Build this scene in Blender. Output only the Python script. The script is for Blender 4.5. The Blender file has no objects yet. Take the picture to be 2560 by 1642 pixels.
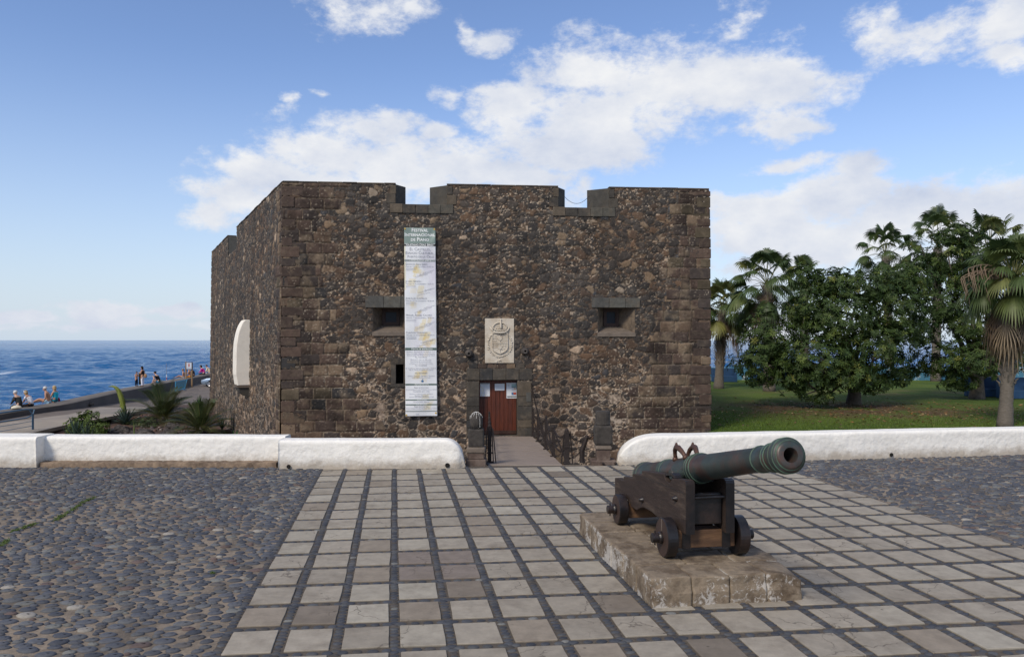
import bpy, bmesh, math, random
import numpy as np
from mathutils import Vector, Matrix

R = math.radians
random.seed(7)
S = bpy.context.scene
F, HZ, CX, CAMZ = 1900.0, 850.0, 1280.0, 2.5      # focal length and horizon in photo pixels

# ------------------------------------------------------------------ camera
cam_d = bpy.data.cameras.new("camera")
cam = bpy.data.objects.new("camera", cam_d)
S.collection.objects.link(cam)
cam.location = (0, 0, CAMZ)
cam.rotation_euler = (R(90), 0, 0)
cam_d.sensor_width = 36
cam_d.lens = F / 2560 * 36
cam_d.shift_y = 29 / 2560
cam_d.clip_start = 0.1
cam_d.clip_end = 60000
S.camera = cam
S.render.resolution_x, S.render.resolution_y = 1024, 656

# ------------------------------------------------------------------ light
SUN_EL, SUN_AZ = 42.0, 215.0                       # azimuth clockwise from +Y (the view direction)
S.view_settings.view_transform = 'Standard'
S.view_settings.look = 'None'
S.view_settings.exposure = 0.0
S.view_settings.gamma = 1.0
sun_d = bpy.data.lights.new("sun", 'SUN')
sun_d.energy = 2.85
sun_d.angle = R(14)
sun_d.color = (1.0, 0.90, 0.75)
sun = bpy.data.objects.new("sun", sun_d)
S.collection.objects.link(sun)
_sd = Vector((math.sin(R(SUN_AZ)) * math.cos(R(SUN_EL)), math.cos(R(SUN_AZ)) * math.cos(R(SUN_EL)), math.sin(R(SUN_EL))))
sun.rotation_euler = _sd.to_track_quat('Z', 'Y').to_euler()

world = bpy.data.worlds.new("World")
S.world = world
world.use_nodes = True
wn, wl = world.node_tree.nodes, world.node_tree.links
wn.clear()
def W(t, **kw):
    n = wn.new(t)
    for k, v in kw.items(): setattr(n, k, v)
    return n
def wmath(op, a, b=None, c=None, clamp=False):
    n = W('ShaderNodeMath', operation=op, use_clamp=clamp)
    for i, v in enumerate((a, b, c)):
        if v is None: continue
        if isinstance(v, (int, float)): n.inputs[i].default_value = v
        else: wl.new(v, n.inputs[i])
    return n.outputs[0]
def wvec(op, a, b=None):
    n = W('ShaderNodeVectorMath', operation=op)
    for i, v in enumerate((a, b)):
        if v is None: continue
        if isinstance(v, (tuple, list)): n.inputs[i].default_value = v
        else: wl.new(v, n.inputs[i])
    return n.outputs['Value'] if op in ('LENGTH', 'DOT_PRODUCT') else n.outputs[0]
sky = W('ShaderNodeTexSky', sky_type='NISHITA', sun_disc=False)
sky.sun_elevation = R(SUN_EL); sky.sun_rotation = R(SUN_AZ)
sky.altitude = 0; sky.air_density = 1.0; sky.dust_density = 0.2; sky.ozone_density = 3.0
tc = W('ShaderNodeTexCoord')
sep = W('ShaderNodeSeparateXYZ'); wl.new(tc.outputs['Generated'], sep.inputs[0])
az = wmath('ARCTAN2', sep.outputs[0], sep.outputs[1])
el = wmath('ARCSINE', sep.outputs[2])
ae = W('ShaderNodeCombineXYZ'); wl.new(az, ae.inputs[0]); wl.new(el, ae.inputs[1])
def wnoise(scale, detail, rough, off=(0, 0, 0), stretch=(1, 1, 1.7)):
    m = W('ShaderNodeMapping'); m.inputs['Location'].default_value = off; m.inputs['Scale'].default_value = stretch
    wl.new(tc.outputs['Generated'], m.inputs[0])
    n = W('ShaderNodeTexNoise'); n.inputs['Scale'].default_value = scale
    n.inputs['Detail'].default_value = detail; n.inputs['Roughness'].default_value = rough
    wl.new(m.outputs[0], n.inputs['Vector'])
    return n
warp = wnoise(7, 5, .6)
wc = wvec('SUBTRACT', warp.outputs['Color'], (.5, .5, .5))
wc = wvec('MULTIPLY', wc, (.11, .055, 0))
aew = wvec('ADD', ae.outputs[0], wc)
# cloud banks: direction (from photo position), half width, half height, strength
CL = [(885,30,120,50,.62),(815,45,55,42,.6),(960,20,55,45,.5),(1165,92,62,22,.66),(1112,62,16,26,.6),
 (1400,165,130,65,1),(1340,190,80,50,1),(1560,190,140,75,1),(1690,180,120,70,1),(1830,190,125,75,1),(1835,280,85,42,1.1),
 (1230,260,110,45,1),(1400,290,160,90,1),(1300,340,130,60,1),(1560,270,120,60,.9),(1200,300,90,60,.9),(1720,75,80,42,.65),(1690,120,90,45,.7),
 (760,360,130,65,1),(860,320,75,42,1),(650,400,110,50,1),(560,455,110,45,.9),(490,490,60,35,.7),(760,430,200,60,1),(1005,315,62,22,.85),
 (1100,395,140,58,1.1),(1230,415,120,40,1.1),(1000,425,100,50,1.1),(900,400,90,60,1),(1060,232,40,26,.5),(560,390,70,30,.6),(1340,430,40,40,.9),
 (2200,85,190,45,.74),(2330,60,120,60,.78),(2050,95,60,60,.45),(2345,135,70,36,.62),(2080,40,60,55,.42),(2200,120,90,26,.55),
 (1825,385,90,24,.85),(2000,400,90,32,.85),(1960,470,150,50,1.2),(1800,505,130,50,1.15),(2150,500,200,65,1.15),(2330,500,160,70,1.15),
 (1750,560,140,55,1),(2000,570,220,60,1.05),(2250,600,260,70,1),(1800,625,200,30,.75),(1790,655,110,22,.7),(1700,480,80,30,.7),
 (260,738,110,20,1.1),(70,752,80,15,1.0),(430,734,75,18,1.05),(1800,765,80,55,1),(330,765,200,14,.8),(160,775,160,10,.7),
 (755,225,16,9,.42),(700,238,18,8,.36),(2250,560,200,70,1)]
dens = None
for (x, y, rx, ry, s) in CL:
    px, py = x * 1.0662, y * 1.0662
    a = math.atan2(px - CX, F); e = math.atan2((HZ - py) * math.cos(a), F)
    ra = rx * 1.0662 / F * math.cos(a) ** 2; re = ry * 1.0662 / F * math.cos(a)
    d = wvec('SUBTRACT', aew, (a, e, 0))
    d = wvec('MULTIPLY', d, (1 / ra, 1 / re, 0))
    l = wmath('MULTIPLY_ADD', wvec('LENGTH', d), -.72 * s, 1.12 * s)
    dens = l if dens is None else wmath('SMOOTH_MAX', dens, l, .12)
n1 = wnoise(11, 10, .66, (3, 1, 0))
n2 = wnoise(3.0, 4, .55, (7, 2, 5))
# scattered clouds over the rest of the sky, outside the part the photograph shows
back = wmath('MULTIPLY_ADD', n2.outputs[0], 4.0, -1.75)
bm = wmath('ABSOLUTE', az); bm = wmath('SUBTRACT', bm, .85); bm = wmath('MULTIPLY', bm, 3, clamp=True)
em = wmath('SUBTRACT', el, .55); em = wmath('MULTIPLY', em, 4, clamp=True)
bm = wmath('MAXIMUM', bm, em)
back = wmath('SUBTRACT', back, wmath('MULTIPLY', wmath('SUBTRACT', 1, bm), 9))
dens = wmath('MAXIMUM', dens, back)
nn = wmath('MULTIPLY_ADD', n1.outputs[0], 2.6, -1.42)
far_ = wmath('MULTIPLY', wmath('MINIMUM', dens, 0), 1.2); nn = wmath('ADD', nn, far_)
dens2 = wmath('ADD', dens, nn)
mr = W('ShaderNodeMapRange', interpolation_type='SMOOTHSTEP'); wl.new(dens2, mr.inputs[0])
mr.inputs[1].default_value = -.02; mr.inputs[2].default_value = .60; mr.inputs[3].default_value = 0; mr.inputs[4].default_value = .97
alpha = mr.outputs[0]
n3 = wnoise(8, 7, .6, (1, 4, 2.2)); n4 = wnoise(8, 7, .6, (1, 4, 2.2 + .06))
sh = wmath('SUBTRACT', n3.outputs[0], n4.outputs[0])
sh = wmath('MULTIPLY_ADD', sh, 1.6, .62)
sh = wmath('MULTIPLY_ADD', n2.outputs[0], .9, wmath('SUBTRACT', sh, .45), clamp=True)
low = wmath('MULTIPLY', el, 2.6, clamp=True)
sh = wmath('MULTIPLY', sh, wmath('MULTIPLY_ADD', low, .30, .78), clamp=True)
cc = W('ShaderNodeMix', data_type='RGBA'); wl.new(sh, cc.inputs[0])
cc.inputs[6].default_value = (.53, .60, .76, 1); cc.inputs[7].default_value = (.93, .93, .93, 1)
# nishita * gain
SKYG = 0.143
sk = W('ShaderNodeMix', data_type='RGBA', blend_type='MULTIPLY'); sk.inputs[0].default_value = 1
wl.new(sky.outputs[0], sk.inputs[6]); sk.inputs[7].default_value = (1.07, 1.05, 1.16, 1)
cs = W('ShaderNodeMix', data_type='RGBA', blend_type='MULTIPLY'); cs.inputs[0].default_value = 1
wl.new(cc.outputs[2], cs.inputs[6]); cs.inputs[7].default_value = (1 / SKYG,) * 3 + (1,)
# pale sea air low over the horizon
hz_ = W('ShaderNodeMapRange'); wl.new(el, hz_.inputs[0]); hz_.inputs[1].default_value = .36; hz_.inputs[2].default_value = .0; hz_.inputs[3].default_value = 0; hz_.inputs[4].default_value = 1
hzp = wmath('POWER', hz_.outputs[0], 1.7); hzp = wmath('MULTIPLY', hzp, .97)
hm = W('ShaderNodeMix', data_type='RGBA'); wl.new(hzp, hm.inputs[0]); wl.new(sk.outputs[2], hm.inputs[6]); hm.inputs[7].default_value = (.585 / SKYG, .685 / SKYG, .80 / SKYG, 1)
sk = hm
mx = W('ShaderNodeMix', data_type='RGBA'); wl.new(alpha, mx.inputs[0])
wl.new(sk.outputs[2], mx.inputs[6]); wl.new(cs.outputs[2], mx.inputs[7])
bg = W('ShaderNodeBackground'); bg.inputs[1].default_value = SKYG; wl.new(mx.outputs[2], bg.inputs[0])
wo = W('ShaderNodeOutputWorld'); wl.new(bg.outputs[0], wo.inputs[0])

# ------------------------------------------------------------------ helpers
C = S.collection
def at(px, py, Y):
    "world point seen at photo pixel (px, py) at distance Y"
    return Vector(((px - CX) / F * Y, Y, CAMZ - (py - HZ) / F * Y))
def onz(px, py, z):
    return at(px, py, F * (CAMZ - z) / (py - HZ))
def tag(o, label=None, cat=None, group=None, kind=None):
    if label: o['label'] = label
    if cat: o['category'] = cat
    if group: o['group'] = group
    if kind: o['kind'] = kind
    return o
def empty(name, loc=(0, 0, 0), rz=0, label=None, cat=None, group=None, parent=None):
    o = bpy.data.objects.new(name, None); C.objects.link(o)
    o.location = loc; o.rotation_euler = (0, 0, rz); o.empty_display_size = .1
    if parent: o.parent = parent
    return tag(o, label, cat, group)
def obj(name, me, mat=None, parent=None, loc=None, smooth=False):
    o = bpy.data.objects.new(name, me); C.objects.link(o)
    if mat:
        me.materials.clear()
        for m in (mat if isinstance(mat, (list, tuple)) else [mat]): me.materials.append(m)
    if parent: o.parent = parent
    if loc is not None: o.location = loc
    if smooth: me.polygons.foreach_set('use_smooth', [True] * len(me.polygons))
    return o
def mesh_np(name, V, Fa, col=None, smooth=False):
    "V (n,3), Fa (m,k) all faces same size, col (n,3) point colours"
    V = np.asarray(V, np.float32); Fa = np.asarray(Fa, np.int32)
    me = bpy.data.meshes.new(name)
    me.vertices.add(len(V)); me.vertices.foreach_set('co', V.ravel())
    m, k = Fa.shape
    me.loops.add(m * k); me.loops.foreach_set('vertex_index', Fa.ravel())
    me.polygons.add(m); me.polygons.foreach_set('loop_start', np.arange(0, m * k, k, dtype=np.int32))
    me.polygons.foreach_set('loop_total', np.full(m, k, np.int32))
    if smooth: me.polygons.foreach_set('use_smooth', np.ones(m, bool))
    me.update(calc_edges=True)
    if col is not None:
        a = me.color_attributes.new('Col', 'FLOAT_COLOR', 'POINT')
        c4 = np.ones((len(V), 4), np.float32); c4[:, :3] = col
        a.data.foreach_set('color', c4.ravel())
    return me
class MB:
    "collects simple shapes, then links them as one mesh"
    def __init__(s): s.v = []; s.f = []
    def add(s, v, f):
        n = len(s.v); s.v += [tuple(p) for p in v]; s.f += [tuple(i + n for i in q) for q in f]; return s
    def box(s, c, d, rot=None, taper=1.0):
        x, y, z = d[0] / 2, d[1] / 2, d[2] / 2
        P = [Vector((a * x * (taper if e > 0 else 1), b * y * (taper if e > 0 else 1), e * z)) for e in (-1, 1) for (a, b) in ((-1, -1), (1, -1), (1, 1), (-1, 1))]
        if rot is not None: P = [rot @ p for p in P]
        c = Vector(c)
        return s.add([p + c for p in P], [(3, 2, 1, 0), (4, 5, 6, 7), (0, 1, 5, 4), (1, 2, 6, 5), (2, 3, 7, 6), (3, 0, 4, 7)])
    def tube(s, pts, rad, n=8, cap=True):
        pts = [Vector(p) for p in pts]
        if not isinstance(rad, (list, tuple)): rad = [rad] * len(pts)
        v = []; f = []; up = Vector((0, 0, 1)); prev = None
        for i, p in enumerate(pts):
            t = (pts[min(i + 1, len(pts) - 1)] - pts[max(i - 1, 0)]).normalized()
            if prev is None:
                a = t.cross(up)
                if a.length < 1e-3: a = t.cross(Vector((1, 0, 0)))
                a.normalize()
            else:
                a = (prev - t * prev.dot(t))
                if a.length < 1e-6: a = t.cross(up)
                a.normalize()
            prev = a; b = t.cross(a)
            for k in range(n):
                an = 2 * math.pi * k / n
                v.append(p + (a * math.cos(an) + b * math.sin(an)) * rad[i])
        for i in range(len(pts) - 1):
            for k in range(n):
                f.append((i * n + k, i * n + (k + 1) % n, (i + 1) * n + (k + 1) % n, (i + 1) * n + k))
        if cap:
            f.append(tuple(range(n))[::-1]); f.append(tuple((len(pts) - 1) * n + k for k in range(n)))
        return s.add(v, f)
    def lathe(s, prof, origin, axis, n=24, cap=True):
        "prof [(a, r)] along axis from origin"
        ax = Vector(axis).normalized(); up = Vector((0, 0, 1)) if abs(ax.z) < .9 else Vector((1, 0, 0))
        a = ax.cross(up).normalized(); b = ax.cross(a); o = Vector(origin)
        v = []; f = []
        for (d, r) in prof:
            for k in range(n):
                an = 2 * math.pi * k / n
                v.append(o + ax * d + (a * math.cos(an) + b * math.sin(an)) * r)
        for i in range(len(prof) - 1):
            for k in range(n):
                f.append((i * n + k, (i + 1) * n + k, (i + 1) * n + (k + 1) % n, i * n + (k + 1) % n))
        if cap:
            f.append(tuple(range(n))); f.append(tuple((len(prof) - 1) * n + k for k in range(n))[::-1])
        return s.add(v, f)
    def prism(s, poly, fn, d0, d1):
        "poly [(a,b)], fn(a,b,d)->point"
        n = len(poly)
        v = [fn(a, b, d0) for a, b in poly] + [fn(a, b, d1) for a, b in poly]
        f = [tuple(range(n))[::-1], tuple(range(n, 2 * n))] + [(i, (i + 1) % n, n + (i + 1) % n, n + i) for i in range(n)]
        return s.add(v, f)
    def ball(s, c, r, nu=12, nv=8, rot=None):
        if not isinstance(r, (tuple, list)): r = (r, r, r)
        v = []; f = []
        for j in range(nv + 1):
            th = math.pi * j / nv
            for i in range(nu):
                ph = 2 * math.pi * i / nu
                p = Vector((r[0] * math.sin(th) * math.cos(ph), r[1] * math.sin(th) * math.sin(ph), r[2] * math.cos(th)))
                if rot is not None: p = rot @ p
                v.append(p + Vector(c))
        for j in range(nv):
            for i in range(nu):
                f.append((j * nu + i, (j + 1) * nu + i, (j + 1) * nu + (i + 1) % nu, j * nu + (i + 1) % nu))
        return s.add(v, f)
    def mesh(s, name, bevel=0, seg=2, smooth=False, clean=True):
        me = bpy.data.meshes.new(name)
        me.from_pydata(s.v, [], s.f)
        bm = bmesh.new(); bm.from_mesh(me)
        if clean: bmesh.ops.remove_doubles(bm, verts=bm.verts, dist=1e-5)
        bmesh.ops.recalc_face_normals(bm, faces=bm.faces)
        if bevel:
            es = [e for e in bm.edges if len(e.link_faces) == 2 and e.calc_face_angle(0) > R(35)]
            bmesh.ops.bevel(bm, geom=es, offset=bevel, segments=seg, profile=.5, affect='EDGES', clamp_overlap=True)
        bm.to_mesh(me); bm.free()
        if smooth: me.polygons.foreach_set('use_smooth', [True] * len(me.polygons))
        return me
    def build(s, name, mat, parent=None, bevel=0, seg=2, smooth=False, loc=None):
        return obj(name, s.mesh(name, bevel, seg, smooth), mat, parent, loc)

# numpy value noise
def _h(i, j, s):
    n = (i.astype(np.int64) * 374761393 + j.astype(np.int64) * 668265263 + s * 1274126177) & 0xffffffff
    n = ((n ^ (n >> 13)) * 1274126177) & 0xffffffff
    n = ((n ^ (n >> 16)) * 2246822519) & 0xffffffff
    return ((n ^ (n >> 15)) & 0xffffff) / float(0xffffff)
def vnoise(x, y, s=0):
    i = np.floor(x); j = np.floor(y); fx = x - i; fy = y - j
    fx = fx * fx * (3 - 2 * fx); fy = fy * fy * (3 - 2 * fy)
    i = i.astype(np.int64); j = j.astype(np.int64)
    return ((_h(i, j, s) * (1 - fx) + _h(i + 1, j, s) * fx) * (1 - fy) + (_h(i, j + 1, s) * (1 - fx) + _h(i + 1, j + 1, s) * fx) * fy)
def fbm(x, y, s=0, o=4):
    a = 0; t = 0; w = 1
    for k in range(o):
        a = a + vnoise(x * 2 ** k, y * 2 ** k, s + k * 17) * w; t += w; w *= .5
    return a / t
def cells(x, y, sx, sy, s, jit=.9):
    "jittered-grid voronoi: id hash, F1, F2 (in cell units)"
    X = x / sx; Y = y / sy
    I = np.floor(X).astype(np.int64); J = np.floor(Y).astype(np.int64)
    f1 = np.full(X.shape, 9.); f2 = np.full(X.shape, 9.); hid = np.zeros(X.shape)
    for di in (-1, 0, 1):
        for dj in (-1, 0, 1):
            a = I + di; b = J + dj
            cx = a + .5 + (_h(a, b, s) - .5) * jit; cy = b + .5 + (_h(a, b, s + 1) - .5) * jit
            d = np.sqrt((X - cx) ** 2 + (Y - cy) ** 2)
            h = _h(a, b, s + 2)
            new = d < f1
            f2 = np.where(new, f1, np.minimum(f2, d)); hid = np.where(new, h, hid); f1 = np.where(new, d, f1)
    return hid, f1, f2
def pick(h, pal):
    "choose a colour by hash from weighted palette [(w,(r,g,b))]"
    w = np.cumsum([p[0] for p in pal]); w = w / w[-1]
    idx = np.searchsorted(w, np.clip(h, 0, .99999))
    return np.array([p[1] for p in pal])[idx]

# ------------------------------------------------------------------ materials
def new_mat(name):
    m = bpy.data.materials.new(name); m.use_nodes = True
    nt = m.node_tree; b = nt.nodes['Principled BSDF']
    return m, nt, b
def mat(name, col, rough=.8, var=.25, scale=6, bump=.2, bscale=None, metal=0, spec=.4, attr=False, col2=None, c2scale=1.5, c2amt=.5, stretch=None, detail=5, bdist=.01, c2edge=(.45, .62), trans=0):
    m, nt, b = new_mat(name); N = nt.nodes; L = nt.links
    tcn = N.new('ShaderNodeTexCoord'); vec = tcn.outputs['Object']
    if stretch:
        mp = N.new('ShaderNodeMapping'); mp.inputs['Scale'].default_value = stretch; L.new(vec, mp.inputs[0]); vec = mp.outputs[0]
    no = N.new('ShaderNodeTexNoise'); no.inputs['Scale'].default_value = scale; no.inputs['Detail'].default_value = detail; no.inputs['Roughness'].default_value = .65
    L.new(vec, no.inputs['Vector'])
    if attr:
        at_ = N.new('ShaderNodeAttribute'); at_.attribute_name = 'Col'; base = at_.outputs['Color']
    else:
        rg = N.new('ShaderNodeRGB'); rg.outputs[0].default_value = (*col, 1); base = rg.outputs[0]
    if col2:
        n2 = N.new('ShaderNodeTexNoise'); n2.inputs['Scale'].default_value = c2scale; n2.inputs['Detail'].default_value = 7; n2.inputs['Roughness'].default_value = .7
        L.new(vec, n2.inputs['Vector'])
        mr_ = N.new('ShaderNodeMapRange'); L.new(n2.outputs[0], mr_.inputs[0]); mr_.inputs[1].default_value = c2edge[0]; mr_.inputs[2].default_value = c2edge[1]; mr_.inputs[4].default_value = c2amt
        mxn = N.new('ShaderNodeMix'); mxn.data_type = 'RGBA'; L.new(mr_.outputs[0], mxn.inputs[0]); L.new(base, mxn.inputs[6]); mxn.inputs[7].default_value = (*col2, 1); base = mxn.outputs[2]
    mr2 = N.new('ShaderNodeMapRange'); L.new(no.outputs[0], mr2.inputs[0]); mr2.inputs[1].default_value = .25; mr2.inputs[2].default_value = .75
    mr2.inputs[3].default_value = 1 - var; mr2.inputs[4].default_value = 1 + var
    mm = N.new('ShaderNodeVectorMath'); mm.operation = 'SCALE'; L.new(base, mm.inputs[0]); L.new(mr2.outputs[0], mm.inputs['Scale'])
    L.new(mm.outputs[0], b.inputs['Base Color'])
    b.inputs['Roughness'].default_value = rough; b.inputs['Metallic'].default_value = metal
    b.inputs['Specular IOR Level'].default_value = spec
    if bump:
        bn = no
        if bscale:
            bn = N.new('ShaderNodeTexNoise'); bn.inputs['Scale'].default_value = bscale; bn.inputs['Detail'].default_value = 6; L.new(vec, bn.inputs['Vector'])
        bp = N.new('ShaderNodeBump'); bp.inputs['Strength'].default_value = bump; bp.inputs['Distance'].default_value = bdist
        L.new(bn.outputs[0], bp.inputs['Height']); L.new(bp.outputs[0], b.inputs['Normal'])
    if trans:
        out = N['Material Output']
        tr = N.new('ShaderNodeBsdfTranslucent'); L.new(mm.outputs[0], tr.inputs[0])
        ms = N.new('ShaderNodeMixShader'); ms.inputs[0].default_value = trans
        L.new(b.outputs[0], ms.inputs[1]); L.new(tr.outputs[0], ms.inputs[2]); L.new(ms.outputs[0], out.inputs[0])
    return m
M = {}
M['masonry'] = mat('masonry', (1, 1, 1), .92, .3, 9, .35, 30, attr=True, spec=.25, bdist=.012)
M['ashlar'] = mat('dark_ashlar', (.055, .052, .046), .88, .3, 4, .35, 18, col2=(.10, .082, .06), c2scale=1.2, c2amt=.5, spec=.3)
M['lintel'] = mat('grey_lintel_stone', (.085, .082, .073), .85, .2, 3, .2, 25, spec=.3)
M['palesill'] = mat('sill_stone', (.15, .12, .095), .9, .3, 5, .3, 20)
M['slab'] = mat('paving_slab', (1, 1, 1), .8, .2, 7, .25, 35, attr=True, spec=.3, col2=(.15, .12, .09), c2scale=1.7, c2amt=.6, c2edge=(.50, .72), bdist=.006)
def cracks(m):
    "hairline cracks, pits and dark spots in the slabs"
    nt = m.node_tree; N = nt.nodes; L = nt.links; b = N['Principled BSDF']; src = b.inputs['Base Color'].links[0].from_socket
    t = N.new('ShaderNodeTexCoord'); w = N.new('ShaderNodeTexNoise'); w.inputs['Scale'].default_value = 3; w.inputs['Detail'].default_value = 6; L.new(t.outputs['Object'], w.inputs['Vector'])
    vm = N.new('ShaderNodeVectorMath'); vm.operation = 'MULTIPLY_ADD'; L.new(w.outputs['Color'], vm.inputs[0]); vm.inputs[1].default_value = (.5, .5, .5); L.new(t.outputs['Object'], vm.inputs[2])
    v = N.new('ShaderNodeTexVoronoi'); v.feature = 'DISTANCE_TO_EDGE'; v.inputs['Scale'].default_value = 1.5; L.new(vm.outputs[0], v.inputs['Vector'])
    r = N.new('ShaderNodeMapRange'); L.new(v.outputs[0], r.inputs[0]); r.inputs[1].default_value = .0; r.inputs[2].default_value = .012; r.inputs[3].default_value = .8; r.inputs[4].default_value = 0
    n2 = N.new('ShaderNodeTexNoise'); n2.inputs['Scale'].default_value = .8; L.new(t.outputs['Object'], n2.inputs['Vector'])
    r2 = N.new('ShaderNodeMapRange'); L.new(n2.outputs[0], r2.inputs[0]); r2.inputs[1].default_value = .52; r2.inputs[2].default_value = .56
    mu = N.new('ShaderNodeMath'); mu.operation = 'MULTIPLY'; L.new(r.outputs[0], mu.inputs[0]); L.new(r2.outputs[0], mu.inputs[1])
    v2 = N.new('ShaderNodeTexVoronoi'); v2.inputs['Scale'].default_value = 4.2; L.new(t.outputs['Object'], v2.inputs['Vector'])
    r3 = N.new('ShaderNodeMapRange'); L.new(v2.outputs['Distance'], r3.inputs[0]); r3.inputs[1].default_value = .045; r3.inputs[2].default_value = .065; r3.inputs[3].default_value = .75; r3.inputs[4].default_value = 0
    n4 = N.new('ShaderNodeTexNoise'); n4.inputs['Scale'].default_value = 5; n4.inputs['Detail'].default_value = 10; n4.inputs['Roughness'].default_value = .8
    mp = N.new('ShaderNodeMapping'); mp.inputs['Scale'].default_value = (.5, 1.8, 1); mp.inputs['Rotation'].default_value = (0, 0, .4); L.new(t.outputs['Object'], mp.inputs[0]); L.new(mp.outputs[0], n4.inputs['Vector'])
    r4 = N.new('ShaderNodeMapRange'); L.new(n4.outputs[0], r4.inputs[0]); r4.inputs[1].default_value = .60; r4.inputs[2].default_value = .70; r4.inputs[3].default_value = 0; r4.inputs[4].default_value = .65
    m1 = N.new('ShaderNodeMath'); m1.operation = 'MAXIMUM'; L.new(mu.outputs[0], m1.inputs[0]); L.new(r3.outputs[0], m1.inputs[1])
    m2 = N.new('ShaderNodeMath'); m2.operation = 'MAXIMUM'; L.new(m1.outputs[0], m2.inputs[0]); L.new(r4.outputs[0], m2.inputs[1])
    mx_ = N.new('ShaderNodeMix'); mx_.data_type = 'RGBA'; L.new(m2.outputs[0], mx_.inputs[0]); L.new(src, mx_.inputs[6]); mx_.inputs[7].default_value = (.085, .068, .052, 1); L.new(mx_.outputs[2], b.inputs['Base Color'])
cracks(M['slab'])
M['pebble'] = mat('pebble', (1, 1, 1), .75, .22, 30, .2, 60, attr=True, spec=.4, bdist=.004)
M['bed'] = mat('mortar_bed', (.225, .18, .135), .95, .3, 25, .5, 60, col2=(.09, .075, .06), c2scale=1.3, c2amt=.8, bdist=.008)
M['bed_dark'] = mat('joint_mortar', (.085, .07, .055), .95, .35, 25, .5, 60, bdist=.008)
M['white'] = mat('whitewash', (.80, .775, .72), .85, .05, 6, .7, 10, spec=.2, bdist=.03, col2=(.58, .54, .47), c2scale=2.2, c2amt=.45, c2edge=(.54, .8))
def splash(m, z0, z1, colr, amt=.8):
    "rain-splash dirt on the lowest centimetres of a wall"
    nt = m.node_tree; N = nt.nodes; L = nt.links; b = N['Principled BSDF']; src = b.inputs['Base Color'].links[0].from_socket
    t = N.new('ShaderNodeTexCoord'); sp_ = N.new('ShaderNodeSeparateXYZ'); L.new(t.outputs['Object'], sp_.inputs[0])
    no = N.new('ShaderNodeTexNoise'); no.inputs['Scale'].default_value = 4; no.inputs['Detail'].default_value = 8; no.inputs['Roughness'].default_value = .75; L.new(t.outputs['Object'], no.inputs['Vector'])
    ad = N.new('ShaderNodeMath'); ad.operation = 'MULTIPLY_ADD'; L.new(no.outputs[0], ad.inputs[0]); ad.inputs[1].default_value = -.46; L.new(sp_.outputs[2], ad.inputs[2])
    mr_ = N.new('ShaderNodeMapRange'); L.new(ad.outputs[0], mr_.inputs[0]); mr_.inputs[1].default_value = z1; mr_.inputs[2].default_value = z0; mr_.inputs[3].default_value = 0; mr_.inputs[4].default_value = amt
    mx_ = N.new('ShaderNodeMix'); mx_.data_type = 'RGBA'; L.new(mr_.outputs[0], mx_.inputs[0]); L.new(src, mx_.inputs[6]); mx_.inputs[7].default_value = (*colr, 1); L.new(mx_.outputs[2], b.inputs['Base Color'])
splash(M['white'], -.19, .0, (.33, .27, .20), .75)
M['step'] = mat('stone_step', (.22, .16, .11), .9, .4, 5, .6, 14, col2=(.08, .055, .04), c2scale=4, c2amt=.8, bdist=.02)
M['plinth'] = mat('plinth_stone', (.215, .168, .118), .88, .32, 9, .8, 18, col2=(.085, .058, .036), c2scale=3.2, c2amt=.85, c2edge=(.44, .60), bdist=.016)
def crusted(m):
    "chalky lime crust on the upright faces of the blocks"
    nt = m.node_tree; N = nt.nodes; L = nt.links; b = N['Principled BSDF']; src = b.inputs['Base Color'].links[0].from_socket
    t = N.new('ShaderNodeTexCoord'); g = N.new('ShaderNodeNewGeometry'); sx = N.new('ShaderNodeSeparateXYZ'); L.new(g.outputs['Normal'], sx.inputs[0])
    up = N.new('ShaderNodeMapRange'); L.new(sx.outputs[2], up.inputs[0]); up.inputs[1].default_value = .35; up.inputs[2].default_value = .75; up.inputs[3].default_value = 1; up.inputs[4].default_value = 0
    a = N.new('ShaderNodeTexNoise'); a.inputs['Scale'].default_value = 2.3; a.inputs['Detail'].default_value = 2; L.new(t.outputs['Object'], a.inputs['Vector'])
    c = N.new('ShaderNodeTexNoise'); c.inputs['Scale'].default_value = 13; c.inputs['Detail'].default_value = 12; c.inputs['Roughness'].default_value = .78; c.inputs['Distortion'].default_value = 1.2; L.new(t.outputs['Object'], c.inputs['Vector'])
    s1 = N.new('ShaderNodeMath'); s1.operation = 'MULTIPLY_ADD'; L.new(a.outputs[0], s1.inputs[0]); s1.inputs[1].default_value = .9; L.new(c.outputs[0], s1.inputs[2])
    r = N.new('ShaderNodeMapRange'); L.new(s1.outputs[0], r.inputs[0]); r.inputs[1].default_value = .965; r.inputs[2].default_value = 1.03; r.inputs[3].default_value = 0; r.inputs[4].default_value = .85
    mu = N.new('ShaderNodeMath'); mu.operation = 'MULTIPLY'; L.new(r.outputs[0], mu.inputs[0]); L.new(up.outputs[0], mu.inputs[1])
    mx_ = N.new('ShaderNodeMix'); mx_.data_type = 'RGBA'; L.new(mu.outputs[0], mx_.inputs[0]); L.new(src, mx_.inputs[6]); mx_.inputs[7].default_value = (.46, .43, .39, 1); L.new(mx_.outputs[2], b.inputs['Base Color'])
crusted(M['plinth'])
M['water'] = None
M['planks'] = mat('grey_planks', (.235, .19, .158), .8, .25, 3, .35, 30, stretch=(1, 12, 6), bdist=.004)
M['iron'] = mat('rusty_iron', (.028, .02, .017), .7, .4, 20, .3, metal=.3)
M['concrete'] = mat('pale_concrete', (.30, .255, .205), .9, .16, 1.2, .2, 20, col2=(.18, .165, .15), c2scale=.35, c2amt=.6)
M['concrete_dark'] = mat('dark_concrete', (.165, .135, .11), .9, .25, 1.5, .3, 14, col2=(.10, .08, .065), c2scale=.5, c2amt=.6)
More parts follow.
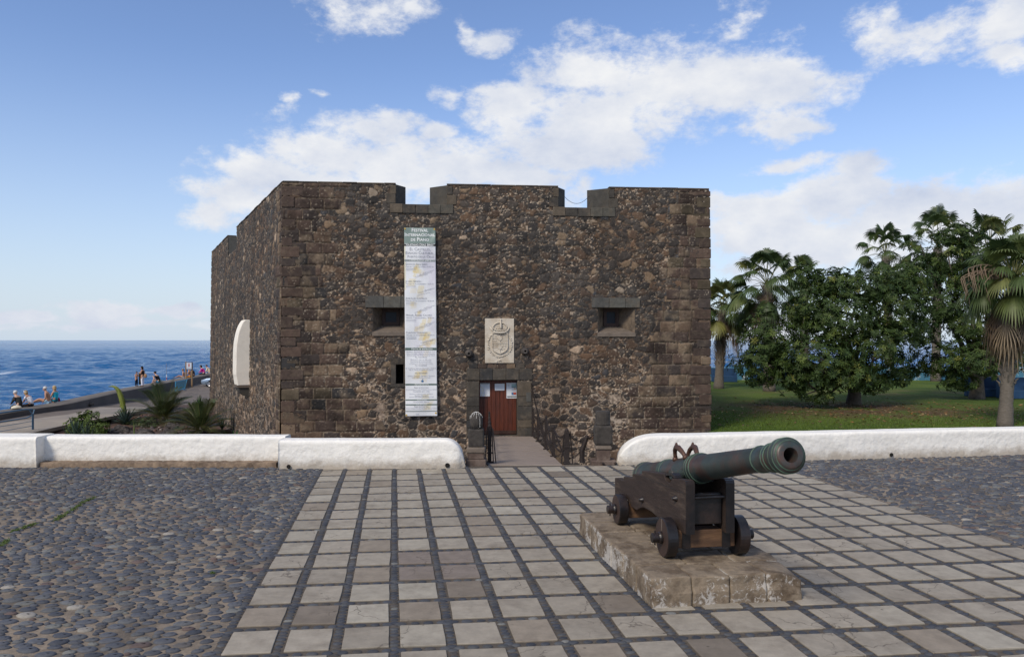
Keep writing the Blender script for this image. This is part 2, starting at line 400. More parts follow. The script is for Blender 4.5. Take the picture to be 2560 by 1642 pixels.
M['seawall'] = mat('sea_wall_concrete', (.095, .082, .075), .9, .3, 1.2, .4, 9, col2=(.055, .052, .055), c2scale=.6, c2amt=.7, bdist=.03)
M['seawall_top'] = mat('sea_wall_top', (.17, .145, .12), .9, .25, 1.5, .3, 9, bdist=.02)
M['soil'] = mat('garden_soil', (.07, .045, .032), .95, .35, 2.5, .7, 6, col2=(.11, .045, .025), c2scale=.35, c2amt=.8, bdist=.08)
M['rock'] = mat('lava_rock', (.05, .043, .04), .9, .45, 3, .8, 6, col2=(.12, .105, .09), c2scale=2, c2amt=.6, bdist=.06)
M['cobbleground'] = mat('cobbled_ground', (.16, .13, .105), .9, .45, 3.5, .8, 5, col2=(.07, .065, .065), c2scale=1.8, c2amt=.7, bdist=.05)
M['bluerail'] = mat('blue_rail_paint', (.075, .17, .28), .5, .1, 5, .1)
M['bluepaint'] = mat('peeling_blue_paint', (.055, .17, .26), .75, .2, 1.5, .2, col2=(.45, .5, .5), c2scale=1.1, c2amt=.9, c2edge=(.53, .6))
M['bluepaint2'] = mat('blue_paint', (.014, .05, .12), .7, .2, 1.5, .2)
M['bark'] = mat('bark', (.09, .075, .06), .95, .35, 5, .8, 12, bdist=.04)
M['palmbark'] = mat('palm_bark', (.14, .12, .10), .95, .3, 6, .8, 14, stretch=(1, 1, 3), bdist=.03)
M['leaf'] = mat('leaf', (1, 1, 1), .5, .2, 8, 0, attr=True, spec=.22, trans=.12)
M['frond'] = mat('frond', (1, 1, 1), .5, .2, 8, 0, attr=True, spec=.35, trans=.2)
M['succ'] = mat('succulent', (1, 1, 1), .5, .15, 5, .1, attr=True, spec=.4)
# ------------------------------------------------------------------ water
def build_water():
    rng = np.random.RandomState(3)
    ang = np.linspace(R(-46), R(46), 760)
    r = 34 * (1900 / 34) ** np.linspace(0, 1, 860)
    A, Rr = np.meshgrid(ang, r)
    X = Rr * np.sin(A); Y = Rr * np.cos(A); Z = np.zeros_like(X)
    VN = [vnoise(X * .03 + k, Y * .05, k) for k in range(6)]
    for k in range(70):
        wl_ = 1.1 * (17 / 1.1) ** rng.rand(); th = R(rng.normal(192, 26)); ph = rng.rand() * 6.28
        amp = .0068 * wl_ ** .95
        kx, ky = math.sin(th) * 6.283 / wl_, math.cos(th) * 6.283 / wl_
        cellsz = Rr * .0047
        fade = np.clip((wl_ / cellsz - 2) / 3, 0, 1) * (.3 + 1.4 * VN[k % 6])
        arg = X * kx + Y * ky + ph
        Z += amp * fade * (np.sin(arg) + .35 * np.sin(2 * arg + .6))
    # one longer swell line that breaks
    bx = 196 + 10 * np.sin(X * .02) + 5 * np.sin(X * .07 + 1)
    Z += .75 * np.exp(-((Y - bx) / 9) ** 2) * (.7 + .3 * np.sin(X * .05))
    foam = np.exp(-((Y - bx + 2 - 3 * vnoise(X * .08, Y * .08, 4)) / 3.2) ** 2) * np.clip(fbm(X * .045, Y * .1, 9, 4) * 5 - 2.9, 0, 1)
    n, m = X.shape
    V = np.stack([X.ravel(), Y.ravel(), Z.ravel()], 1)
    idx = np.arange(n * m).reshape(n, m)
    Fq = np.stack([idx[:-1, :-1].ravel(), idx[:-1, 1:].ravel(), idx[1:, 1:].ravel(), idx[1:, :-1].ravel()], 1)
    col = np.repeat(foam.ravel()[:, None], 3, 1)
    me = mesh_np('water', V, Fq, col, smooth=True)
    mt, nt, b = new_mat('sea_water'); N = nt.nodes; L = nt.links
    tcn = N.new('ShaderNodeTexCoord')
    mp = N.new('ShaderNodeMapping'); mp.inputs['Scale'].default_value = (.6, 1.3, 1); L.new(tcn.outputs['Object'], mp.inputs[0])
    a1 = N.new('ShaderNodeTexNoise'); a1.inputs['Scale'].default_value = .9; a1.inputs['Detail'].default_value = 8; a1.inputs['Roughness'].default_value = .62
    L.new(mp.outputs[0], a1.inputs['Vector'])
    mp2 = N.new('ShaderNodeMapping'); mp2.inputs['Scale'].default_value = (.25, 1, 1); L.new(tcn.outputs['Object'], mp2.inputs[0])
    a2 = N.new('ShaderNodeTexNoise'); a2.inputs['Scale'].default_value = .10; a2.inputs['Detail'].default_value = 9; a2.inputs['Roughness'].default_value = .7
    L.new(mp2.outputs[0], a2.inputs['Vector'])
    bp = N.new('ShaderNodeBump'); bp.inputs['Strength'].default_value = 1; bp.inputs['Distance'].default_value = .30; L.new(a1.outputs[0], bp.inputs['Height'])
    bp2 = N.new('ShaderNodeBump'); bp2.inputs['Strength'].default_value = 1; bp2.inputs['Distance'].default_value = 1.6; L.new(a2.outputs[0], bp2.inputs['Height'])
    L.new(bp2.outputs[0], bp.inputs['Normal']); L.new(bp.outputs[0], b.inputs['Normal'])
    at_ = N.new('ShaderNodeAttribute'); at_.attribute_name = 'Col'
    mxn = N.new('ShaderNodeMix'); mxn.data_type = 'RGBA'; L.new(at_.outputs['Fac'], mxn.inputs[0])
    mxn.inputs[6].default_value = (.010, .095, .25, 1); mxn.inputs[7].default_value = (.8, .82, .84, 1)
    L.new(mxn.outputs[2], b.inputs['Base Color'])
    b.inputs['Roughness'].default_value = .16; b.inputs['IOR'].default_value = 1.33
    b.inputs['Specular IOR Level'].default_value = .5
    tag(obj('water', me, mt, loc=(0, 0, -6)), kind='structure')
    far = MB(); far.add([(-50000, 1320, 0), (50000, 1320, 0), (50000, 50000, 0), (-50000, 50000, 0), (-50000, -60, 0), (-28, -60, 0), (-28, 40, 0), (-50000, 40, 0), (-50000, 8900, -.1), (-5000, 8900, -.1)], [(0, 1, 2, 3)])
    tag(far.build('water', mt, loc=(0, 0, -5.9)), kind='structure')
build_water()

# ------------------------------------------------------------------ the plaza
GD = np.array([-.1547, 1.0])                 # paving columns run this way
def colX(k, Y): return -.1547 * Y + .475 * k
RA = math.tan(R(6.25))                       # paving rows slope
def rowpt(k, n):
    "grid point column line k, row line n"
    Y0 = 6.151 + .5724 * n                   # where the row crosses column line 0 (x = -.1547 Y)
    x0 = -.1547 * Y0
    # intersect y = Y0 + RA (x-x0) with x = -.1547 y + .475 k
    y = (Y0 + RA * (.475 * k - x0)) / (1 + RA * .1547)
    return np.array([-.1547 * y + .475 * k, y])
WL = [(-16.5, 14.98), (-9.02, 15.03)]; 
def wall_front_y(x):
    return 15.0 if x < 1.6 else 15.25 + (x - 2.1) * .166
rng = np.random.RandomState(11)
def build_slabs():
    V = []; Fc = []; Cc = []
    pal = [(6, (.305, .268, .215)), (5, (.285, .250, .200)), (2.5, (.325, .290, .233)), (1.3, (.25, .210, .163)), (.6, (.18, .15, .118)), (.7, (.35, .315, .255))]
    hole = {(1, 5): 1, (2, 5): 1, (1, 6): 1, (2, 6): 1}
    for n in range(-9, 20):
        for k in range(-3, 16):
            A, B, Cp, D = rowpt(k, n), rowpt(k + 1, n), rowpt(k + 1, n + 1), rowpt(k, n + 1)
            c = (A + B + Cp + D) / 4
            if c[1] > wall_front_y(c[0]) + .05 or c[1] < -.5: continue
            u = (B - A); v = (D - A); lu = np.linalg.norm(u); lv = np.linalg.norm(v); u /= lu; v /= lv
            mu, mv = .050 + rng.uniform(-.006, .006), .059 + rng.uniform(-.006, .006)
            z = rng.uniform(-.003, .003)
            q = [A + u * mu + v * mv, B - u * mu + v * mv, Cp - u * mu - v * mv, D + u * mu - v * mv]
            q = [p + rng.uniform(-.006, .006, 2) for p in q]
            col = np.array(pick(np.array([rng.rand()]), pal)[0]) * rng.uniform(.93, 1.06)
            if (k, n) in ((0, 3), (1, 3), (0, 4), (1, 4)): col = np.array((.20, .165, .138))
            # outline with slight wobble
            ring = []
            for i in range(4):
                a, b = q[i], q[(i + 1) % 4]
                for t in (0.012, .35, .65, .988):
                    p = a * (1 - t) + b * t
                    ring.append(p + rng.uniform(-.003, .003, 2))
            tilt = rng.uniform(-.006, .006, 2)
            s = len(V)
            for p in ring:
                zz = z + np.dot(p - c, tilt)
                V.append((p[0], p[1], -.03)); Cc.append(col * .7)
            for p in ring:
                zz = z + np.dot(p - c, tilt)
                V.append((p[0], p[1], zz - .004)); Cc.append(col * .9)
            for p in ring:
                pin = c + (p - c) * .982
                zz = z + np.dot(p - c, tilt)
                V.append((pin[0], pin[1], zz)); Cc.append(col)
            m = len(ring)
            for i in range(m):
                j = (i + 1) % m
                Fc.append((s + i, s + j, s + m + j, s + m + i)); Fc.append((s + m + i, s + m + j, s + 2 * m + j, s + 2 * m + i))
            Fc.append(tuple(s + 2 * m + i for i in range(m)))
    me = bpy.data.meshes.new('pavement'); me.from_pydata(V, [], Fc)
    a = me.color_attributes.new('Col', 'FLOAT_COLOR', 'POINT')
    c4 = np.ones((len(V), 4), np.float32); c4[:, :3] = Cc; a.data.foreach_set('color', c4.ravel())
    tag(obj('pavement', me, M['slab']), kind='structure')
build_slabs()

def pebbles(P, RX, RY, ROT, H, COL, name, seg=9):
    "low domes; P (n,3) centre, radii, rotation, height"
    n = len(P); rings = [(1.0, -.25), (.98, .25), (.80, .72), (.45, .95)]
    V = np.zeros((n, len(rings) * seg + 1, 3), np.float32)
    ph = np.linspace(0, 2 * np.pi, seg, endpoint=False)
    wob = 1 + rng.uniform(-.10, .10, (n, seg))
    for r, (s, h) in enumerate(rings):
        x = np.cos(ph)[None] * RX[:, None] * s * wob; y = np.sin(ph)[None] * RY[:, None] * s * wob
        c, si = np.cos(ROT)[:, None], np.sin(ROT)[:, None]
        V[:, r * seg:(r + 1) * seg, 0] = P[:, 0:1] + x * c - y * si
        V[:, r * seg:(r + 1) * seg, 1] = P[:, 1:2] + x * si + y * c
        V[:, r * seg:(r + 1) * seg, 2] = P[:, 2:3] + H[:, None] * h
    V[:, -1, :] = P; V[:, -1, 2] += H
    f = []
    for r in range(len(rings) - 1):
        for i in range(seg):
            f.append((r * seg + i, r * seg + (i + 1) % seg, (r + 1) * seg + (i + 1) % seg, (r + 1) * seg + i))
    f = np.array(f); base = (np.arange(n) * V.shape[1])[:, None, None]
    F4 = (f[None] + base).reshape(-1, 4)
    r = len(rings) - 1; top = V.shape[1] - 1
    ft = np.array([(r * seg + i, r * seg + (i + 1) % seg, top) for i in range(seg)])
    # top caps as degenerate-free triangles in a second pass: use quads sharing pairs
    fq = np.array([(r * seg + i, r * seg + (i + 1) % seg, r * seg + (i + 2) % seg, top) for i in range(0, seg - 1, 2)] )
    if seg % 2: fq = np.vstack([fq, [[r * seg + seg - 1, r * seg, top, top]]]) if False else fq
    F5 = (fq[None] + base).reshape(-1, 4)
    col = np.repeat(COL, V.shape[1], 0)
    return mesh_np(name, V.reshape(-1, 3), np.vstack([F4, F5]), col, smooth=True)
PAL = [(6, (.072, .076, .088)), (4, (.055, .060, .074)), (3, (.095, .098, .104)), (2, (.085, .077, .072)), (1, (.14, .14, .13)), (.2, (.24, .22, .19)), (.5, (.105, .075, .066))]
def in_cobbles(x, y):
    lft = x < -.1547 * y + .475 * -3 - .05
    rgt = x > -.1547 * y + .475 * 16 + .03
    return lft | rgt
def build_cobbles():
    # stones of mixed size thrown down largest first, none overlapping
    AN = 1.42; pts = []; cellsz = .10; G = {}
    fx = fbm
    for (r0, tries) in ((.082, 7000), (.070, 24000), (.059, 46000), (.048, 62000), (.037, 60000), (.027, 50000)):
        tries = int(tries * 1.16); X = rng.uniform(-14.2, 15.6, tries); Y = rng.uniform(3.6, 17.2, tries)
        ok = in_cobbles(X, Y) & (Y < np.where(X < 1.6, 15.0, 15.25 + (X - 2.1) * .166) - .04) & (np.abs(X) < Y * .76 + 1.6)
        loose = fbm(X * .55, Y * .55, 21, 3) + .25 * (fbm(X * 1.7, Y * 1.7, 23, 2) - .5)
        rr_ = r0 * rng.uniform(.9, 1.1, tries)
        gap = 1.02 + np.clip(loose - .50, 0, 1) * 1.7
        if r0 > .068: ok &= loose < .56
        for x, y, r, g in zip(X[ok], Y[ok], rr_[ok], gap[ok]):
            i, j = int(x // cellsz), int(y * AN // cellsz); good = True
            for a_ in (-2, -1, 0, 1, 2):
                for b_ in (-2, -1, 0, 1, 2):
                    for (qx, qy, qr) in G.get((i + a_, j + b_), ()):
                        if (qx - x) ** 2 + ((qy - y) * AN) ** 2 < ((qr + r) * g) ** 2: good = False; break
                    if not good: break
                if not good: break
            if good: G.setdefault((i, j), []).append((x, y, r)); pts.append((x, y, r))
    pts = np.array(pts); x, y, s = pts[:, 0], pts[:, 1], pts[:, 2]; n = len(x)
    RX = s * rng.uniform(.98, 1.12, n); RY = s / AN * rng.uniform(.92, 1.08, n)
    ROT = (fbm(x * .4, y * .4, 5, 2) - .5) * .9 + rng.uniform(-.22, .22, n) + .08
    P = np.stack([x, y, np.full(n, -.012)], 1)
    H = rng.uniform(.012, .019, n)
    col = pick(rng.rand(n), PAL) * rng.uniform(.8, 1.2, (n, 1))
    tag(obj('pavement', pebbles(P, RX, RY, ROT, H, col, 'cobbles'), M['pebble']), kind='structure')
    # joints between slabs
    P = []; rx = []; ry = []; rot = []
    ga = math.atan2(1, -.1547)
    for n_ in range(-9, 20):
        for k in range(-3, 16):
            A, B, D = rowpt(k, n_), rowpt(k + 1, n_), rowpt(k, n_ + 1)
            if A[1] < 3.2 or A[1] > wall_front_y(A[0]) - .02: continue
            m = 4
            for i in range(m):
                t = (i + .5) / m + rng.uniform(-.02, .02)
                p = A * (1 - t) + B * t; P.append(p); rx.append(.055 * rng.uniform(.75, 1.05)); ry.append(.040 * rng.uniform(.8, 1.12)); rot.append(RA + rng.uniform(-.1, .1))
            m = 8
            for i in range(m):
                t = (i + .5) / m + rng.uniform(-.015, .015)
                p = A * (1 - t) + D * t; P.append(p); rx.append(.046 * rng.uniform(.8, 1.05)); ry.append(.032 * rng.uniform(.8, 1.08)); rot.append(RA + rng.uniform(-.15, .15))
    P = np.array(P); n = len(P); P = np.hstack([P, np.full((n, 1), -.016)])
    col = pick(rng.rand(n), PAL[:4] + [(.3, (.2, .2, .19))]) * rng.uniform(.75, 1.1, (n, 1)) * .78
    tag(obj('pavement', pebbles(P, np.array(rx), np.array(ry), np.array(rot), rng.uniform(.012, .018, n), col, 'joints', 8), M['pebble']), kind='structure')
build_cobbles()
def sheet(name, poly, z, m, res=None):
    me = bpy.data.meshes.new(name); me.from_pydata([(x, y, z) for x, y in poly], [], [tuple(range(len(poly)))])
    return tag(obj(name, me, m), kind='structure')
sheet('ground', [(-40, -12), (30, -12), (30, 19.9), (2.1, 15.35), (-.1, 15.25), (-40, 15.3)], -.016, M['bed'])
sheet('pavement', [tuple(rowpt(-3, -14) - (.05, 0)), tuple(rowpt(16, -14)), tuple(rowpt(16, 12)), tuple(rowpt(10, 14)), (1.6, 15.2), (-3.8, 15.2)], -.012, M['bed_dark'])
# retaining face under the plaza edge (towards the moat)
mb = MB(); mb.box((-20, 15.32, -2.2), (40, .2, 4.3)); 
tag(mb.build('ground', M['rock']), kind='structure')
# weeds in the cobbles
def weeds():
    V = []; Fq = []
    P = []
    for (x0, y0, x1, y1, n) in ((0, 740, 60, 690, 60), (70, 640, 250, 580, 100), (380, 560, 560, 450, 160), (560, 440, 660, 395, 60), (1480, 930, 1490, 925, 14)):
        for i in range(n):
            t = random.random(); px = (x0 + (x1 - x0) * t + random.gauss(0, 8)) / 2.79; py = 1100 + (y0 + (y1 - y0) * t + random.gauss(0, 3)) / 2.79
            P.append(onz(px, py, 0))
    for p in P:
        for j in range(5):
            a = random.random() * 6.28; l = random.uniform(.008, .022); w = .004
            d = Vector((math.cos(a), math.sin(a), 0)); t = d.cross(Vector((0, 0, 1)))
            b = p + Vector((random.gauss(0, .012), random.gauss(0, .012), -.004))
            n = len(V); V += [b - t * w, b + t * w, b + d * l + t * w * .5 + Vector((0, 0, l)), b + d * l - t * w * .5 + Vector((0, 0, l))]
            Fq.append((n, n + 1, n + 2, n + 3))
    me = mesh_np('weeds', [tuple(v) for v in V], Fq, np.tile([(.09, .13, .03)], (len(V), 1)))
    tag(obj('weeds', me, M['leaf']), 'thin line of green weeds in a crack of the cobbles', 'weeds', kind='stuff')
weeds()

# ------------------------------------------------------------------ lower ground
def zprom(y):
    return np.interp(y, [0, 46, 62, 87, 200], [-1.8, -1.8, -2.5, -2.2, -2.2])
def grid_terrain(name, x0, x1, y0, y1, st, zf, m, mask=None, smooth=True, colf=None):
    xs = np.arange(x0, x1 + st / 2, st); ys = np.arange(y0, y1 + st / 2, st)
    X, Y = np.meshgrid(xs, ys); Z = zf(X, Y)
    V = np.stack([X.ravel(), Y.ravel(), Z.ravel()], 1); n, k = X.shape
    idx = np.arange(n * k).reshape(n, k)
    Fq = np.stack([idx[:-1, :-1].ravel(), idx[:-1, 1:].ravel(), idx[1:, 1:].ravel(), idx[1:, :-1].ravel()], 1)
    if mask is not None:
        cx = (X[:-1, :-1] + st / 2).ravel(); cy = (Y[:-1, :-1] + st / 2).ravel(); Fq = Fq[mask(cx, cy)]
    me = mesh_np(name, V, Fq, colf(X.ravel(), Y.ravel()) if colf is not None else None, smooth)
    return tag(obj(name, me, m), kind='structure')
def zgarden(X, Y):
    z = -2.15 - .0 * X + .45 * (fbm(X * .35, Y * .35, 2, 4) - .5) + .18 * (fbm(X * 1.6, Y * 1.6, 5, 3) - .5)
    z = z + .35 * np.clip((Y - 42) / 8, 0, 1) - 1.0 * np.clip((36 - Y) / 12, 0, 1) - .35 * np.clip((X + 17) / 6, 0, 1) * np.clip((46 - Y) / 6, 0, 1)
    return z
grid_terrain('ground', -23.2, 7.6, 15.4, 52, .25, zgarden, M['soil'])
grid_terrain('road', -29.3, -23.2, 14, 52, .4, lambda X, Y: zprom(Y) + .012 * fbm(X, Y, 4, 3), M['concrete_dark'], mask=lambda x, y: x > -28.9 - .165 * np.maximum(y - 47, 0))
grid_terrain('road', -43, 40, 51.9, 112, .5, lambda X, Y: zprom(Y) + .10 * fbm(X * .7, Y * .7, 4, 4) - .03, M['cobbleground'], mask=lambda x, y: (x > -28.5 - .165 * (y - 47)) & (x < 7.5))
# pale concrete path slab along the garden kerb, broken near its far end
pp = [onz(-60, 1110, -1.78), onz(91, 1079, -1.78), onz(160, 1063, -1.78), onz(361, 1025, -1.78), onz(372, 1017, -1.78), onz(250, 1018, -1.78), onz(170, 1036, -1.78), onz(120, 1042, -1.78), onz(20, 1055, -1.78), onz(-60, 1066, -1.78)]
mb = MB(); mb.prism([(p.x, p.y) for p in pp], lambda a, b, d: (a, b, d), -1.95, -1.775)
tag(mb.build('path', M['concrete']), kind='structure')
# kerb between path and planted bed
mb = MB()
kp = [(-22.75, 20), (-22.75, 36), (-23.0, 42), (-23.3, 48), (-23.4, 52)]
for a, b in zip(kp[:-1], kp[1:]):
    mb.prism([(a[0] - .3, a[1]), (a[0], a[1]), (b[0], b[1]), (b[0] - .3, b[1])], lambda p, q, d: (p, q, d), -3.2, -1.83)
tag(mb.build('kerb', M['concrete_dark'], bevel=.03), kind='structure')

# lawn
def lawncol(x, y):
    g = np.array((.055, .092, .016)); g2 = np.array((.090, .130, .022)); br = np.array((.105, .066, .036)); dry = np.array((.16, .13, .06))
    n = fbm(x * .45, y * .45, 31, 4)[:, None]; c = g + (g2 - g) * np.clip((n - .35) * 3, 0, 1)
    litter = np.exp(-(((x - 17) / 7.2) ** 2 + ((y - 37.2) / 5.2) ** 2) ** 1.5)[:, None] * np.clip((fbm(x * .8, y * .8, 3, 4)[:, None] - .25) * 3.0, 0, 1)
    c = c + (br - c) * np.clip(litter * 1.1, 0, .9)
    l2 = np.exp(-(((x - 24) / 9) ** 2 + ((y - 49) / 3.5) ** 2))[:, None] * np.clip((fbm(x * .9, y * .9, 13, 4)[:, None] - .4) * 3, 0, 1)
    return c + (dry - c) * l2 * .8
M['lawn'] = mat('lawn', (1, 1, 1), .95, .3, 14, .9, 22, attr=True, spec=.15, bdist=.05)
def zlawn(X, Y): return -.92 + .10 * (fbm(X * .2, Y * .2, 4, 3) - .5) + .015 * fbm(X * 3, Y * 3, 6, 2)
grid_terrain('lawn', 7.3, 60, 16.6, 68, .12, zlawn, M['lawn'], colf=lawncol, mask=lambda x, y: y > 15.6 + (x - 2.1) * .166)
mb = MB(); mb.box((7.35, 42, -3), (.25, 51, 4.0)); tag(mb.build('ground', M['rock']), kind='structure')
def blades():
    n = 90000
    y = 17 + 20 * rng.rand(n) ** 1.1; x = 7.5 + (y * .70 - 6.5) * rng.rand(n)
    k = (y > 15.8 + (x - 2.1) * .166)
    lit = np.exp(-(((x - 17) / 6.5) ** 2 + ((y - 37.2) / 4.8) ** 2) ** 1.5)
    k &= rng.rand(n) > lit * 1.1
    x, y = x[k], y[k]; n = len(x); z = zlawn(x, y)
    a = rng.rand(n) * 6.28; h = rng.uniform(.03, .07, n); w = .008
    dx, dy = np.cos(a), np.sin(a); lean = rng.uniform(.1, .7, n) * h
    V = np.zeros((n, 4, 3))
    V[:, 0] = np.stack([x - dx * w, y - dy * w, z], 1); V[:, 1] = np.stack([x + dx * w, y + dy * w, z], 1)
    V[:, 2] = np.stack([x + dx * w * .2 - dy * lean, y + dy * w * .2 + dx * lean, z + h], 1); V[:, 3] = np.stack([x - dx * w * .2 - dy * lean, y - dy * w * .2 + dx * lean, z + h], 1)
    col = np.repeat(np.array((.095, .145, .020)) * rng.uniform(.7, 1.3, (n, 1)), 4, 0)
    tag(obj('grass', mesh_np('grass', V.reshape(-1, 3), np.arange(n * 4).reshape(-1, 4), col), M['leaf']), 'short green grass of the lawn behind the white wall', 'grass', kind='stuff')
    n = 1500
    x = 17 + rng.normal(0, 4.6, n); y = 36.5 + rng.normal(0, 3.6, n); k = (x > 8) & (y > 26); x, y = x[k], y[k]; n = len(x); z = zlawn(x, y) + .03
    a = rng.rand(n) * 6.28; l = rng.uniform(.05, .11, n); w = l * .42
    V = np.zeros((n, 4, 3)); t = rng.uniform(-.03, .05, n)
    V[:, 0] = np.stack([x - np.cos(a) * l, y - np.sin(a) * l, z], 1); V[:, 1] = np.stack([x + np.sin(a) * w, y - np.cos(a) * w, z + t], 1)
    V[:, 2] = np.stack([x + np.cos(a) * l, y + np.sin(a) * l, z + t * .3], 1); V[:, 3] = np.stack([x - np.sin(a) * w, y + np.cos(a) * w, z - t * .2 + .01], 1)
    col = np.repeat(pick(rng.rand(n), [(3, (.20, .10, .045)), (3, (.13, .075, .04)), (1, (.36, .26, .13)), (1, (.26, .12, .04))]), 4, 0)
    tag(obj('fallen_leaves', mesh_np('fallen_leaves', V.reshape(-1, 3), np.arange(n * 4).reshape(-1, 4), col), M['leaf']), 'brown fallen leaves scattered on the lawn under the tree', 'leaves', kind='stuff')
blades()

# ------------------------------------------------------------------ white parapet walls
def white_wall(name, x0, x1, yf, ztop, th=.45, round_l=0, round_r=0, label='', zbot=-.02, slope=0.0, holes=(), step=None):
    st = .05; prof = []
    h = ztop - zbot; rr = .07
    # profile around the wall: front bottom -> top -> back bottom
    for t in np.linspace(0, 1, 14): prof.append((0, zbot + (h - rr) * t))
    for a in np.linspace(0, 90, 5)[1:]: prof.append((rr - rr * math.cos(R(a)), ztop - rr + rr * math.sin(R(a))))
    for t in np.linspace(0, 1, 8)[1:]: prof.append((rr + (th - 2 * rr) * t, ztop))
    for a in np.linspace(0, 90, 5)[1:]: prof.append((th - rr + rr * math.sin(R(a)), ztop - rr + rr * math.cos(R(a))))
    for t in np.linspace(0, 1, 8)[1:]: prof.append((th, ztop - rr - (h - rr + .8) * t))
    xs = np.arange(x0, x1 + .001, st); xs[-1] = x1
    V = np.zeros((len(xs), len(prof), 3))
    for j, (d, z) in enumerate(prof):
        V[:, j, 0] = xs; V[:, j, 1] = yf + d + slope * (xs - x0); V[:, j, 2] = z
    # rounded ends: quarter-circle profile in elevation
    for (flag, xe, sg) in ((round_l, x0, 1), (round_r, x1, -1)):
        if not flag: continue
        d = np.clip(np.abs(xs - xe) / flag, 0, 1)
        f = np.sqrt(1 - (1 - d) ** 2.2)
        f = f * .98 + .02
        V[:, :, 2] = zbot + (V[:, :, 2] - zbot) * np.where(V[:, :, 2] > zbot, f[:, None], 1)
        g = np.sqrt(np.clip(1 - (1 - np.clip(np.abs(xs - xe) / .22, 0, 1)) ** 2, 0, 1))
        mid = yf + th / 2 + slope * (xs - x0)
        V[:, :, 1] = mid[:, None] + (V[:, :, 1] - mid[:, None]) * (g[:, None] * .75 + .25)
    nz = (fbm(V[:, :, 0] * 1.1, V[:, :, 2] * 1.6 + V[:, :, 1], 44, 4) - .5) * .05 + (fbm(V[:, :, 0] * 7, V[:, :, 2] * 9 + V[:, :, 1] * 5, 4, 3) - .5) * .016
    fr = np.array([1 if d < rr else 0 for d, z in prof])
    V[:, :, 1] -= nz * fr[None]
    V[:, :, 2] += (fbm(V[:, :, 0] * .8, V[:, :, 1] * 2, 9, 3) - .5) * .03 * (np.array([1 if z > ztop - rr * 1.2 else 0 for d, z in prof])[None])
    n, k = V.shape[:2]; idx = np.arange(n * k).reshape(n, k)
    Fq = np.stack([idx[:-1, :-1].ravel(), idx[1:, :-1].ravel(), idx[1:, 1:].ravel(), idx[:-1, 1:].ravel()], 1)
    me = mesh_np(name, V.reshape(-1, 3), Fq, smooth=True)
    bm = bmesh.new(); bm.from_mesh(me)
    for i in (0, n - 1):
        bm.verts.ensure_lookup_table()
        loop = [bm.verts[j] for j in (idx[i] if i else idx[i][::-1])]
        try: bm.faces.new(loop)
        except Exception: pass
    bm.to_mesh(me); bm.free()
    root = empty(name, (0, 0, 0), label=label, cat='wall', group='low whitewashed walls along the plaza')
    obj('wall_body', me, M['white'], root)
    for (hx, hz, r) in holes:
        yy = yf + slope * (hx - x0)
        mb = MB(); mb.lathe([(-.015, r * 1.02), (-.02, r * 1.15), (-.03, r), (.10, r * .9)], (hx, yy - .02 + .02, hz), (0, 1, 0), 16, cap=False)
        mb.lathe([(.0, r * 1.0), (.001, .001)], (hx, yy - .024, hz), (0, 1, 0), 16, cap=False)
        mb.build('drain_pipe', M['black'], root)
    if step:
        sx0, sx1, d, sh = step
        xs = np.arange(sx0, sx1, .06); V = []; Fq = []
        for i, x in enumerate(xs):
            w = random.uniform(-.02, .02); hh = sh + random.uniform(-.008, .008)
            V += [(x, yf - d + w, -.03), (x, yf - d + w, hh - .015), (x, yf - d + w + .02, hh), (x, yf + .05, hh + .004)]
        for i in range(len(xs) - 1):
            for j in range(3): Fq.append((i * 4 + j, (i + 1) * 4 + j, (i + 1) * 4 + j + 1, i * 4 + j + 1))
        obj('stone_step', mesh_np('stone_step', V, Fq), M['step'], root)
    return root
M['black'] = mat('dark_hollow', (.01, .009, .008), .9, .1, 3, 0)
white_wall('white_wall', -16.5, -9.35, 14.93, .60, .62, label='leftmost white wall section, standing a little forward at the photo edge')
white_wall('white_wall', -9.35, -4.55, 15.22, .575, .42, label='white wall section with a worn brown stone step along its foot', zbot=.06, step=(-9.33, -4.62, .24, .085))
white_wall('white_wall', -4.55, -.92, 14.78, .55, .45, round_r=.42, label='white wall section with two drain holes, rounded end left of the bridge', holes=((at(722, 1165, 14.78).x, .045, .035), (at(1118, 1163, 14.78).x, .06, .04)), slope=.02)
rw = white_wall('white_wall', 2.12, 14.5, 15.22, .57, .45, round_l=.85, label='long white wall with rounded end right of the bridge, before the lawn', holes=((8.05, .07, .035),), slope=.155)

# ------------------------------------------------------------------ the castle
FL, FR = Vector((-8.22, 27.25, 0)), Vector((7.42, 28.6, 0)); BL, BR = Vector((-19.35, 49.0, 0)), Vector((7.3, 52, 0))
ZT, ZB = 8.15, -3.3
fu = (FR - FL); FW = fu.length; fu.normalize(); fn = Vector((fu.y, -fu.x, 0))          # outward normal (towards camera)
lu_ = (BL - FL); LW = lu_.length; lu_.normalize(); ln = Vector((-abs(lu_.y), -abs(lu_.x), 0)).normalized()
castle = empty('castle', (0, 0, 0), label='square old fort of dark rubble stone with notched parapet and wooden door', cat='castle')
def fpt(u, z, d=0):
    "point on front face, d metres into the wall"
    return FL + fu * u + Vector((0, 0, z)) - fn * (d - (ZT - z) * .012)
def lpt(u, z, d=0):
    return FL + lu_ * u + Vector((0, 0, z)) - ln * (d - (ZT - z) * .012)
def f_uz(px, py):
    "front-face coordinates seen at a photo pixel"
    r = (px - CX) / F
    for _ in range(1):
        u = (r * FL.y - FL.x) / (fu.x - r * fu.y)
    p = FL + fu * u
    for _ in range(3):
        z = CAMZ - (py - HZ) / F * p.y; p = fpt(u, z); u += (r * p.y - p.x) / fu.x; p = fpt(u, z)
    return u, CAMZ - (py - HZ) / F * p.y
def l_u(px):
    r = (px - CX) / F
    return (r * FL.y - FL.x) / (lu_.x - r * lu_.y)

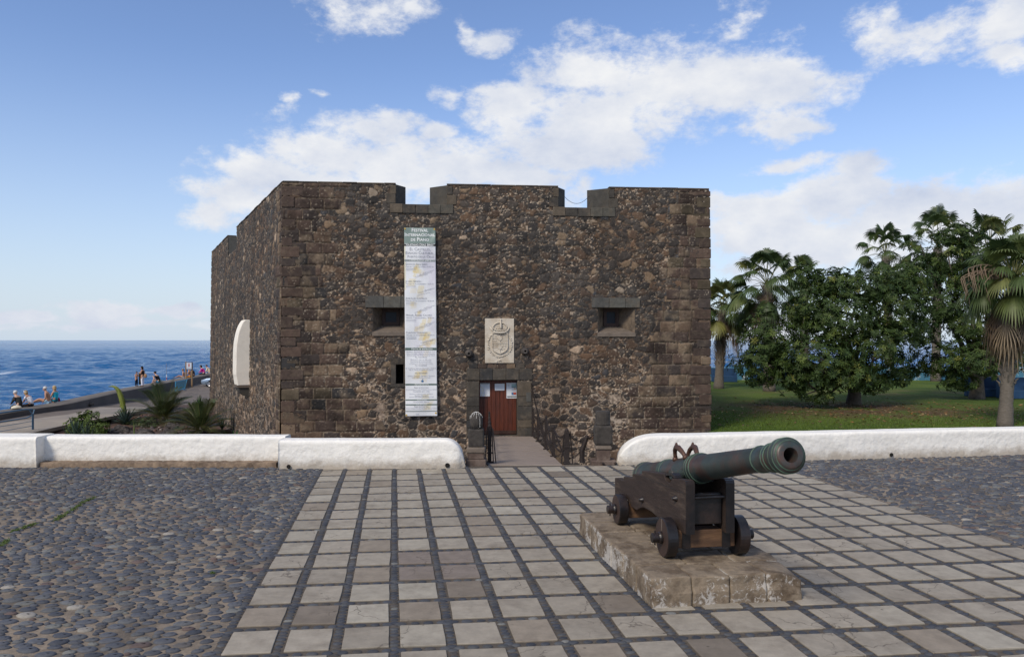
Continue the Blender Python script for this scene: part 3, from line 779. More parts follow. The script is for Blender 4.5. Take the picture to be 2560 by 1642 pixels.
PAL_R = [(6, (.038, .035, .033)), (5, (.052, .047, .043)), (3, (.068, .060, .053)), (3.0, (.078, .056, .042)), (1.2, (.11, .074, .050)), (1.0, (.18, .135, .092)), (.4, (.33, .265, .20)), (.4, (.05, .053, .058))]
PAL_B = [(5, (.060, .042, .034)), (4, (.082, .055, .042)), (3, (.050, .039, .034)), (1.8, (.112, .075, .051)), (.9, (.17, .12, .08)), (1.0, (.036, .034, .033)), (.8, (.074, .058, .038))]
MORT = np.array((.150, .112, .078)); MORTD = np.array((.050, .038, .030)); LIME = np.array((.46, .38, .29))
def masonry(U, Z, W, seed, blockmask, sc=1.0):
    wx = U + .17 * (fbm(U * 2.6, Z * 2.6, seed, 4) - .5); wz = Z + .15 * (fbm(U * 2.6, Z * 3.2, seed + 5, 4) - .5)
    lowp0 = np.clip((2.9 - Z) / 2.6, 0, 1)
    reg = fbm(U * .42, Z * .5, seed + 9, 3)[..., None]
    warm = np.clip((reg - .42) * 3.5 + lowp0[..., None] * .5, 0, 1)              # browner zones of the wall
    speck = vnoise(U * 15, Z * 19, seed + 4)[..., None]; speck2 = fbm(U * 5, Z * 7, seed + 6, 2)[..., None]
    limy = np.clip((fbm(U * .9, Z * .9, seed + 19, 3)[..., None] - .33) * 3, 0, 1)
    mcol = MORTD + (MORT - MORTD) * np.clip(speck2 * 1.7 - .62 + lowp0[..., None] * .6, 0, 1)
    mcol = mcol + (LIME - mcol) * np.clip((speck - .60 + .16 * lowp0[..., None]) * 6, 0, 1) * (.35 + .6 * limy)
    # thin flat chips bedded in the joints
    h0, a1, a2 = cells(wx, wz, .13 * sc, .055 * sc, seed + 1)
    e0 = a2 - a1
    c = pick(h0, PAL_R); mor = e0 < .16 + .10 * lowp0
    c = np.where(mor[..., None], mcol, c); hgt = np.where(mor, -.008, .002 + .004 * np.clip(e0 * 3, 0, 1))
    # small stones
    hs, s1, s2 = cells(wx + 3.1, wz + 1.7, .22 * sc, .15 * sc, seed + 12)
    es = (s2 - s1) - (.08 + .5 * ((hs * 5.1) % 1) ** 1.2)
    ons = (es > 0) & (((hs * 9.7) % 1) > .25)
    c = np.where(ons[..., None], pick((hs * 17.3) % 1, PAL_R), c); hgt = np.where(ons, .006 + .010 * np.clip(es * 3, 0, 1) ** .5, hgt)
    # larger, flattish rubble stones
    h1, b1, b2 = cells(wx, wz, .37 * sc, .26 * sc, seed + 2)
    nb = .09 * (fbm(U * 7, Z * 9, seed + 3, 2) - .5)
    e = (b2 - b1) - (.07 + .36 * ((h1 * 7.77) % 1.0) ** 1.1) + nb
    on = (e > 0) & (((h1 * 3.33) % 1) > .12)
    c1 = pick((h1 * 13.1) % 1, PAL_R) * (.9 + .25 * fbm(U * 9, Z * 12, seed + 31, 3)[..., None])
    c = np.where(on[..., None], c1, c); hgt = np.where(on, .008 + .018 * np.clip(e * 4, 0, 1) ** .6, hgt)
    # mortar smeared round the stones, heavy and pale low on the wall
    web = (~on) & (e > -.12 * lowp0 - .02) & (((h1 * 21.7) % 1) < .12 + .6 * lowp0)
    c = np.where(web[..., None], mcol * .6 + MORT * .4 + .05 * lowp0[..., None], c); hgt = np.where(web, -.006, hgt)
    c = c * (1 + (np.array((1.14, 1.0, .89)) - 1) * (.15 + .6 * warm))
    mix = reg; MW = mcol * .6 + MORT * .4
    # ashlar blocks
    rh = .40
    wob = Z + .03 * (fbm(U * 1.2, Z * 1.2, seed + 33, 2) - .5)
    row = np.floor(wob / rh); fz = wob / rh - row
    bw = .46 + .26 * _h(row.astype(np.int64), np.full(row.shape, 5, np.int64), seed + 40)
    cu = (U + row * .27) / bw; ci = np.floor(cu); jit = (_h(ci.astype(np.int64), row.astype(np.int64), seed + 41) - .5) * .3
    fu_ = cu - ci
    left = jit; right = 1 + (_h((ci + 1).astype(np.int64), row.astype(np.int64), seed + 41) - .5) * .3
    ci = np.where(fu_ < left, ci - 1, np.where(fu_ > right, ci + 1, ci))
    du = np.minimum(np.abs(fu_ - left), np.abs(fu_ - right)) * bw; dz = np.minimum(fz, 1 - fz) * rh
    ed = np.minimum(du, dz) - .012 * (fbm(U * 6, Z * 6, seed + 8, 2) * 2.2) - np.clip(.05 - np.hypot(np.clip(.10 - du, 0, 1), np.clip(.10 - dz, 0, 1)) * -0 , 0, 0)
    cornr = np.hypot(np.clip(.07 - du, 0, 1), np.clip(.07 - dz, 0, 1))
    ed = np.minimum(ed, .075 - cornr)
    hb = _h(ci.astype(np.int64), row.astype(np.int64), seed + 50)
    cb = pick(hb, PAL_B)
    patch = np.clip((fbm(U * 2.3, Z * 3.1, seed + 61, 4)[..., None] - .5) * 5, 0, 1)
    cb = cb + (np.array((.20, .15, .10)) - cb) * patch * .6
    bm_ = blockmask(U, Z, row)
    damp = np.clip((fbm(U * 1.3 + 5, Z * 1.9, seed + 63, 4)[..., None] - .52) * 5, 0, 1); cb = cb * (1 - .45 * damp)
    bon = bm_ & (ed > 0)
    bm2 = bm_ & (ed > -.02); c = np.where((bm_ & bm2)[..., None], MW, c); bon = bon; c = np.where(bon[..., None], cb, c)
    hgt = np.where(bm2, -.015, hgt); hgt = np.where(bon, .010 + .022 * np.clip(ed * 14, 0, 1) ** .6 + .006 * fbm(U * 7, Z * 7, seed + 65, 3), hgt)
    grain = vnoise(U * 24, Z * 24, seed + 70)[..., None] * .5 + vnoise(U * 50, Z * 50, seed + 71)[..., None] * .5
    c = c * (.72 + .56 * grain)
    spots = np.clip((vnoise(U * 19, Z * 24, seed + 80)[..., None] - .80) * 10, 0, 1) * (.25 + .9 * limy)
    c = c + (LIME * .8 - c) * spots * .7
    hgt = hgt + .010 * (grain[..., 0] - .5)
    streak = 1 - .28 * np.clip((fbm(U * 1.6, Z * .22, seed + 90, 4)[..., None] - .5) * 4, 0, 1)
    return hgt, np.clip(c * 1.03 * streak, 0, 1)
def face_mesh(name, ptf, W, du, dz, seed, blockmask, holes, nrm):
    us = np.linspace(0, W, int(round(W / du)) + 1); zs = np.linspace(ZB, ZT, int(round((ZT - ZB) / dz)) + 1)
    for (a, b, c_, d) in holes:                # snap grid lines on to the openings
        for e in (a, b): us[np.argmin(np.abs(us - e))] = e
        for e in (c_, d):
            if e < ZT: zs[np.argmin(np.abs(zs - e))] = e
    U, Z = np.meshgrid(us, zs)
    H, Cc = masonry(U, Z, W, seed, blockmask)
    keep = np.ones((len(zs) - 1, len(us) - 1), bool)
    uc = (us[:-1] + us[1:]) / 2; zc = (zs[:-1] + zs[1:]) / 2
    fade = np.ones_like(H)
    for (a, b, c_, d) in holes:
        keep &= ~((uc[None] > a) & (uc[None] < b) & (zc[:, None] > c_) & (zc[:, None] < d))
        dist = np.maximum(np.maximum(a - U, U - b), np.maximum(c_ - Z, Z - d))
        fade = np.minimum(fade, np.clip(dist / .05, 0, 1))
    H = H * fade
    H = H * np.clip((ZT - Z) / .04, 0, 1)
    ed = np.minimum(U, W - U); H = np.where(ed < .02, 0.0, H)
    V = np.zeros(U.shape + (3,))
    P0 = FL
    du_v = fu if name == 'front' else lu_
    for i in range(3):
        V[..., i] = P0[i] + du_v[i] * U + nrm[i] * ((ZT - Z) * .012 + H) + (Z if i == 2 else 0)
    idx = np.arange(U.size).reshape(U.shape)
    q = np.stack([idx[:-1, :-1], idx[:-1, 1:], idx[1:, 1:], idx[1:, :-1]], -1)[keep]
    if name != 'front': q = q[:, ::-1]
    return mesh_np('wall', V.reshape(-1, 3), q, Cc.reshape(-1, 3), smooth=True)
def stones(mb, name, pal, parent, bevel=.012, seed=0, var=.2, m=None):
    "one mesh of several dressed stones, each with its own tone"
    rnd = random.Random(seed or len(mb.v)); me = mb.mesh(name, bevel=bevel); n = len(me.vertices); lay = np.zeros((n, 3)); seen = set()
    bm = bmesh.new(); bm.from_mesh(me); bm.verts.ensure_lookup_table()
    for v in bm.verts:
        if v.index in seen: continue
        st_ = [v]; isl = []; seen.add(v.index)
        while st_:
            q = st_.pop(); isl.append(q.index)
            for e in q.link_edges:
                o_ = e.other_vert(q)
                if o_.index not in seen: seen.add(o_.index); st_.append(o_)
        lay[isl] = pick(np.array([rnd.random()]), pal)[0] * rnd.uniform(1 - var, 1 + var)
        if bevel >= .012:
            j = Vector((rnd.gauss(0, .006), rnd.gauss(0, .006), rnd.gauss(0, .005)))
            for i in isl: v2 = bm.verts[i]; v2.co += j
    bm.to_mesh(me); bm.free()
    a_ = me.color_attributes.new('Col', 'FLOAT_COLOR', 'POINT'); c4 = np.ones((n, 4), np.float32); c4[:, :3] = lay; a_.data.foreach_set('color', c4.ravel())
    return obj(name, me, m or M['stone'], parent)
M['stone'] = mat('dressed_stone', (1, 1, 1), .9, .35, 5, .6, 16, attr=True, spec=.25, col2=(.15, .115, .08), c2scale=2.6, c2amt=.5, c2edge=(.5, .68), bdist=.015)
PAL_D = [(4, (.056, .050, .043)), (3, (.072, .062, .050)), (2, (.095, .076, .056)), (1, (.04, .039, .038))]
PAL_L = [(3, (.080, .077, .067)), (2, (.068, .066, .06)), (1, (.095, .088, .073))]
# openings, read off the photograph
e1a, _ = f_uz(990, 500); e1b, _ = f_uz(1117, 500); _, e1z = f_uz(1050, 511)
e2a, _ = f_uz(1396, 500); e2b, _ = f_uz(1522, 500); _, e2z = f_uz(1450, 519)
w1a, w1z1 = f_uz(932, 769); w1b, w1z0 = f_uz(1023, 830)
w2a, w2z1 = f_uz(1494, 769); w2b, w2z0 = f_uz(1587, 832)
s1a, s1z1 = f_uz(990, 911); s1b, s1z0 = f_uz(1009, 959)
da, dz1 = f_uz(1198, 950); db, dz0 = f_uz(1293.5, 1089)
FH = [(e1a, e1b, e1z, ZT + 1), (e2a, e2b, e2z, ZT + 1), (w1a, w1b, w1z0, w1z1), (w2a, w2b, w2z0, w2z1), (s1a, s1b, s1z0, s1z1), (da, db, dz0, dz1)]
def fmask(U, Z, row):
    hl = _h(row.astype(np.int64), np.full(row.shape, 1, np.int64), 901); hr = _h(row.astype(np.int64), np.full(row.shape, 2, np.int64), 902)
    lq = U < 1.15 + hl * 1.1 + np.clip((2.6 - Z) * .45, 0, 1.5)
    rq = U > FW - (1.1 + hr * .9 + np.clip((3.2 - Z) * .55, 0, 2.0))
    return lq | rq
EMB_L0, EMB_L1 = l_u(592), l_u(571)
def lmask(U, Z, row):
    hl = _h(row.astype(np.int64), np.full(row.shape, 3, np.int64), 903); hr = _h(row.astype(np.int64), np.full(row.shape, 4, np.int64), 904)
    return (U < .5 + hl * .8) | (U > LW - (2.2 + hr * 1.2)) 
obj('wall', face_mesh('front', fpt, FW, .028, .028, 100, fmask, FH, fn), M['masonry'], castle)
obj('wall', face_mesh('left', lpt, LW, .055, .03, 300, lmask, [(EMB_L0, EMB_L1, 7.1, ZT + 1)], ln), M['masonry'], castle)
# back and right walls, parapet inner faces, deck
def simple_wall(a, b, th=.6):
    n = 60; V = []; Fq = []
    for i in range(n + 1):
        p = a.lerp(b, i / n)
        for j in range(31):
            z = ZB + (ZT - ZB) * j / 30; V.append((p.x, p.y, z))
    for i in range(n):
        for j in range(30): Fq.append((i * 31 + j, (i + 1) * 31 + j, (i + 1) * 31 + j + 1, i * 31 + j + 1))
    V = np.array(V); U = np.repeat(np.linspace(0, (b - a).length, n + 1), 31); Zz = V[:, 2]
    _, cc_ = masonry(U, Zz, 20, 500, lambda u, z, r: u < 1.2)
    return mesh_np('wall', V, Fq, cc_)
obj('wall', simple_wall(FR, BR), M['masonry'], castle); obj('wall', simple_wall(BR, BL), M['masonry'], castle)
TH = .48; DECK = 6.6
def inset_poly(d):
    P = [FL, FR, BR, BL]; out = []
    c = sum(P, Vector()) / 4
    n = 4
    for i in range(n):
        a, b, c2 = P[i - 1], P[i], P[(i + 1) % n]
        d1 = (b - a).normalized(); d2 = (c2 - b).normalized()
        n1 = Vector((-d1.y, d1.x, 0)); n2 = Vector((-d2.y, d2.x, 0))
        bis = (n1 + n2); out.append(b + bis / (1 + n1.dot(n2)) * d)
    return out
IN = inset_poly(TH)
me = bpy.data.meshes.new('roof'); ip = inset_poly(.3); me.from_pydata([(p.x, p.y, DECK) for p in ip], [], [(0, 1, 2, 3)]); obj('roof', me, M['concrete_dark'], castle)
# parapet: solid prisms behind each merlon run, with splayed cheeks
M['capst'] = mat('coping_stone', (.075, .06, .05), .9, .3, 3, .4, 12, col2=(.14, .11, .085), c2scale=1.5, c2amt=.5)
def merlon(P, z0, z1, name='parapet', m=None):
    mb = MB(); mb.prism([(p[0], p[1]) for p in P], lambda a, b, d: (a, b, d), z0, z1); return mb.build(name, m or M['ashlar'], castle)
def fq(u, d): p = FL + fu * u - fn * d; return (p.x, p.y)
def lq(u, d): p = FL + lu_ * u - ln * d; return (p.x, p.y)
i1a, _ = f_uz(1014, 500); i1b, _ = f_uz(1079, 500); i2a, _ = f_uz(1412, 500); i2b, _ = f_uz(1474, 500)
# shift inner corners for their depth (perspective)
def inner(px, d=TH):
    r = (px - CX) / F; o = FL - fn * d
    return (r * o.y - o.x) / (fu.x - r * fu.y)
i1a, i1b, i2a, i2b = inner(1014), inner(1074.5), inner(1412), inner(1467.5)
g = .012
merlon([fq(g + .05, g), fq(e1a, g), fq(i1a, TH), (IN[0].x, IN[0].y)], DECK, ZT - .004)
merlon([fq(e1b, g), fq(e2a, g), fq(i2a, TH), fq(i1b, TH)], DECK, ZT - .004)
merlon([fq(e2b, g), fq(FW - g, g), (IN[1].x, IN[1].y), fq(i2b, TH)], DECK, ZT - .004)
el0, el1 = EMB_L0, EMB_L1
merlon([lq(g + .05, g), lq(el0, g), lq(el0, TH), (IN[0].x, IN[0].y)][::-1], DECK, ZT - .006)
merlon([lq(el1, g), lq(LW - g, g), (IN[3].x, IN[3].y), lq(el1, TH)][::-1], DECK, ZT - .006, m=M['lintel'])
for (a, b, c_, d) in ((FR, BR, IN[2], IN[1]), (BR, BL, IN[3], IN[2])):
    merlon([(a.x, a.y), (b.x, b.y), (c_.x, c_.y), (d.x, d.y)], DECK, ZT - .3)
# sills of the gun openings
for (a, b, ia, ib, z) in ((e1a, e1b, i1a, i1b, e1z), (e2a, e2b, i2a, i2b, e2z)):
    merlon([fq(a, g), fq(b, g), fq(ib, TH), fq(ia, TH)], DECK, z - .02, 'sill', M['capst'])
    mb = MB(); n = 5; ua, ub = a - .22, b + .25
    for i in range(n):
        x0 = ua + (ub - ua) * i / n + .008; x1 = ua + (ub - ua) * (i + 1) / n - .008
        mb.prism([(x0, z - .33), (x1, z - .33), (x1, z - .002), (x0, z - .002)], lambda p, q, d: fpt(p, q, d), .02, -.055)
    stones(mb, 'sill', PAL_D + PAL_L, castle, .015)
merlon([lq(el0, g), lq(el1, g), lq(el1, TH), lq(el0, TH)][::-1], DECK, 7.08, 'sill', M['capst'])
# dressed blocks at the opening cheeks (seen on the face of the parapet)
mb = MB()
for (u, sg) in ((e1a, -1), (e1b, 1), (e2a, -1), (e2b, 1)):
    z = (e1z if u < 8 else e2z) + .01; k = 0
    while z < ZT - .08:
        hh = min(.36, ZT - .03 - z); w = .20 if (k % 2) else .34
        x0, x1 = (u - w, u - .003) if sg < 0 else (u + .003, u + w)
        mb.prism([(x0, z), (x1, z), (x1, z + hh - .015), (x0, z + hh - .015)], lambda p, q, d: fpt(p, q, d), .03, -.045); z += hh; k += 1
stones(mb, 'quoins', PAL_D, castle)
# thin coping along the merlon tops
def coping(P0, P1, dirv, nrm, u0, u1, seed):
    mb = MB(); rnd = random.Random(seed); u = u0
    while u < u1 - .02:
        w = min(rnd.uniform(.5, 1.1), u1 - u); zz = ZT + rnd.uniform(-.002, .012); o = rnd.uniform(.02, .05)
        if u1 - (u + w) < .3: w = u1 - u
        pts = [P0 + dirv * u + nrm * o, P0 + dirv * (u + w - .01) + nrm * o, P0 + dirv * (u + w - .01) - nrm * (TH - .06), P0 + dirv * u - nrm * (TH - .06)]
        mb.prism([(p.x, p.y) for p in pts], lambda a, b, d: (a, b, d), ZT + .002 - .0, zz + .045); u += w
    stones(mb, 'coping', [(2, (.075, .06, .05)), (2, (.055, .047, .04)), (1, (.12, .095, .07))], castle, .0119)
for (a, b, s_) in ((0.0, e1a, 1), (e1b, e2a, 2), (e2b, FW, 3)): coping(FL, FR, fu, fn, a, b, s_)
coping(FL, BL, lu_, ln, .0, el0, 4); coping(FL, BL, lu_, ln, el1, LW, 5)
# thin line hanging across the right gun opening
mb = MB(); a = fpt(i2a - .05, ZT - .28, .3); b = fpt(i2b + .05, ZT - .25, .3)
mb.tube([a.lerp(b, t) - Vector((0, 0, .28 * 4 * t * (1 - t))) for t in np.linspace(0, 1, 11)], .008, 5); mb.build('cable', M['iron'], castle)
# irregular corner stones proud of the front corners
for (side, seed) in ((0, 31), (1, 32)):
    rnd = random.Random(seed); mb = MB(); z = ZB + .1; k = 0
    while z < ZT - .1:
        hh = rnd.uniform(.3, .44); hh = min(hh, ZT - .02 - z); w = rnd.uniform(.35, .5) if k % 2 else rnd.uniform(.55, .8); o = -.02 - rnd.uniform(.01, .035)
        x0, x1 = (-.03 - rnd.uniform(0, .02), w) if side == 0 else (FW - w, FW + .03 + rnd.uniform(0, .02))
        mb.prism([(x0, z), (x1, z), (x1, z + hh - .025), (x0, z + hh - .025)], lambda p, q, d: fpt(p, q, d), .25, o)
        z += hh; k += 1
    stones(mb, 'quoins', PAL_B, castle, .03, seed)

# windows
M['wood_dark'] = mat('dark_brown_wood', (.045, .02, .012), .6, .3, 8, .2, stretch=(1, 1, 5))
mg, nt_, b_ = new_mat('dark_glass'); b_.inputs['Base Color'].default_value = (.01, .014, .024, 1); b_.inputs['Roughness'].default_value = .25; b_.inputs['Specular IOR Level'].default_value = .15; M['glass'] = mg
def window(a, b, z0, z1, ipx, ipy, lint, label=None):
    "opening a..b, z0..z1 splays to the inner frame seen at photo pixels"
    dpt = .75
    def iu(px):
        r = (px - CX) / F; o = FL - fn * dpt
        return (r * o.y - o.x) / (fu.x - r * fu.y)
    ia, ib = iu(ipx[0]), iu(ipx[1])
    ym = (FL + fu * ((ia + ib) / 2) - fn * dpt).y
    iz1 = CAMZ - (ipy[0] - HZ) / F * ym; iz0 = CAMZ - (ipy[1] - HZ) / F * ym
    iz1 = max(iz1, z1 + .1) if False else z1 - .01
    w = empty('window', parent=castle)
    o = [fpt(a, z0, 0), fpt(b, z0, 0), fpt(b, z1, 0), fpt(a, z1, 0)]
    i = [fpt(ia, iz0, dpt), fpt(ib, iz0, dpt), fpt(ib, iz1, dpt), fpt(ia, iz1, dpt)]
    j = MB(); j.add(o + i, [(1, 2, 6, 5), (2, 3, 7, 6), (3, 0, 4, 7)])
    # subdivide for colour
    obj('reveal', j.mesh('reveal', clean=False), M['reveal'], w)
    s_ = MB(); s_.add([fpt(a - .02, z0 - .012, -.05), fpt(b + .02, z0 - .012, -.05), i[1] , i[0], fpt(a - .02, z0 - .14, -.05), fpt(b + .02, z0 - .14, -.05)], [(0, 1, 2, 3), (4, 5, 1, 0)])
    obj('sill', s_.mesh('sill', clean=False), M['palesill'], w)
    fr = MB(); t = .07
    for (x0, x1, y0, y1) in ((ia, ia + t, iz0, iz1), (ib - t, ib, iz0, iz1), (ia + t, ib - t, iz0, iz0 + t), (ia + t, ib - t, iz1 - t, iz1)):
        fr.prism([(x0 + .001, y0), (x1 - .001, y0), (x1 - .001, y1), (x0 + .001, y1)], lambda p, q, d: fpt(p, q, d), dpt + .02, dpt - .06)
    x0, x1, y0, y1 = ia + t, ib - t, iz0 + t, iz1 - t; t2 = .05
    for (p0, p1, q0, q1) in ((x0, x0 + t2, y0, y1), (x1 - t2, x1, y0, y1), (x0 + t2, x1 - t2, y0, y0 + t2), (x0 + t2, x1 - t2, y1 - t2, y1)):
        fr.prism([(p0, q0), (p1, q0), (p1, q1), (p0, q1)], lambda p, q, d: fpt(p, q, d), dpt + .02, dpt - .03)
    fr.build('frame', M['wood_dark'], w)
    gl = MB(); gl.prism([(x0, y0), (x1, y0), (x1, y1), (x0, y1)], lambda p, q, d: fpt(p, q, d), dpt + .03, dpt + .02); gl.build('pane', M['glass'], w)
    bk = MB(); bk.prism([(ia - .02, iz0 - .02), (ib + .02, iz0 - .02), (ib + .02, iz1 + .02), (ia - .02, iz1 + .02)], lambda p, q, d: fpt(p, q, d), dpt + .2, dpt + .1); bk.build('shutter', M['black'], w)
    lu0, lz1 = f_uz(lint[0], lint[2]); lu1, lz0 = f_uz(lint[1], lint[3])
    lb = MB(); mid = (lu0 + lu1) / 2 + .1
    for (x0, x1) in ((lu0, lu0 + (lu1 - lu0) * .36), (lu0 + (lu1 - lu0) * .36 + .01, lu0 + (lu1 - lu0) * .70), (lu0 + (lu1 - lu0) * .70 + .01, lu1)):
        lb.prism([(x0, z1 + .002), (x1, z1 + .002), (x1, lz1), (x0, lz1)], lambda p, q, d: fpt(p, q, d), .4, -.06)
    stones(lb, 'lintel', PAL_L, w, .011)
    return w
M['reveal'] = mat('reveal_plaster', (.155, .118, .084), .92, .45, 4, .7, 9, col2=(.05, .04, .034), c2scale=3, c2amt=.7, bdist=.03)
window(w1a, w1b, w1z0, w1z1, (956, 999.5), (769, 813), (913.5, 1040, 740, 765))
window(w2a, w2b, w2z0, w2z1, (1507.5, 1545), (769, 816), (1478.6, 1599, 744.5, 768))
# slit
sl = empty('window', parent=castle)
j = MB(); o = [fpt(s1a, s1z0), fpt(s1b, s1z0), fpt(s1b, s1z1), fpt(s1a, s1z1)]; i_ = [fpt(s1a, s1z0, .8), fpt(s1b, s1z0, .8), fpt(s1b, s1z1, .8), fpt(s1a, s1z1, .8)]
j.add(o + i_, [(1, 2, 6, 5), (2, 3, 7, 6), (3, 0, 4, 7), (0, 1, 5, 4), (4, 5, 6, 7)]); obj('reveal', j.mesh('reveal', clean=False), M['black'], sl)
j = MB()
for (x0, x1, y0, y1) in ((s1a - .2, s1b + .12, s1z1 + .002, s1z1 + .22), (s1a - .18, s1a - .003, s1z0, s1z1), (s1b + .003, s1b + .12, s1z0, s1z1), (s1a - .2, s1b + .12, s1z0 - .12, s1z0 - .002)):
    j.prism([(x0, y0), (x1, y0), (x1, y1), (x0, y1)], lambda p, q, d: fpt(p, q, d), .1, -.045)
stones(j, 'surround', PAL_D, sl, .01)

# door
M['door'] = mat('red_brown_door_wood', (.105, .025, .010), .45, .35, 3, .3, 25, stretch=(7, 7, .8), spec=.4, col2=(.045, .013, .008), c2scale=1.2, c2amt=.6, bdist=.004)
door = empty('door', parent=castle)
DD = .32
def door_u(px, d=DD):
    r = (px - CX) / F; o = FL - fn * (d - .1)
    return (r * o.y - o.x) / (fu.x - r * fu.y)
j = MB(); o = [fpt(da, dz0), fpt(db, dz0), fpt(db, dz1), fpt(da, dz1)]; i_ = [fpt(da, dz0, .5), fpt(db, dz0, .5), fpt(db, dz1, .5), fpt(da, dz1, .5)]
j.add(o + i_, [(1, 2, 6, 5), (2, 3, 7, 6), (3, 0, 4, 7), (0, 1, 5, 4)]); obj('reveal', j.mesh('reveal', clean=False), M['ashlar'], door)
j = MB(); n = 9; u = da + .005
for k in range(n):
    w = (db - da - .01) / n
    j.prism([(u + .004, dz0 + .02), (u + w - .004, dz0 + .02), (u + w - .004, dz1 - .03), (u + .004, dz1 - .03)], lambda p, q, d: fpt(p, q, d), DD + .05, DD + random.uniform(-.004, .004)); u += w
j.build('leaf_panel', M['door'], door, bevel=.006)
j = MB(); j.prism([(da, dz0), (db, dz0), (db, dz1), (da, dz1)], lambda p, q, d: fpt(p, q, d), DD + .12, DD + .052); j.build('backing', M['black'], door)
hz = f_uz(1200, 996)[1]
j = MB(); j.prism([(da + .02, hz - .025), (da + .32, hz - .02), (da + .32, hz + .015), (da + .02, hz + .03)], lambda p, q, d: fpt(p, q, d), DD, DD - .015)
j.prism([(da + .02, dz0 + .03), (db - .02, dz0 + .03), (db - .02, dz0 + .16), (da + .02, dz0 + .16)], lambda p, q, d: fpt(p, q, d), DD, DD - .02); j.build('hinge', M['wood_dark'], door)
# stone surround
j = MB(); sa, sz1 = f_uz(1166, 922); sb, _ = f_uz(1330, 922)
n = 5
for k in range(n):
    x0 = sa + (sb - sa) * k / n; x1 = sa + (sb - sa) * (k + 1) / n
    j.prism([(x0 + .005, dz1 + .003), (x1 - .005, dz1 + .003), (x1 - .005, sz1), (x0 + .005, sz1)], lambda p, q, d: fpt(p, q, d), .3, -.05)
for (x0, x1) in ((sa, da - .003), (db + .003, sb)):
    z = dz0 - .02; hs = [.33, .28, .5, .36, .55]
    for hh in hs:
        z2 = min(z + hh, dz1 - .002)
        j.prism([(x0, z), (x1, z), (x1, z2 - .012), (x0, z2 - .012)], lambda p, q, d: fpt(p, q, d), .3, -.04 - random.uniform(0, .01)); z = z2
stones(j, 'surround', PAL_D, door, .0119, var=.12)
j = MB(); _, hz1 = f_uz(1240, 908)
n = 7
for k in range(n):
    x0 = sa + .1 + (sb - sa) * k / n; x1 = x0 + (sb - sa) / n - .03
    j.prism([(x0, sz1 + .015), (x1, sz1 + .015), (x1, hz1 - .015), (x0, hz1 - .015)], lambda p, q, d: fpt(p, q, d), .1, -.03)
stones(j, 'surround', PAL_D + PAL_B, door, .015)
# small slate plate right of the door
pa, pz1 = f_uz(1315, 980); pb, pz0 = f_uz(1327, 1003)
j = MB(); j.prism([(pa, pz0), (pb, pz0), (pb, pz1), (pa, pz1)], lambda p, q, d: fpt(p, q, d), 0, -.062); j.build('plate', M['lintel'], castle, bevel=.004)
# two carved water spouts
for (px, py) in ((1172, 884), (1312, 878)):
    u, z = f_uz(px, py); j = MB()
    j.lathe([(0, .12), (.10, .15), (.20, .11), (.26, .09), (.262, .045), (.18, .03)], fpt(u, z, .02), fn, 12, cap=False); j.build('spout', M['rock'], castle, smooth=True)

# white box oriel on the left wall
def oriel():
    u0, u1 = l_u(629), l_u(629) + 1.1
    root = empty('oriel', parent=castle)
    P = lpt(u0, 0); yy = P.y
    zt = CAMZ - (799 - HZ) / F * yy; zb = CAMZ - (963 - HZ) / F * yy
    prof = [(-.05, zb), (.50, zb), (.55, zb + .35)]
    H = zt - zb
    for t in np.linspace(0, 1, 9)[1:]: prof.append((.58, zb + .35 + t * H * .35))
    for a in np.linspace(0, 75, 10)[1:]: prof.append((.58 - .50 * (1 - math.cos(R(a))), zb + .35 + H * .35 + (H * .65 - .35) * math.sin(R(a)) / math.sin(R(75))))
    prof.append((-.05, zt - .02))
    j = MB(); j.prism(prof, lambda a, b, d: lpt(d, b, -a), u0, u1); j.build('box', M['white2'], root, bevel=.03)
    j = MB(); j.prism([(-.05, zb - .01), (.52, zb - .01), (.50, zb - .09), (-.05, zb - .10)], lambda a, b, d: lpt(d, b, -a), u0 + .02, u1); j.build('ledge', M['palesill'], root)
    pr = [(-.05, zb - .10)] + [(.43 * math.cos(R(a)), zb - .10 - .42 * math.sin(R(a))) for a in range(0, 91, 15)] + [(-.05, zb - .52)]
    j = MB(); j.prism(pr, lambda a, b, d: lpt(d, b, -a), u0 + .08, u1 - .1); j.build('corbel', M['ashlar'], root)
M['white2'] = mat('old_white_plaster', (.80, .75, .66), .9, .06, 3, .3, 10, col2=(.45, .38, .30), c2scale=1.6, c2amt=.45, c2edge=(.55, .75))
oriel()
# ------------------------------------------------------------------ lettering
def text_me(txt, width=None, height=None, smallcaps=False, align='CENTER', shear=0, bold=0.0):
    cu = bpy.data.curves.new('lettering', 'FONT'); cu.body = txt; cu.align_x = align; cu.size = 1; cu.resolution_u = 2; cu.shear = shear; cu.offset = bold
    if smallcaps:
        cu.small_caps_scale = .78
        for i in range(len(txt)): cu.body_format[i].use_small_caps = True
    o = bpy.data.objects.new('lettering', cu); C.objects.link(o)
    bpy.context.view_layer.update()
    me = bpy.data.meshes.new_from_object(o.evaluated_get(bpy.context.evaluated_depsgraph_get()))
    bpy.data.objects.remove(o); bpy.data.curves.remove(cu)
    n = len(me.vertices); co = np.zeros(n * 3, np.float32); me.vertices.foreach_get('co', co); co = co.reshape(-1, 3)
    fs = [tuple(p.vertices) for p in me.polygons]; bpy.data.meshes.remove(me)
    if n == 0: return co, fs
    if width:
        co *= width / (co[:, 0].max() - co[:, 0].min())
    elif height: co *= height / .72
    return co, fs
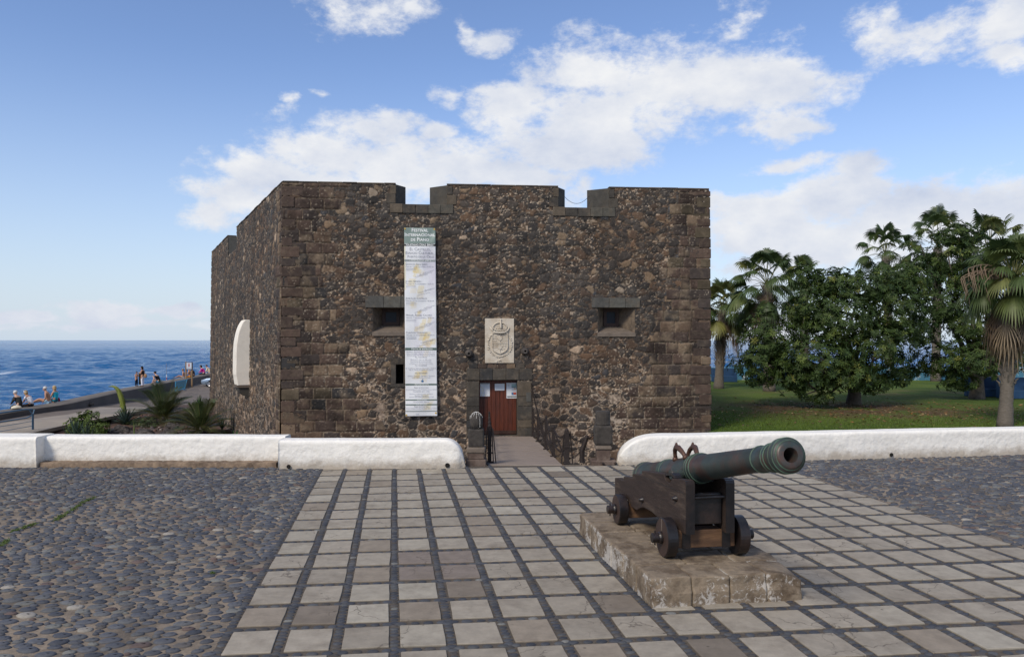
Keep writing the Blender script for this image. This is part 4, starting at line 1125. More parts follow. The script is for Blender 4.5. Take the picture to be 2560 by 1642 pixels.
class Flat:
    "collects flat shapes laid on a surface given by fn(x, y) -> 3D"
    def __init__(s, fn): s.fn = fn; s.V = []; s.F = []
    def text(s, t, x, y, width=None, height=None, align='CENTER', **k):
        co, fs = text_me(t, width, height, align=align, **k); n = len(s.V)
        s.V += [tuple(s.fn(x + c[0], y + c[1])) for c in co]; s.F += [tuple(i + n for i in f) for f in fs]
    def rect(s, x0, y0, x1, y1, nx=1):
        for i in range(nx):
            a = x0 + (x1 - x0) * i / nx; b = x0 + (x1 - x0) * (i + 1) / nx; n = len(s.V)
            s.V += [tuple(s.fn(a, y0)), tuple(s.fn(b, y0)), tuple(s.fn(b, y1)), tuple(s.fn(a, y1))]; s.F.append((n, n + 1, n + 2, n + 3))
    def poly(s, P):
        n = len(s.V); s.V += [tuple(s.fn(a, b)) for a, b in P]; s.F.append(tuple(range(n, n + len(P))))
    def stroke(s, P, w):
        for (a, b), (c, d) in zip(P[:-1], P[1:]):
            l = math.hypot(c - a, d - b) or 1; nx, ny = -(d - b) / l * w / 2, (c - a) / l * w / 2
            s.poly([(a - nx, b - ny), (c - nx, d - ny), (c + nx, d + ny), (a + nx, b + ny)])
    def build(s, name, m, parent):
        me = bpy.data.meshes.new(name); me.from_pydata(s.V, [], s.F); return obj(name, me, m, parent)
def inkm(name, c): return mat(name, c, .7, .03, 5, 0)
I_white, I_dark, I_grey, I_lgrey = inkm('print_white', (.78, .80, .78)), inkm('print_dark', (.13, .14, .15)), inkm('print_grey', (.30, .31, .34)), inkm('print_pale_grey', (.42, .43, .48))
I_band, I_black, I_bandl = inkm('print_green', (.10, .145, .125)), inkm('print_black', (.028, .03, .03)), inkm('print_grey_green', (.27, .30, .30))
I_gold, I_blue, I_red, I_tan, I_sea = inkm('print_gold', (.55, .36, .06)), inkm('print_blue', (.05, .16, .32)), inkm('print_red', (.42, .08, .05)), inkm('print_tan', (.5, .33, .18)), inkm('print_sea', (.35, .5, .48))

# banner: corners in wall coordinates
bu0, bz1 = f_uz(1010.7, 570.5); bu1, _ = f_uz(1088.5, 570.5); bl0, bz0 = f_uz(1014.4, 1039.5); bl1, _ = f_uz(1093.4, 1039.5)
BW, BH = 1.0, (bz1 - bz0) / ((bu1 - bu0))       # banner units: width 1, height BH
def bpt(x, y, off=0.0):
    "x 0..1, y 0 (top)..BH"
    t = y / BH; a = bu0 + (bl0 - bu0) * t; b = bu1 + (bl1 - bu1) * t
    u = a + (b - a) * x; z = bz1 + (bz0 - bz1) * t
    wav = .012 * math.sin(x * 7 + t * 9) + .012 * math.sin(t * 31 + x * 2) + .02 * math.sin(t * 5)
    fold = .02 * math.sin((x * .9 + y * .55) * 16) * math.exp(-((x - 1.0) ** 2 + (y - .3) ** 2) / .12)
    return fpt(u, z, -.13 + wav + fold - off)
banner = empty('banner', fpt((bu0 + bu1) / 2, bz0), label='tall narrow printed festival banner hanging on the stone wall', cat='banner')
banner.location = (0, 0, 0)
def banner_cloth():
    nx, ny = 36, 220; V = []; Cc = []
    rnd = np.random.RandomState(5)
    squares = []
    for k in range(46):
        t = rnd.rand(); y = .95 + t * (BH - 1.2)
        cx = .12 + .16 * abs(math.sin(y * 1.3)) + (.12 if y < 2.9 else .35) + rnd.normal(0, .13)
        if 1.2 < y < 5.9: squares.append((cx if y < 3 else cx + .05 * y - .2, y, rnd.uniform(.05, .13), rnd.uniform(.06, .12), rnd.rand()))
    for j in range(ny + 1):
        for i in range(nx + 1):
            x = i / nx; y = BH * j / ny; V.append(tuple(bpt(x, y)))
            c = np.array((.74, .75, .76))
            pur = max(0, fbm(np.array([x * 3.]), np.array([y * 2.]), 7, 3)[0] - .45) * 3 * (x > .3) * (y < 4.1)
            c = c * (1 - .22 * min(1, pur)) + np.array((.02, .0, .05)) * min(1, pur)
            for (sx, sy, w, h, q) in squares:
                if abs(x - sx + (y - sy) * .25) < w / 1.2 and abs(y - sy) < h: c = c * np.array((.98, .90, .70)) if q < .6 else c * np.array((.99, .94, .84))
            if x < .05 and y < 2: c = c * np.array((.95, .9, .7))
            if y < .497: c = np.array((.205, .265, .235)) * (1 + .5 * (fbm(np.array([x * 4.]), np.array([y * 3.]), 3, 3)[0] - .5))
            elif y < .60: c = np.array((.035, .038, .036))
            Cc.append(np.clip(c, 0, 1))
    idx = np.arange((nx + 1) * (ny + 1)).reshape(ny + 1, nx + 1)
    q = np.stack([idx[:-1, :-1].ravel(), idx[1:, :-1].ravel(), idx[1:, 1:].ravel(), idx[:-1, 1:].ravel()], 1)
    me = mesh_np('cloth', V, q, np.array(Cc), True)
    o = obj('cloth', me, M['banner'], banner)
    md = o.modifiers.new('s', 'SOLIDIFY'); md.thickness = .003; md.offset = -1
M['banner'] = mat('banner_vinyl', (1, 1, 1), .45, .03, 4, .12, 5, attr=True, spec=.4, bdist=.02)
banner_cloth()
def bf(off=.006): return Flat(lambda x, y: bpt(x, y, off))
# y below is measured downwards, text grows upwards -> flip
def bT(fl, t, x, y, w=None, h=None, **k):
    co, fs = text_me(t, w, h, **k); n = len(fl.V)
    fl.V += [tuple(fl.fn(x + c[0], y - c[1])) for c in co]; fl.F += [tuple(i + n for i in f) for f in fs]
def py2y(py): return (f_uz(1050, py)[1] - bz1) / (bz0 - bz1) * BH
s_ = 1 / 856 * 100   # crop 4: 8.56 px per photo pixel, origin (1000, 560)
def c4(y): return py2y(560 + y / 8.56)
def c5(y): return py2y(740 + y / 9.62)
def c6(y): return py2y(860 + y / 8.11)
w_ = bf(.008)
bT(w_, 'Festival', .5, c4(178), .53, smallcaps=True, bold=.02); bT(w_, 'Internacional', .5, c4(274), .97, smallcaps=True, bold=.02)
bT(w_, 'de Piano', .5, c4(376), .58, smallcaps=True, bold=.02); bT(w_, '“Gustavo Díaz Jerez”', .5, c4(476), .97, smallcaps=True, bold=.018)
g_ = bf(.008)
bT(g_, 'El Castillo,', .5, c4(578), .66, smallcaps=True); bT(g_, 'Espacio Cultural.', .5, c4(655), .92, smallcaps=True); bT(g_, 'Puerto de la Cruz', .52, c4(728), .84, smallcaps=True)
# events
names = [('Gustavo Díaz Jerez', c4(885), .70, 'Viernes 12 de octubre / 8:30 pm'), ('Javier Negrín', c4(1250), .50, 'Viernes 9 de noviembre / 8:30 pm'),
         ('José Luis Castillo', c5(80), .68, 'Viernes 23 de noviembre / 8:30 pm'), ('Miguel Ángel Castro', c5(483), .82, 'Viernes 7 de diciembre / 8:30 pm'), ('Clinton Cormany', c5(898), .68, 'Viernes 14 de diciembre / 8:30 pm')]
e_ = bf(.008); l_ = bf(.008); sc = bf(.008)
rnd = random.Random(4)
for (nm, y, w, dt) in names:
    bT(e_, nm, .03, y, w, smallcaps=True, align='LEFT'); bT(l_, dt, .03, y + .075, .9, smallcaps=True, align='LEFT')
    bT(l_, 'Duis concert nocturno', .04, y + .13, .33, align='LEFT') if False else None
    for k in range(2): l_.rect(.04, y + .115 + k * .045, .36, y + .127 + k * .045)
    for k in range(3):      # handwriting scrawl
        x = .30 + k * .12 + rnd.random() * .1; yy = y + .38 - k * .07 + rnd.random() * .05; P = []
        for q in range(26):
            P.append((x, yy + .028 * math.sin(q * 1.9 + k) * rnd.uniform(.4, 1.2))); x += .016 + .010 * math.cos(q * 1.9); yy -= .004
            if x > .97: break
        sc.stroke(P, .006)
vy0, vy1 = c5(1240), c5(1302)
b1 = bf(.005); b1.rect(0.005, vy0, .995, vy1, 12)
for (a, b) in ((c6(1112), c6(1134)), (c6(1208), c6(1230)), (c6(797), c6(830))): b1.rect(.005, a, .995, b, 12)
b2 = bf(.005)
for (a, b) in ((c4(770), c4(812)), (c6(1340), c6(1360))): b2.rect(.005, a, .995, b, 12)
bT(w_, 'Venta de entradas', .53, c5(1290), .68, smallcaps=True, bold=.01); bT(w_, 'Información', .52, c6(826), .44, smallcaps=True); bT(w_, 'Temporada 2012', .5, c4(806), .7, smallcaps=True)
bT(w_, 'Asociación', .52, c6(1131), .3, smallcaps=True); bT(w_, 'Patrocina', .52, c6(1227), .34, smallcaps=True)
for (t, y, w) in (('Empresa Insular de Artesanía S.A.', c6(168), .9), ('Casa Aguere · Tienda de Artesanía', c6(208), .9), ('C/ San Juan, 34, Puerto de la Cruz', c6(240), .88), ('Tel. 922378103', c6(278), .38),
                  ('Kiosco de la Plaza', c6(334), .66), ('Deutsche Buchhandlung', c6(372), .66), ('C/ Quintana, 4 Puerto de la Cruz', c6(406), .74), ('Tel. 922385029', c6(444), .38),
                  ('El Castillo, Espacio Cultural. Puerto', c6(498), .96), ('de la Cruz (todos los días)', c6(530), .76), ('Tel. 922378400', c6(596), .38), ('Venta Online: General Tickets', c6(655), .86), ('www.generaltickets.com', c6(685), .58),
                  ('Área de Cultura', c6(888), .46), ('Ayuntamiento del Puerto de la Cruz', c6(926), .97), ('922383003 (Ext. 246)', c6(966), .52), ('Festival Internacional de Piano', c6(1014), .74), ('Gustavo Díaz Jerez', c6(1046), .42), ('www.festivaldepiano.com', c6(1076), .78),
                  ('Asociación Iriarte', c6(1174), .5), ('Área de Cultura', c6(1268), .46), ('Ayuntamiento del Puerto de la Cruz', c6(1308), .97)):
    bT(e_ if w < .5 else l_, t, .5, y, w, smallcaps=True)
bT(l_, 'CIT', .38, c6(1425), .1)
w_.build('lettering', I_white, banner); g_.build('lettering', I_grey, banner); e_.build('lettering', I_grey, banner); l_.build('lettering', I_lgrey, banner); sc.build('signatures', I_lgrey, banner)
b1.build('stripes', I_band, banner); b2.build('stripes', I_bandl, banner)
lg = bf(.008); y = c6(738); lg.poly([(.49, y + .02), (.53, y - .03), (.58, y - .01), (.57, y + .04), (.54, y + .05)]); lg.poly([(.53, y - .06), (.55, y - .075), (.57, y - .06), (.55, y - .045)]); lg.build('emblem', I_blue, banner)
gr = bf(.01)
for (x, y) in ((.03, .035), (.965, .035), (.03, BH - .04), (.955, BH - .1)):
    gr.poly([(x + .028 * math.cos(a), y + .03 * math.sin(a)) for a in np.linspace(0, 5.5, 8)])
gr.build('eyelets', I_gold, banner)

# ------------------------------------------------------------------ coat of arms panel
cu0, cz1 = f_uz(1212.3, 796); cu1, cz0 = f_uz(1284.8, 907)
M['carved'] = mat('carved_limestone', (.56, .50, .41), .85, .08, 4, .25, 14, col2=(.36, .28, .19), c2scale=2.2, c2amt=.55, bdist=.008)
arms = empty('coat_of_arms', label='pale carved stone panel with crown and quartered shield above the door', cat='relief panel')
cw, ch = cu1 - cu0, cz1 - cz0
def cpt(x, y, d=0): return fpt(cu0 + x * cw, cz1 - y * ch, -.03 - d)      # x, y 0..1 from top left, d metres proud
mb = MB(); mb.prism([(0, 0), (1, 0), (1, 1), (0, 1)], lambda a, b, d: cpt(a, b, d), -.12, .03); mb.build('slab', M['carved'], arms, bevel=.008)
def kx(x): return (x - 245) / 800
def ky(y): return (y - 178) / 1222
def relief(mb, P, d0, d1): mb.prism(P, lambda a, b, d: cpt(a, b, d), d0, d1)
mb = MB()
SH = [(440, 575), (870, 575), (875, 970), (850, 1040), (780, 1100), (655, 1155), (520, 1100), (460, 1050), (438, 980)]
def ring(mb, P, w, d0, d1):
    c = np.mean(P, 0); n = len(P)
    for i in range(n):
        a, b = np.array(P[i]), np.array(P[(i + 1) % n]); ai, bi = a + (c - a) * w, b + (c - b) * w
        relief(mb, [tuple(a), tuple(b), tuple(bi), tuple(ai)], d0, d1)
SHn = [(kx(x), ky(y)) for x, y in SH]
relief(mb, SHn, .028, .055); ring(mb, SHn, .07, .05, .085)
def rr(x0, y0, x1, y1, d1=.075, d0=.05): relief(mb, [(kx(x0), ky(y0)), (kx(x1), ky(y0)), (kx(x1), ky(y1)), (kx(x0), ky(y1))], d0, d1)
rr(455, 845, 865, 862); rr(648, 600, 664, 1110); rr(455, 712, 600, 724)
for i in range(6): rr(690 + i * 28, 605, 700 + i * 28, 845, .068)
for y in (890, 920, 960): rr(465, y, 640, y + 12, .068)
for i in range(3): rr(690, 890 + i * 34, 850, 898 + i * 34, .066)
for (x, y) in ((510, 660), (550, 660), (500, 790), (540, 790), (730, 930), (800, 925), (720, 1020), (780, 1000)):
    mb.ball(cpt(kx(x), ky(y), .055), (.028, .02, .03), 8, 6)
for (x, y, r) in ((655, 735, 55), (655, 985, 50)):
    P = [(kx(x - r), ky(y - r)), (kx(x + r), ky(y - r)), (kx(x + r), ky(y + r * .3)), (kx(x), ky(y + r)), (kx(x - r), ky(y + r * .3))]; relief(mb, P, .05, .085)
for i in range(7): 
    x = 500 + i * 8; mb.add([cpt(kx(470 + i * 26), ky(1000 + i * 14), .07)], [])
mb.build('shield', M['carved'], arms, bevel=.006)
mb = MB()
pts = lambda L: [cpt(kx(x), ky(y), d) for x, y, d in L]
mb.tube(pts([(450, 540, .07), (560, 565, .10), (655, 572, .12), (760, 565, .10), (850, 540, .07)]), .035, 8)
mb.tube(pts([(470, 470, .06), (560, 500, .09), (655, 505, .11), (760, 500, .09), (850, 470, .06)]), .022, 8)
mb.tube(pts([(385, 415, .04), (430, 480, .06), (475, 545, .07)]), [.02, .035, .04], 8); mb.tube(pts([(920, 430, .04), (875, 490, .06), (835, 545, .07)]), [.02, .035, .04], 8)
arcL = [(470 + 185 - 185 * math.cos(R(a)) if False else 655 - 195 * math.cos(R(a)), 440 - 150 * math.sin(R(a)), .05) for a in range(0, 181, 15)]
mb.tube(pts(arcL), .022, 8)
mb.tube(pts([(680, 480, .10), (676, 400, .10), (674, 300, .08), (672, 250, .06)]), .034, 8)
mb.ball(cpt(kx(672), ky(235), .06), .035, 8, 6); mb.tube(pts([(672, 225, .06), (672, 190, .06)]), .016, 6); mb.tube(pts([(645, 207, .06), (699, 207, .06)]), .014, 6)
for x in (470, 540, 610, 690, 760, 830): mb.ball(cpt(kx(x), ky(462 + abs(x - 655) * -.05), .08), .03, 8, 6)
for x in (500, 575, 655, 735, 810): mb.ball(cpt(kx(x), ky(520), .09), .022, 8, 6)
mb.build('crown', M['carved'], arms, smooth=True)
mb = MB()
for a in np.linspace(-62, 242, 40):
    x = 655 + 330 * math.cos(R(a)); y = 880 + 350 * math.sin(R(a))
    if y < 600: continue
    k = int(a) % 2
    mb.ball(cpt(kx(x + random.uniform(-12, 12)), ky(y + random.uniform(-10, 10)), .035), (random.uniform(.02, .04), .03, random.uniform(.02, .04)), 8, 6)
    mb.ball(cpt(kx(x - 28 * math.cos(R(a))), ky(y - 28 * math.sin(R(a))), .03), .018, 6, 5)
mb.build('collar_chain', M['carved'], arms, smooth=True)
mb = MB(); mb.ball(cpt(kx(640), ky(1330), .035), (.045, .03, .04), 8, 6); mb.ball(cpt(kx(580), ky(1350), .035), (.03, .03, .03), 8, 6); mb.ball(cpt(kx(690), ky(1335), .03), (.02, .03, .04), 8, 6); mb.build('pendant', M['carved'], arms, smooth=True)

# ------------------------------------------------------------------ posters on the door
def poster(px0, px1, py0, py1, label):
    r = empty('poster', label=label, cat='poster', group='paper notices on the wooden door')
    d = DD - .03
    def du(px):
        q = (px - CX) / F; o = FL - fn * (d - .1)
        return (q * o.y - o.x) / (fu.x - q * fu.y)
    u0, u1 = du(px0), du(px1); ym = (FL + fu * u0 - fn * d).y
    z1 = CAMZ - (py0 - HZ) / F * ym; z0 = CAMZ - (py1 - HZ) / F * ym
    mb = MB(); mb.prism([(u0, z0), (u1, z0), (u1, z1), (u0, z1)], lambda a, b, q: fpt(a, b, q), DD - .006, DD - .012); mb.build('sheet', inkm('paper', (.66, .68, .70)), r)
    fn_ = lambda x, y: fpt(u0 + (u1 - u0) * x, z1 + (z0 - z1) * y, DD - .014)
    return r, Flat(fn_)
# left programme sheet
def doorpx(x): return 1160 + x / 5.92
def doorpy(y): return 910 + y / 5.92
r, f = poster(doorpx(240), doorpx(382), doorpy(280), doorpy(474), 'white programme sheet with yellow marks on left of the door')
f.rect(.03, .02, .97, .06); f.build('header', I_dark, r)
f = Flat(f.fn)
for (x, y) in ((.1, .3), (.2, .38), (.12, .55), (.25, .62), (.2, .75), (.35, .85), (.5, .9), (.1, .9), (.3, .5)): f.rect(x, y, x + .09, y + .05)
f.build('marks', inkm('print_yellow', (.7, .58, .25)), r)
f = Flat(f.fn)
for k in range(14): f.rect(.35, .12 + k * .055, .35 + random.uniform(.3, .55), .13 + k * .055)
f.build('text_lines', I_lgrey, r)
r, f = poster(doorpx(456), doorpx(600), doorpy(288), doorpy(387), 'small white notice sheet in the middle of the door')
for k in range(6): f.rect(.2 - .05 * (k % 2), .25 + k * .1, .8 + .05 * (k % 2), .27 + k * .1)
f.build('text_lines', I_lgrey, r)
r, f = poster(doorpx(630), doorpx(786), doorpy(275), doorpy(503), 'white poster with three small colour pictures on right of the door')
fn_ = f.fn; f.rect(.48, .08, .93, .29); f.build('picture', I_sea, r)
f = Flat(fn_); f.rect(.48, .27, .93, .31); f.build('picture_edge', I_black, r)
f = Flat(fn_); f.rect(.48, .36, .93, .56); f.build('picture', inkm('print_pale', (.5, .52, .56)), r)
f = Flat(lambda x, y: fn_(x, y) + fn * .002); f.rect(.70, .36, .93, .43); f.build('picture_detail', I_tan, r)
f = Flat(fn_); f.rect(.48, .61, .93, .79); f.build('picture', I_blue, r)
f = Flat(lambda x, y: fn_(x, y) + fn * .002); f.poly([(.6, .63), (.9, .61), (.93, .75), (.7, .77)]); f.build('picture_detail', I_red, r)
f = Flat(fn_); f.rect(.06, .86, .94, .93); f.build('footer', I_black, r)
f = Flat(fn_)
for k in range(5): f.rect(.07, .09 + k * .035, .3 - .03 * (k % 2), .102 + k * .035)
f.build('text_lines', I_grey, r)

# ------------------------------------------------------------------ bridge
BY0, BY1 = 15.32, 27.75
def bz(y): return -.004 - (y - BY0) * .0806
def bxl(y): return -.47 + (y - BY0) * (-.82 + .44) / (BY1 - BY0)
def bxr(y): return 1.0 + (y - BY0) * (.74 - 1.0) / (BY1 - BY0)
bridge = empty('footbridge', label='weathered grey plank footbridge sloping down to the castle door', cat='bridge')
mb = MB(); y = BY0; 
while y < BY1 - .05:
    w = random.uniform(.15, .21); y2 = min(y + w, BY1); a = random.uniform(-.01, .01)
    z0, z1 = bz(y) + random.uniform(-.003, .003), bz(y2) + random.uniform(-.003, .003)
    V = [(bxl(y) + a, y, z0), (bxr(y) + a, y, z0), (bxr(y2) + a, y2 - .022, z1), (bxl(y2) + a, y2 - .022, z1)]
    mb.add(V + [(v[0], v[1], v[2] - .05) for v in V], [(0, 1, 2, 3), (7, 6, 5, 4), (0, 4, 5, 1), (1, 5, 6, 2), (2, 6, 7, 3), (3, 7, 4, 0)]); y = y2
stones(mb, 'planks', [(3, (.235, .19, .158)), (2, (.19, .155, .13)), (1, (.28, .23, .185)), (1, (.14, .11, .09))], bridge, .004, 5, .15, M['planks'])
mb = MB()
for xf in (lambda y: bxl(y) + .12, lambda y: (bxl(y) + bxr(y)) / 2, lambda y: bxr(y) - .12):
    a, b = BY0, BY1
    mb.add([(xf(a) - .07, a, bz(a) - .06), (xf(a) + .07, a, bz(a) - .06), (xf(b) + .07, b, bz(b) - .06), (xf(b) - .07, b, bz(b) - .06), (xf(a) - .07, a, bz(a) - .32), (xf(a) + .07, a, bz(a) - .32), (xf(b) + .07, b, bz(b) - .32), (xf(b) - .07, b, bz(b) - .32)], [(0, 1, 2, 3), (7, 6, 5, 4), (0, 4, 5, 1), (1, 5, 6, 2), (2, 6, 7, 3), (3, 7, 4, 0)])
mb.build('beams', M['wood_dark'], bridge)
# railing posts and chains are parts of the bridge
def chain(a, b, sag, name='chain', lk=.075, r=.010):
    a, b = Vector(a), Vector(b); L = (b - a).length * (1 + 2.6 * (sag / max((b - a).length, .01)) ** 2); n = max(3, int(L / lk))
    P = [a.lerp(b, i / n) - Vector((0, 0, sag * 4 * (i / n) * (1 - i / n))) for i in range(n + 1)]
    mb = MB()
    for i in range(n):
        p, q = P[i], P[i + 1]; t = (q - p).normalized(); s1 = t.cross(Vector((0, 0, 1)) if abs(t.z) < .95 else Vector((1, 0, 0))).normalized(); s2 = t.cross(s1)
        s = s1 if i % 2 else s2; c = (p + q) / 2; hl = lk * .62; hw = lk * .24
        loop = [c + t * hl * math.cos(x) + s * hw * math.sin(x) for x in np.linspace(0, 2 * math.pi, 9)]
        mb.tube(loop, r, 4, cap=False)
    return mb.build(name, M['iron'], bridge)
rp = [(1411 + 8, 15.55, .66), (1388, 17.5, .66), (1362, 20.1, .84), (1333, 24.0, .80), (1322.5, 27.45, .97)]
PT = []
for i, (px, y, h) in enumerate(rp):
    x = bxr(y) + .0 if i else 1.12
    z = bz(y); mb = MB(); w = .075 if i else .10
    mb.box((x, y, z + h / 2 - .05), (w, w, h + .1)); mb.ball((x, y, z + h + .01), .045, 8, 6); mb.box((x, y, z + .01), (.15, .13, .03))
    mb.box((x, y, z + h * .52), (w + .03, w + .03, .05))
    mb.build('railing_post', M['iron'], bridge, bevel=.008); PT.append((x, y, z, h))
# two more slim bars beside the first post
mb = MB(); x, y, z, h = PT[0]
mb.tube([(x - .11, y - .02, z), (x - .06, y, z + h * .9)], .014, 6); mb.tube([(x + .12, y, z), (x + .07, y, z + h)], .014, 6); mb.build('railing_bar', M['iron'], bridge)
for (a, b) in zip(PT[:-1], PT[1:]):
    chain((a[0], a[1], a[2] + a[3]), (b[0], b[1], b[2] + b[3]), .17)
    chain((a[0], a[1], a[2] + a[3] * .5), (b[0], b[1], b[2] + b[3] * .5), .14)
    chain((a[0], a[1], a[2] + .05), (b[0], b[1], b[2] + b[3] * .95), .02)
PL = []
for (y, h) in ((15.75, .74), (18.6, .74), (21.6, .78), (25.0, .8), (27.4, .85)):
    x = bxl(y) + .02; z = bz(y); mb = MB(); mb.box((x, y, z + h / 2 - .05), (.075, .075, h + .1)); mb.box((x, y, z + .01), (.14, .13, .03)); mb.ball((x, y, z + h + .01), .045, 8, 6)
    mb.build('railing_post', M['iron'], bridge, bevel=.008); PL.append((x, y, z, h))
for (a, b) in zip(PL[:-1], PL[1:]):
    chain((a[0], a[1], a[2] + a[3]), (b[0], b[1], b[2] + b[3]), .16); chain((a[0], a[1], a[2] + a[3] * .5), (b[0], b[1], b[2] + b[3] * .5), .14)
mb = MB(); x, y, z, h = PL[0]; mb.tube([(x + .08, y - .1, z), (x + .045, y, z + h)], .013, 6); mb.tube([(x - .09, y - .1, z), (x - .05, y, z + h)], .013, 6); mb.tube([(x + .13, y, z - .02), (x + .06, y + .3, z + h * .9)], .012, 6); mb.build('railing_bar', M['iron'], bridge)
# leaning iron bar at the moat edge right of the bridge
ironbar = MB(); p0 = at(1455, 1125, 15.6); p1 = at(1467, 1093, 15.6); ironbar.tube([p0 - Vector((0, 0, .25)), p0, p1], [.05, .055, .045], 8); ironbar.ball(p1, .05, 8, 6)
ironbar.build('railing_post', M['iron'], bridge)
chain((PT[0][0], PT[0][1], PT[0][2] + PT[0][3] * .98), p1, .12); chain(p1, at(1485, 1080, 15.5), .06)
chain((PT[0][0], PT[0][1], .08), p0, .05)
# drawbridge chains from the wall beside the door
wa = fpt(f_uz(1327, 957)[0], f_uz(1327, 957)[1], -.1); wb = fpt(f_uz(1331, 978)[0], f_uz(1331, 978)[1], -.1)
chain(wa, (bxr(19.6), 19.6, bz(19.6) + .03), .12); chain(wa, (bxr(26.5), 26.5, bz(26.5)), .05); chain(wb, (bxr(17.6), 17.6, bz(17.6) + .03), .2)
chain(wa, (bxl(26.8) , 26.8, bz(26.8)), .1) if False else None

# ------------------------------------------------------------------ stone bollards at the bridge head
M['bollard'] = mat('grey_carved_stone', (.046, .040, .035), .92, .5, 7, .9, 12, col2=(.14, .12, .095), c2scale=3, c2amt=.4, c2edge=(.52, .72), bdist=.015)
M['bollard_b'] = mat('brown_base_stone', (.095, .065, .052), .9, .3, 6, .5, 12, col2=(.2, .16, .13), c2scale=3, c2amt=.4, bdist=.015)
def bollard(px, pyb, Y, kind, label):
    c = at(px, pyb, Y); c.z = 0
    r = empty('stone_bollard', c, label=label, cat='bollard', group='carved stone posts at the bridge head')
    k = Y / F
    def z(py): return CAMZ - (py - HZ) * k
    def w(px_): return px_ * k
    if kind == 0:
        zt, z1, z2, z3, z4 = z(1029), z(1071), z(1115), z(1130), z(1145)
        rr_ = w(33) / 2; H = zt - z1
        prof = [(0, rr_ * .98), (H * .5, rr_), (H * .68, rr_ * .94), (H * .84, rr_ * .74), (H * .95, rr_ * .42), (H, .01)]
        mb = MB(); n = 20; ribs = 10
        mb.lathe(prof, (0, 0, z1), (0, 0, 1), 40)
        me = mb.mesh('domed_top', smooth=True)
        for v in me.vertices:
            a = math.atan2(v.co.y, v.co.x); s = 1 - .06 * abs(math.sin(a * ribs / 2)) ** .5 * 1; v.co.x *= s; v.co.y *= s
        obj('domed_top', me, M['bollard'], r)
        # white painted streaks down the ribs
        mb = MB()
        for i in range(12):
            a = i * 6.283 / 12 + .1; l = random.choice((.3, .45, .5, .9, 1.1))
            P = []
            for t in np.linspace(0, l, 9):
                zz = H * (1 - t * .8)
                rad = np.interp(zz, [q[0] for q in prof], [q[1] for q in prof]) * 1.0 + .003
                P.append((rad * math.cos(a), rad * math.sin(a), z1 + zz))
            mb.tube(P, [.001 + .0035 * random.random() for _ in P], 5)
        mb.build('white_streaks', M['white'], r)
        mb = MB(); mb.box((0, 0, (z1 + z2) / 2), (w(38), w(38), z1 - z2)); mb.build('block', M['bollard'], r, bevel=.025)
        mb = MB(); mb.box((0, 0, (z2 + z3) / 2), (w(47), w(47), z2 - z3)); mb.build('ledge', M['palesill'], r, bevel=.03)
        mb = MB(); mb.box((0, 0, (z3 + z4) / 2), (w(42), w(42), z3 - z4), taper=1.0); mb.box((0, 0, z4 / 2 - .02), (w(50), w(50), z4 + .04)); mb.build('base', M['bollard_b'], r, bevel=.02)
    else:
        zt, z1, z2, z3 = z(1027), z(1062), z(1110), z(1121)
        mb = MB(); rr_ = w(37) / 2; H = zt - z1
        mb.lathe([(0, rr_ * .92), (.02, rr_), (H * .85, rr_), (H * .97, rr_ * .93), (H, rr_ * .8)], (0, 0, z1), (0, 0, 1), 18); mb.build('drum_top', M['bollard'], r, smooth=False)
        mb = MB(); mb.box((0, 0, (z1 + z2) / 2), (w(44), w(44), z1 - z2)); mb.build('block', M['bollard'], r, bevel=.04)
        mb = MB(); V0 = [(0, w(20)), (.03, w(25)), (z2 - z3, w(28))]
        mb.lathe([(0, w(26) * 1.1), ((z2 - z3) * .35, w(26) * 1.1), (z2 - z3 + .05, w(20) * 1.1)], (0, 0, z3), (0, 0, 1), 4); 
        me = mb.mesh('ledge', bevel=.02); me.transform(Matrix.Rotation(R(45), 4, 'Z')); obj('ledge', me, M['palesill'], r)
        mb = MB(); mb.box((0, 0, z3 / 2 + .03), (w(34), w(34), z3 - .06)); mb.box((0, 0, .02), (w(62), w(48), .12)); mb.build('base', M['bollard_b'], r, bevel=.02)
        mb = MB()
        for (x, y) in ((-.02, -.24), (.23, -.22)): mb.ball((x, y, .03), .028, 10, 8)
        mb.build('foot_ball', M['iron'], r, smooth=True)
    return r
bollard(1190.5, 1161, 15.35, 0, 'dark stone bollard with white-streaked ribbed dome, left of the bridge')
bollard(1507, 1158, 15.45, 1, 'dark flat-topped stone bollard right of the bridge beside the white wall')

# ------------------------------------------------------------------ plinth
PF = Vector((.157, -.9876, 0)).normalized(); PS = Vector((-PF.y, PF.x, 0))     # forward, viewer's right
P0 = Vector((1.311, 7.095, 0))
plinth = empty('stone_plinth', label='low worn block plinth of brown stone carrying the cannon', cat='plinth')
mb = MB(); PWd, PLn, PH = 1.52, 2.82, .265
rows = [0, .46, .90, 1.34, 1.80, 2.26, 2.82]; rnd = random.Random(8)
for i in range(len(rows) - 1):
    cols = [0, .40, .78, 1.155, 1.52] if i == 0 else ([0, .52, 1.05, 1.52] if i % 2 else [0, .44, .98, 1.52])
    for j in range(len(cols) - 1):
        a, b = cols[j] + .004, cols[j + 1] - .004; c_, d_ = rows[i] + .004, rows[i + 1] - .004
        if j == 0 and i < 5: a -= rnd.uniform(0, .02)
        hh = PH + rnd.uniform(-.006, .006)
        P = [P0 + PS * x - PF * y for (x, y) in ((a, c_), (b, c_), (b, d_), (a, d_))]
        mb.prism([(p.x, p.y) for p in P], lambda x, y, z: (x, y, z), -.03, hh)
me = mb.mesh('blocks', bevel=.022, seg=3)
bm = bmesh.new(); bm.from_mesh(me); bmesh.ops.subdivide_edges(bm, edges=[e for e in bm.edges if e.calc_length() > .12], cuts=3, use_grid_fill=True)
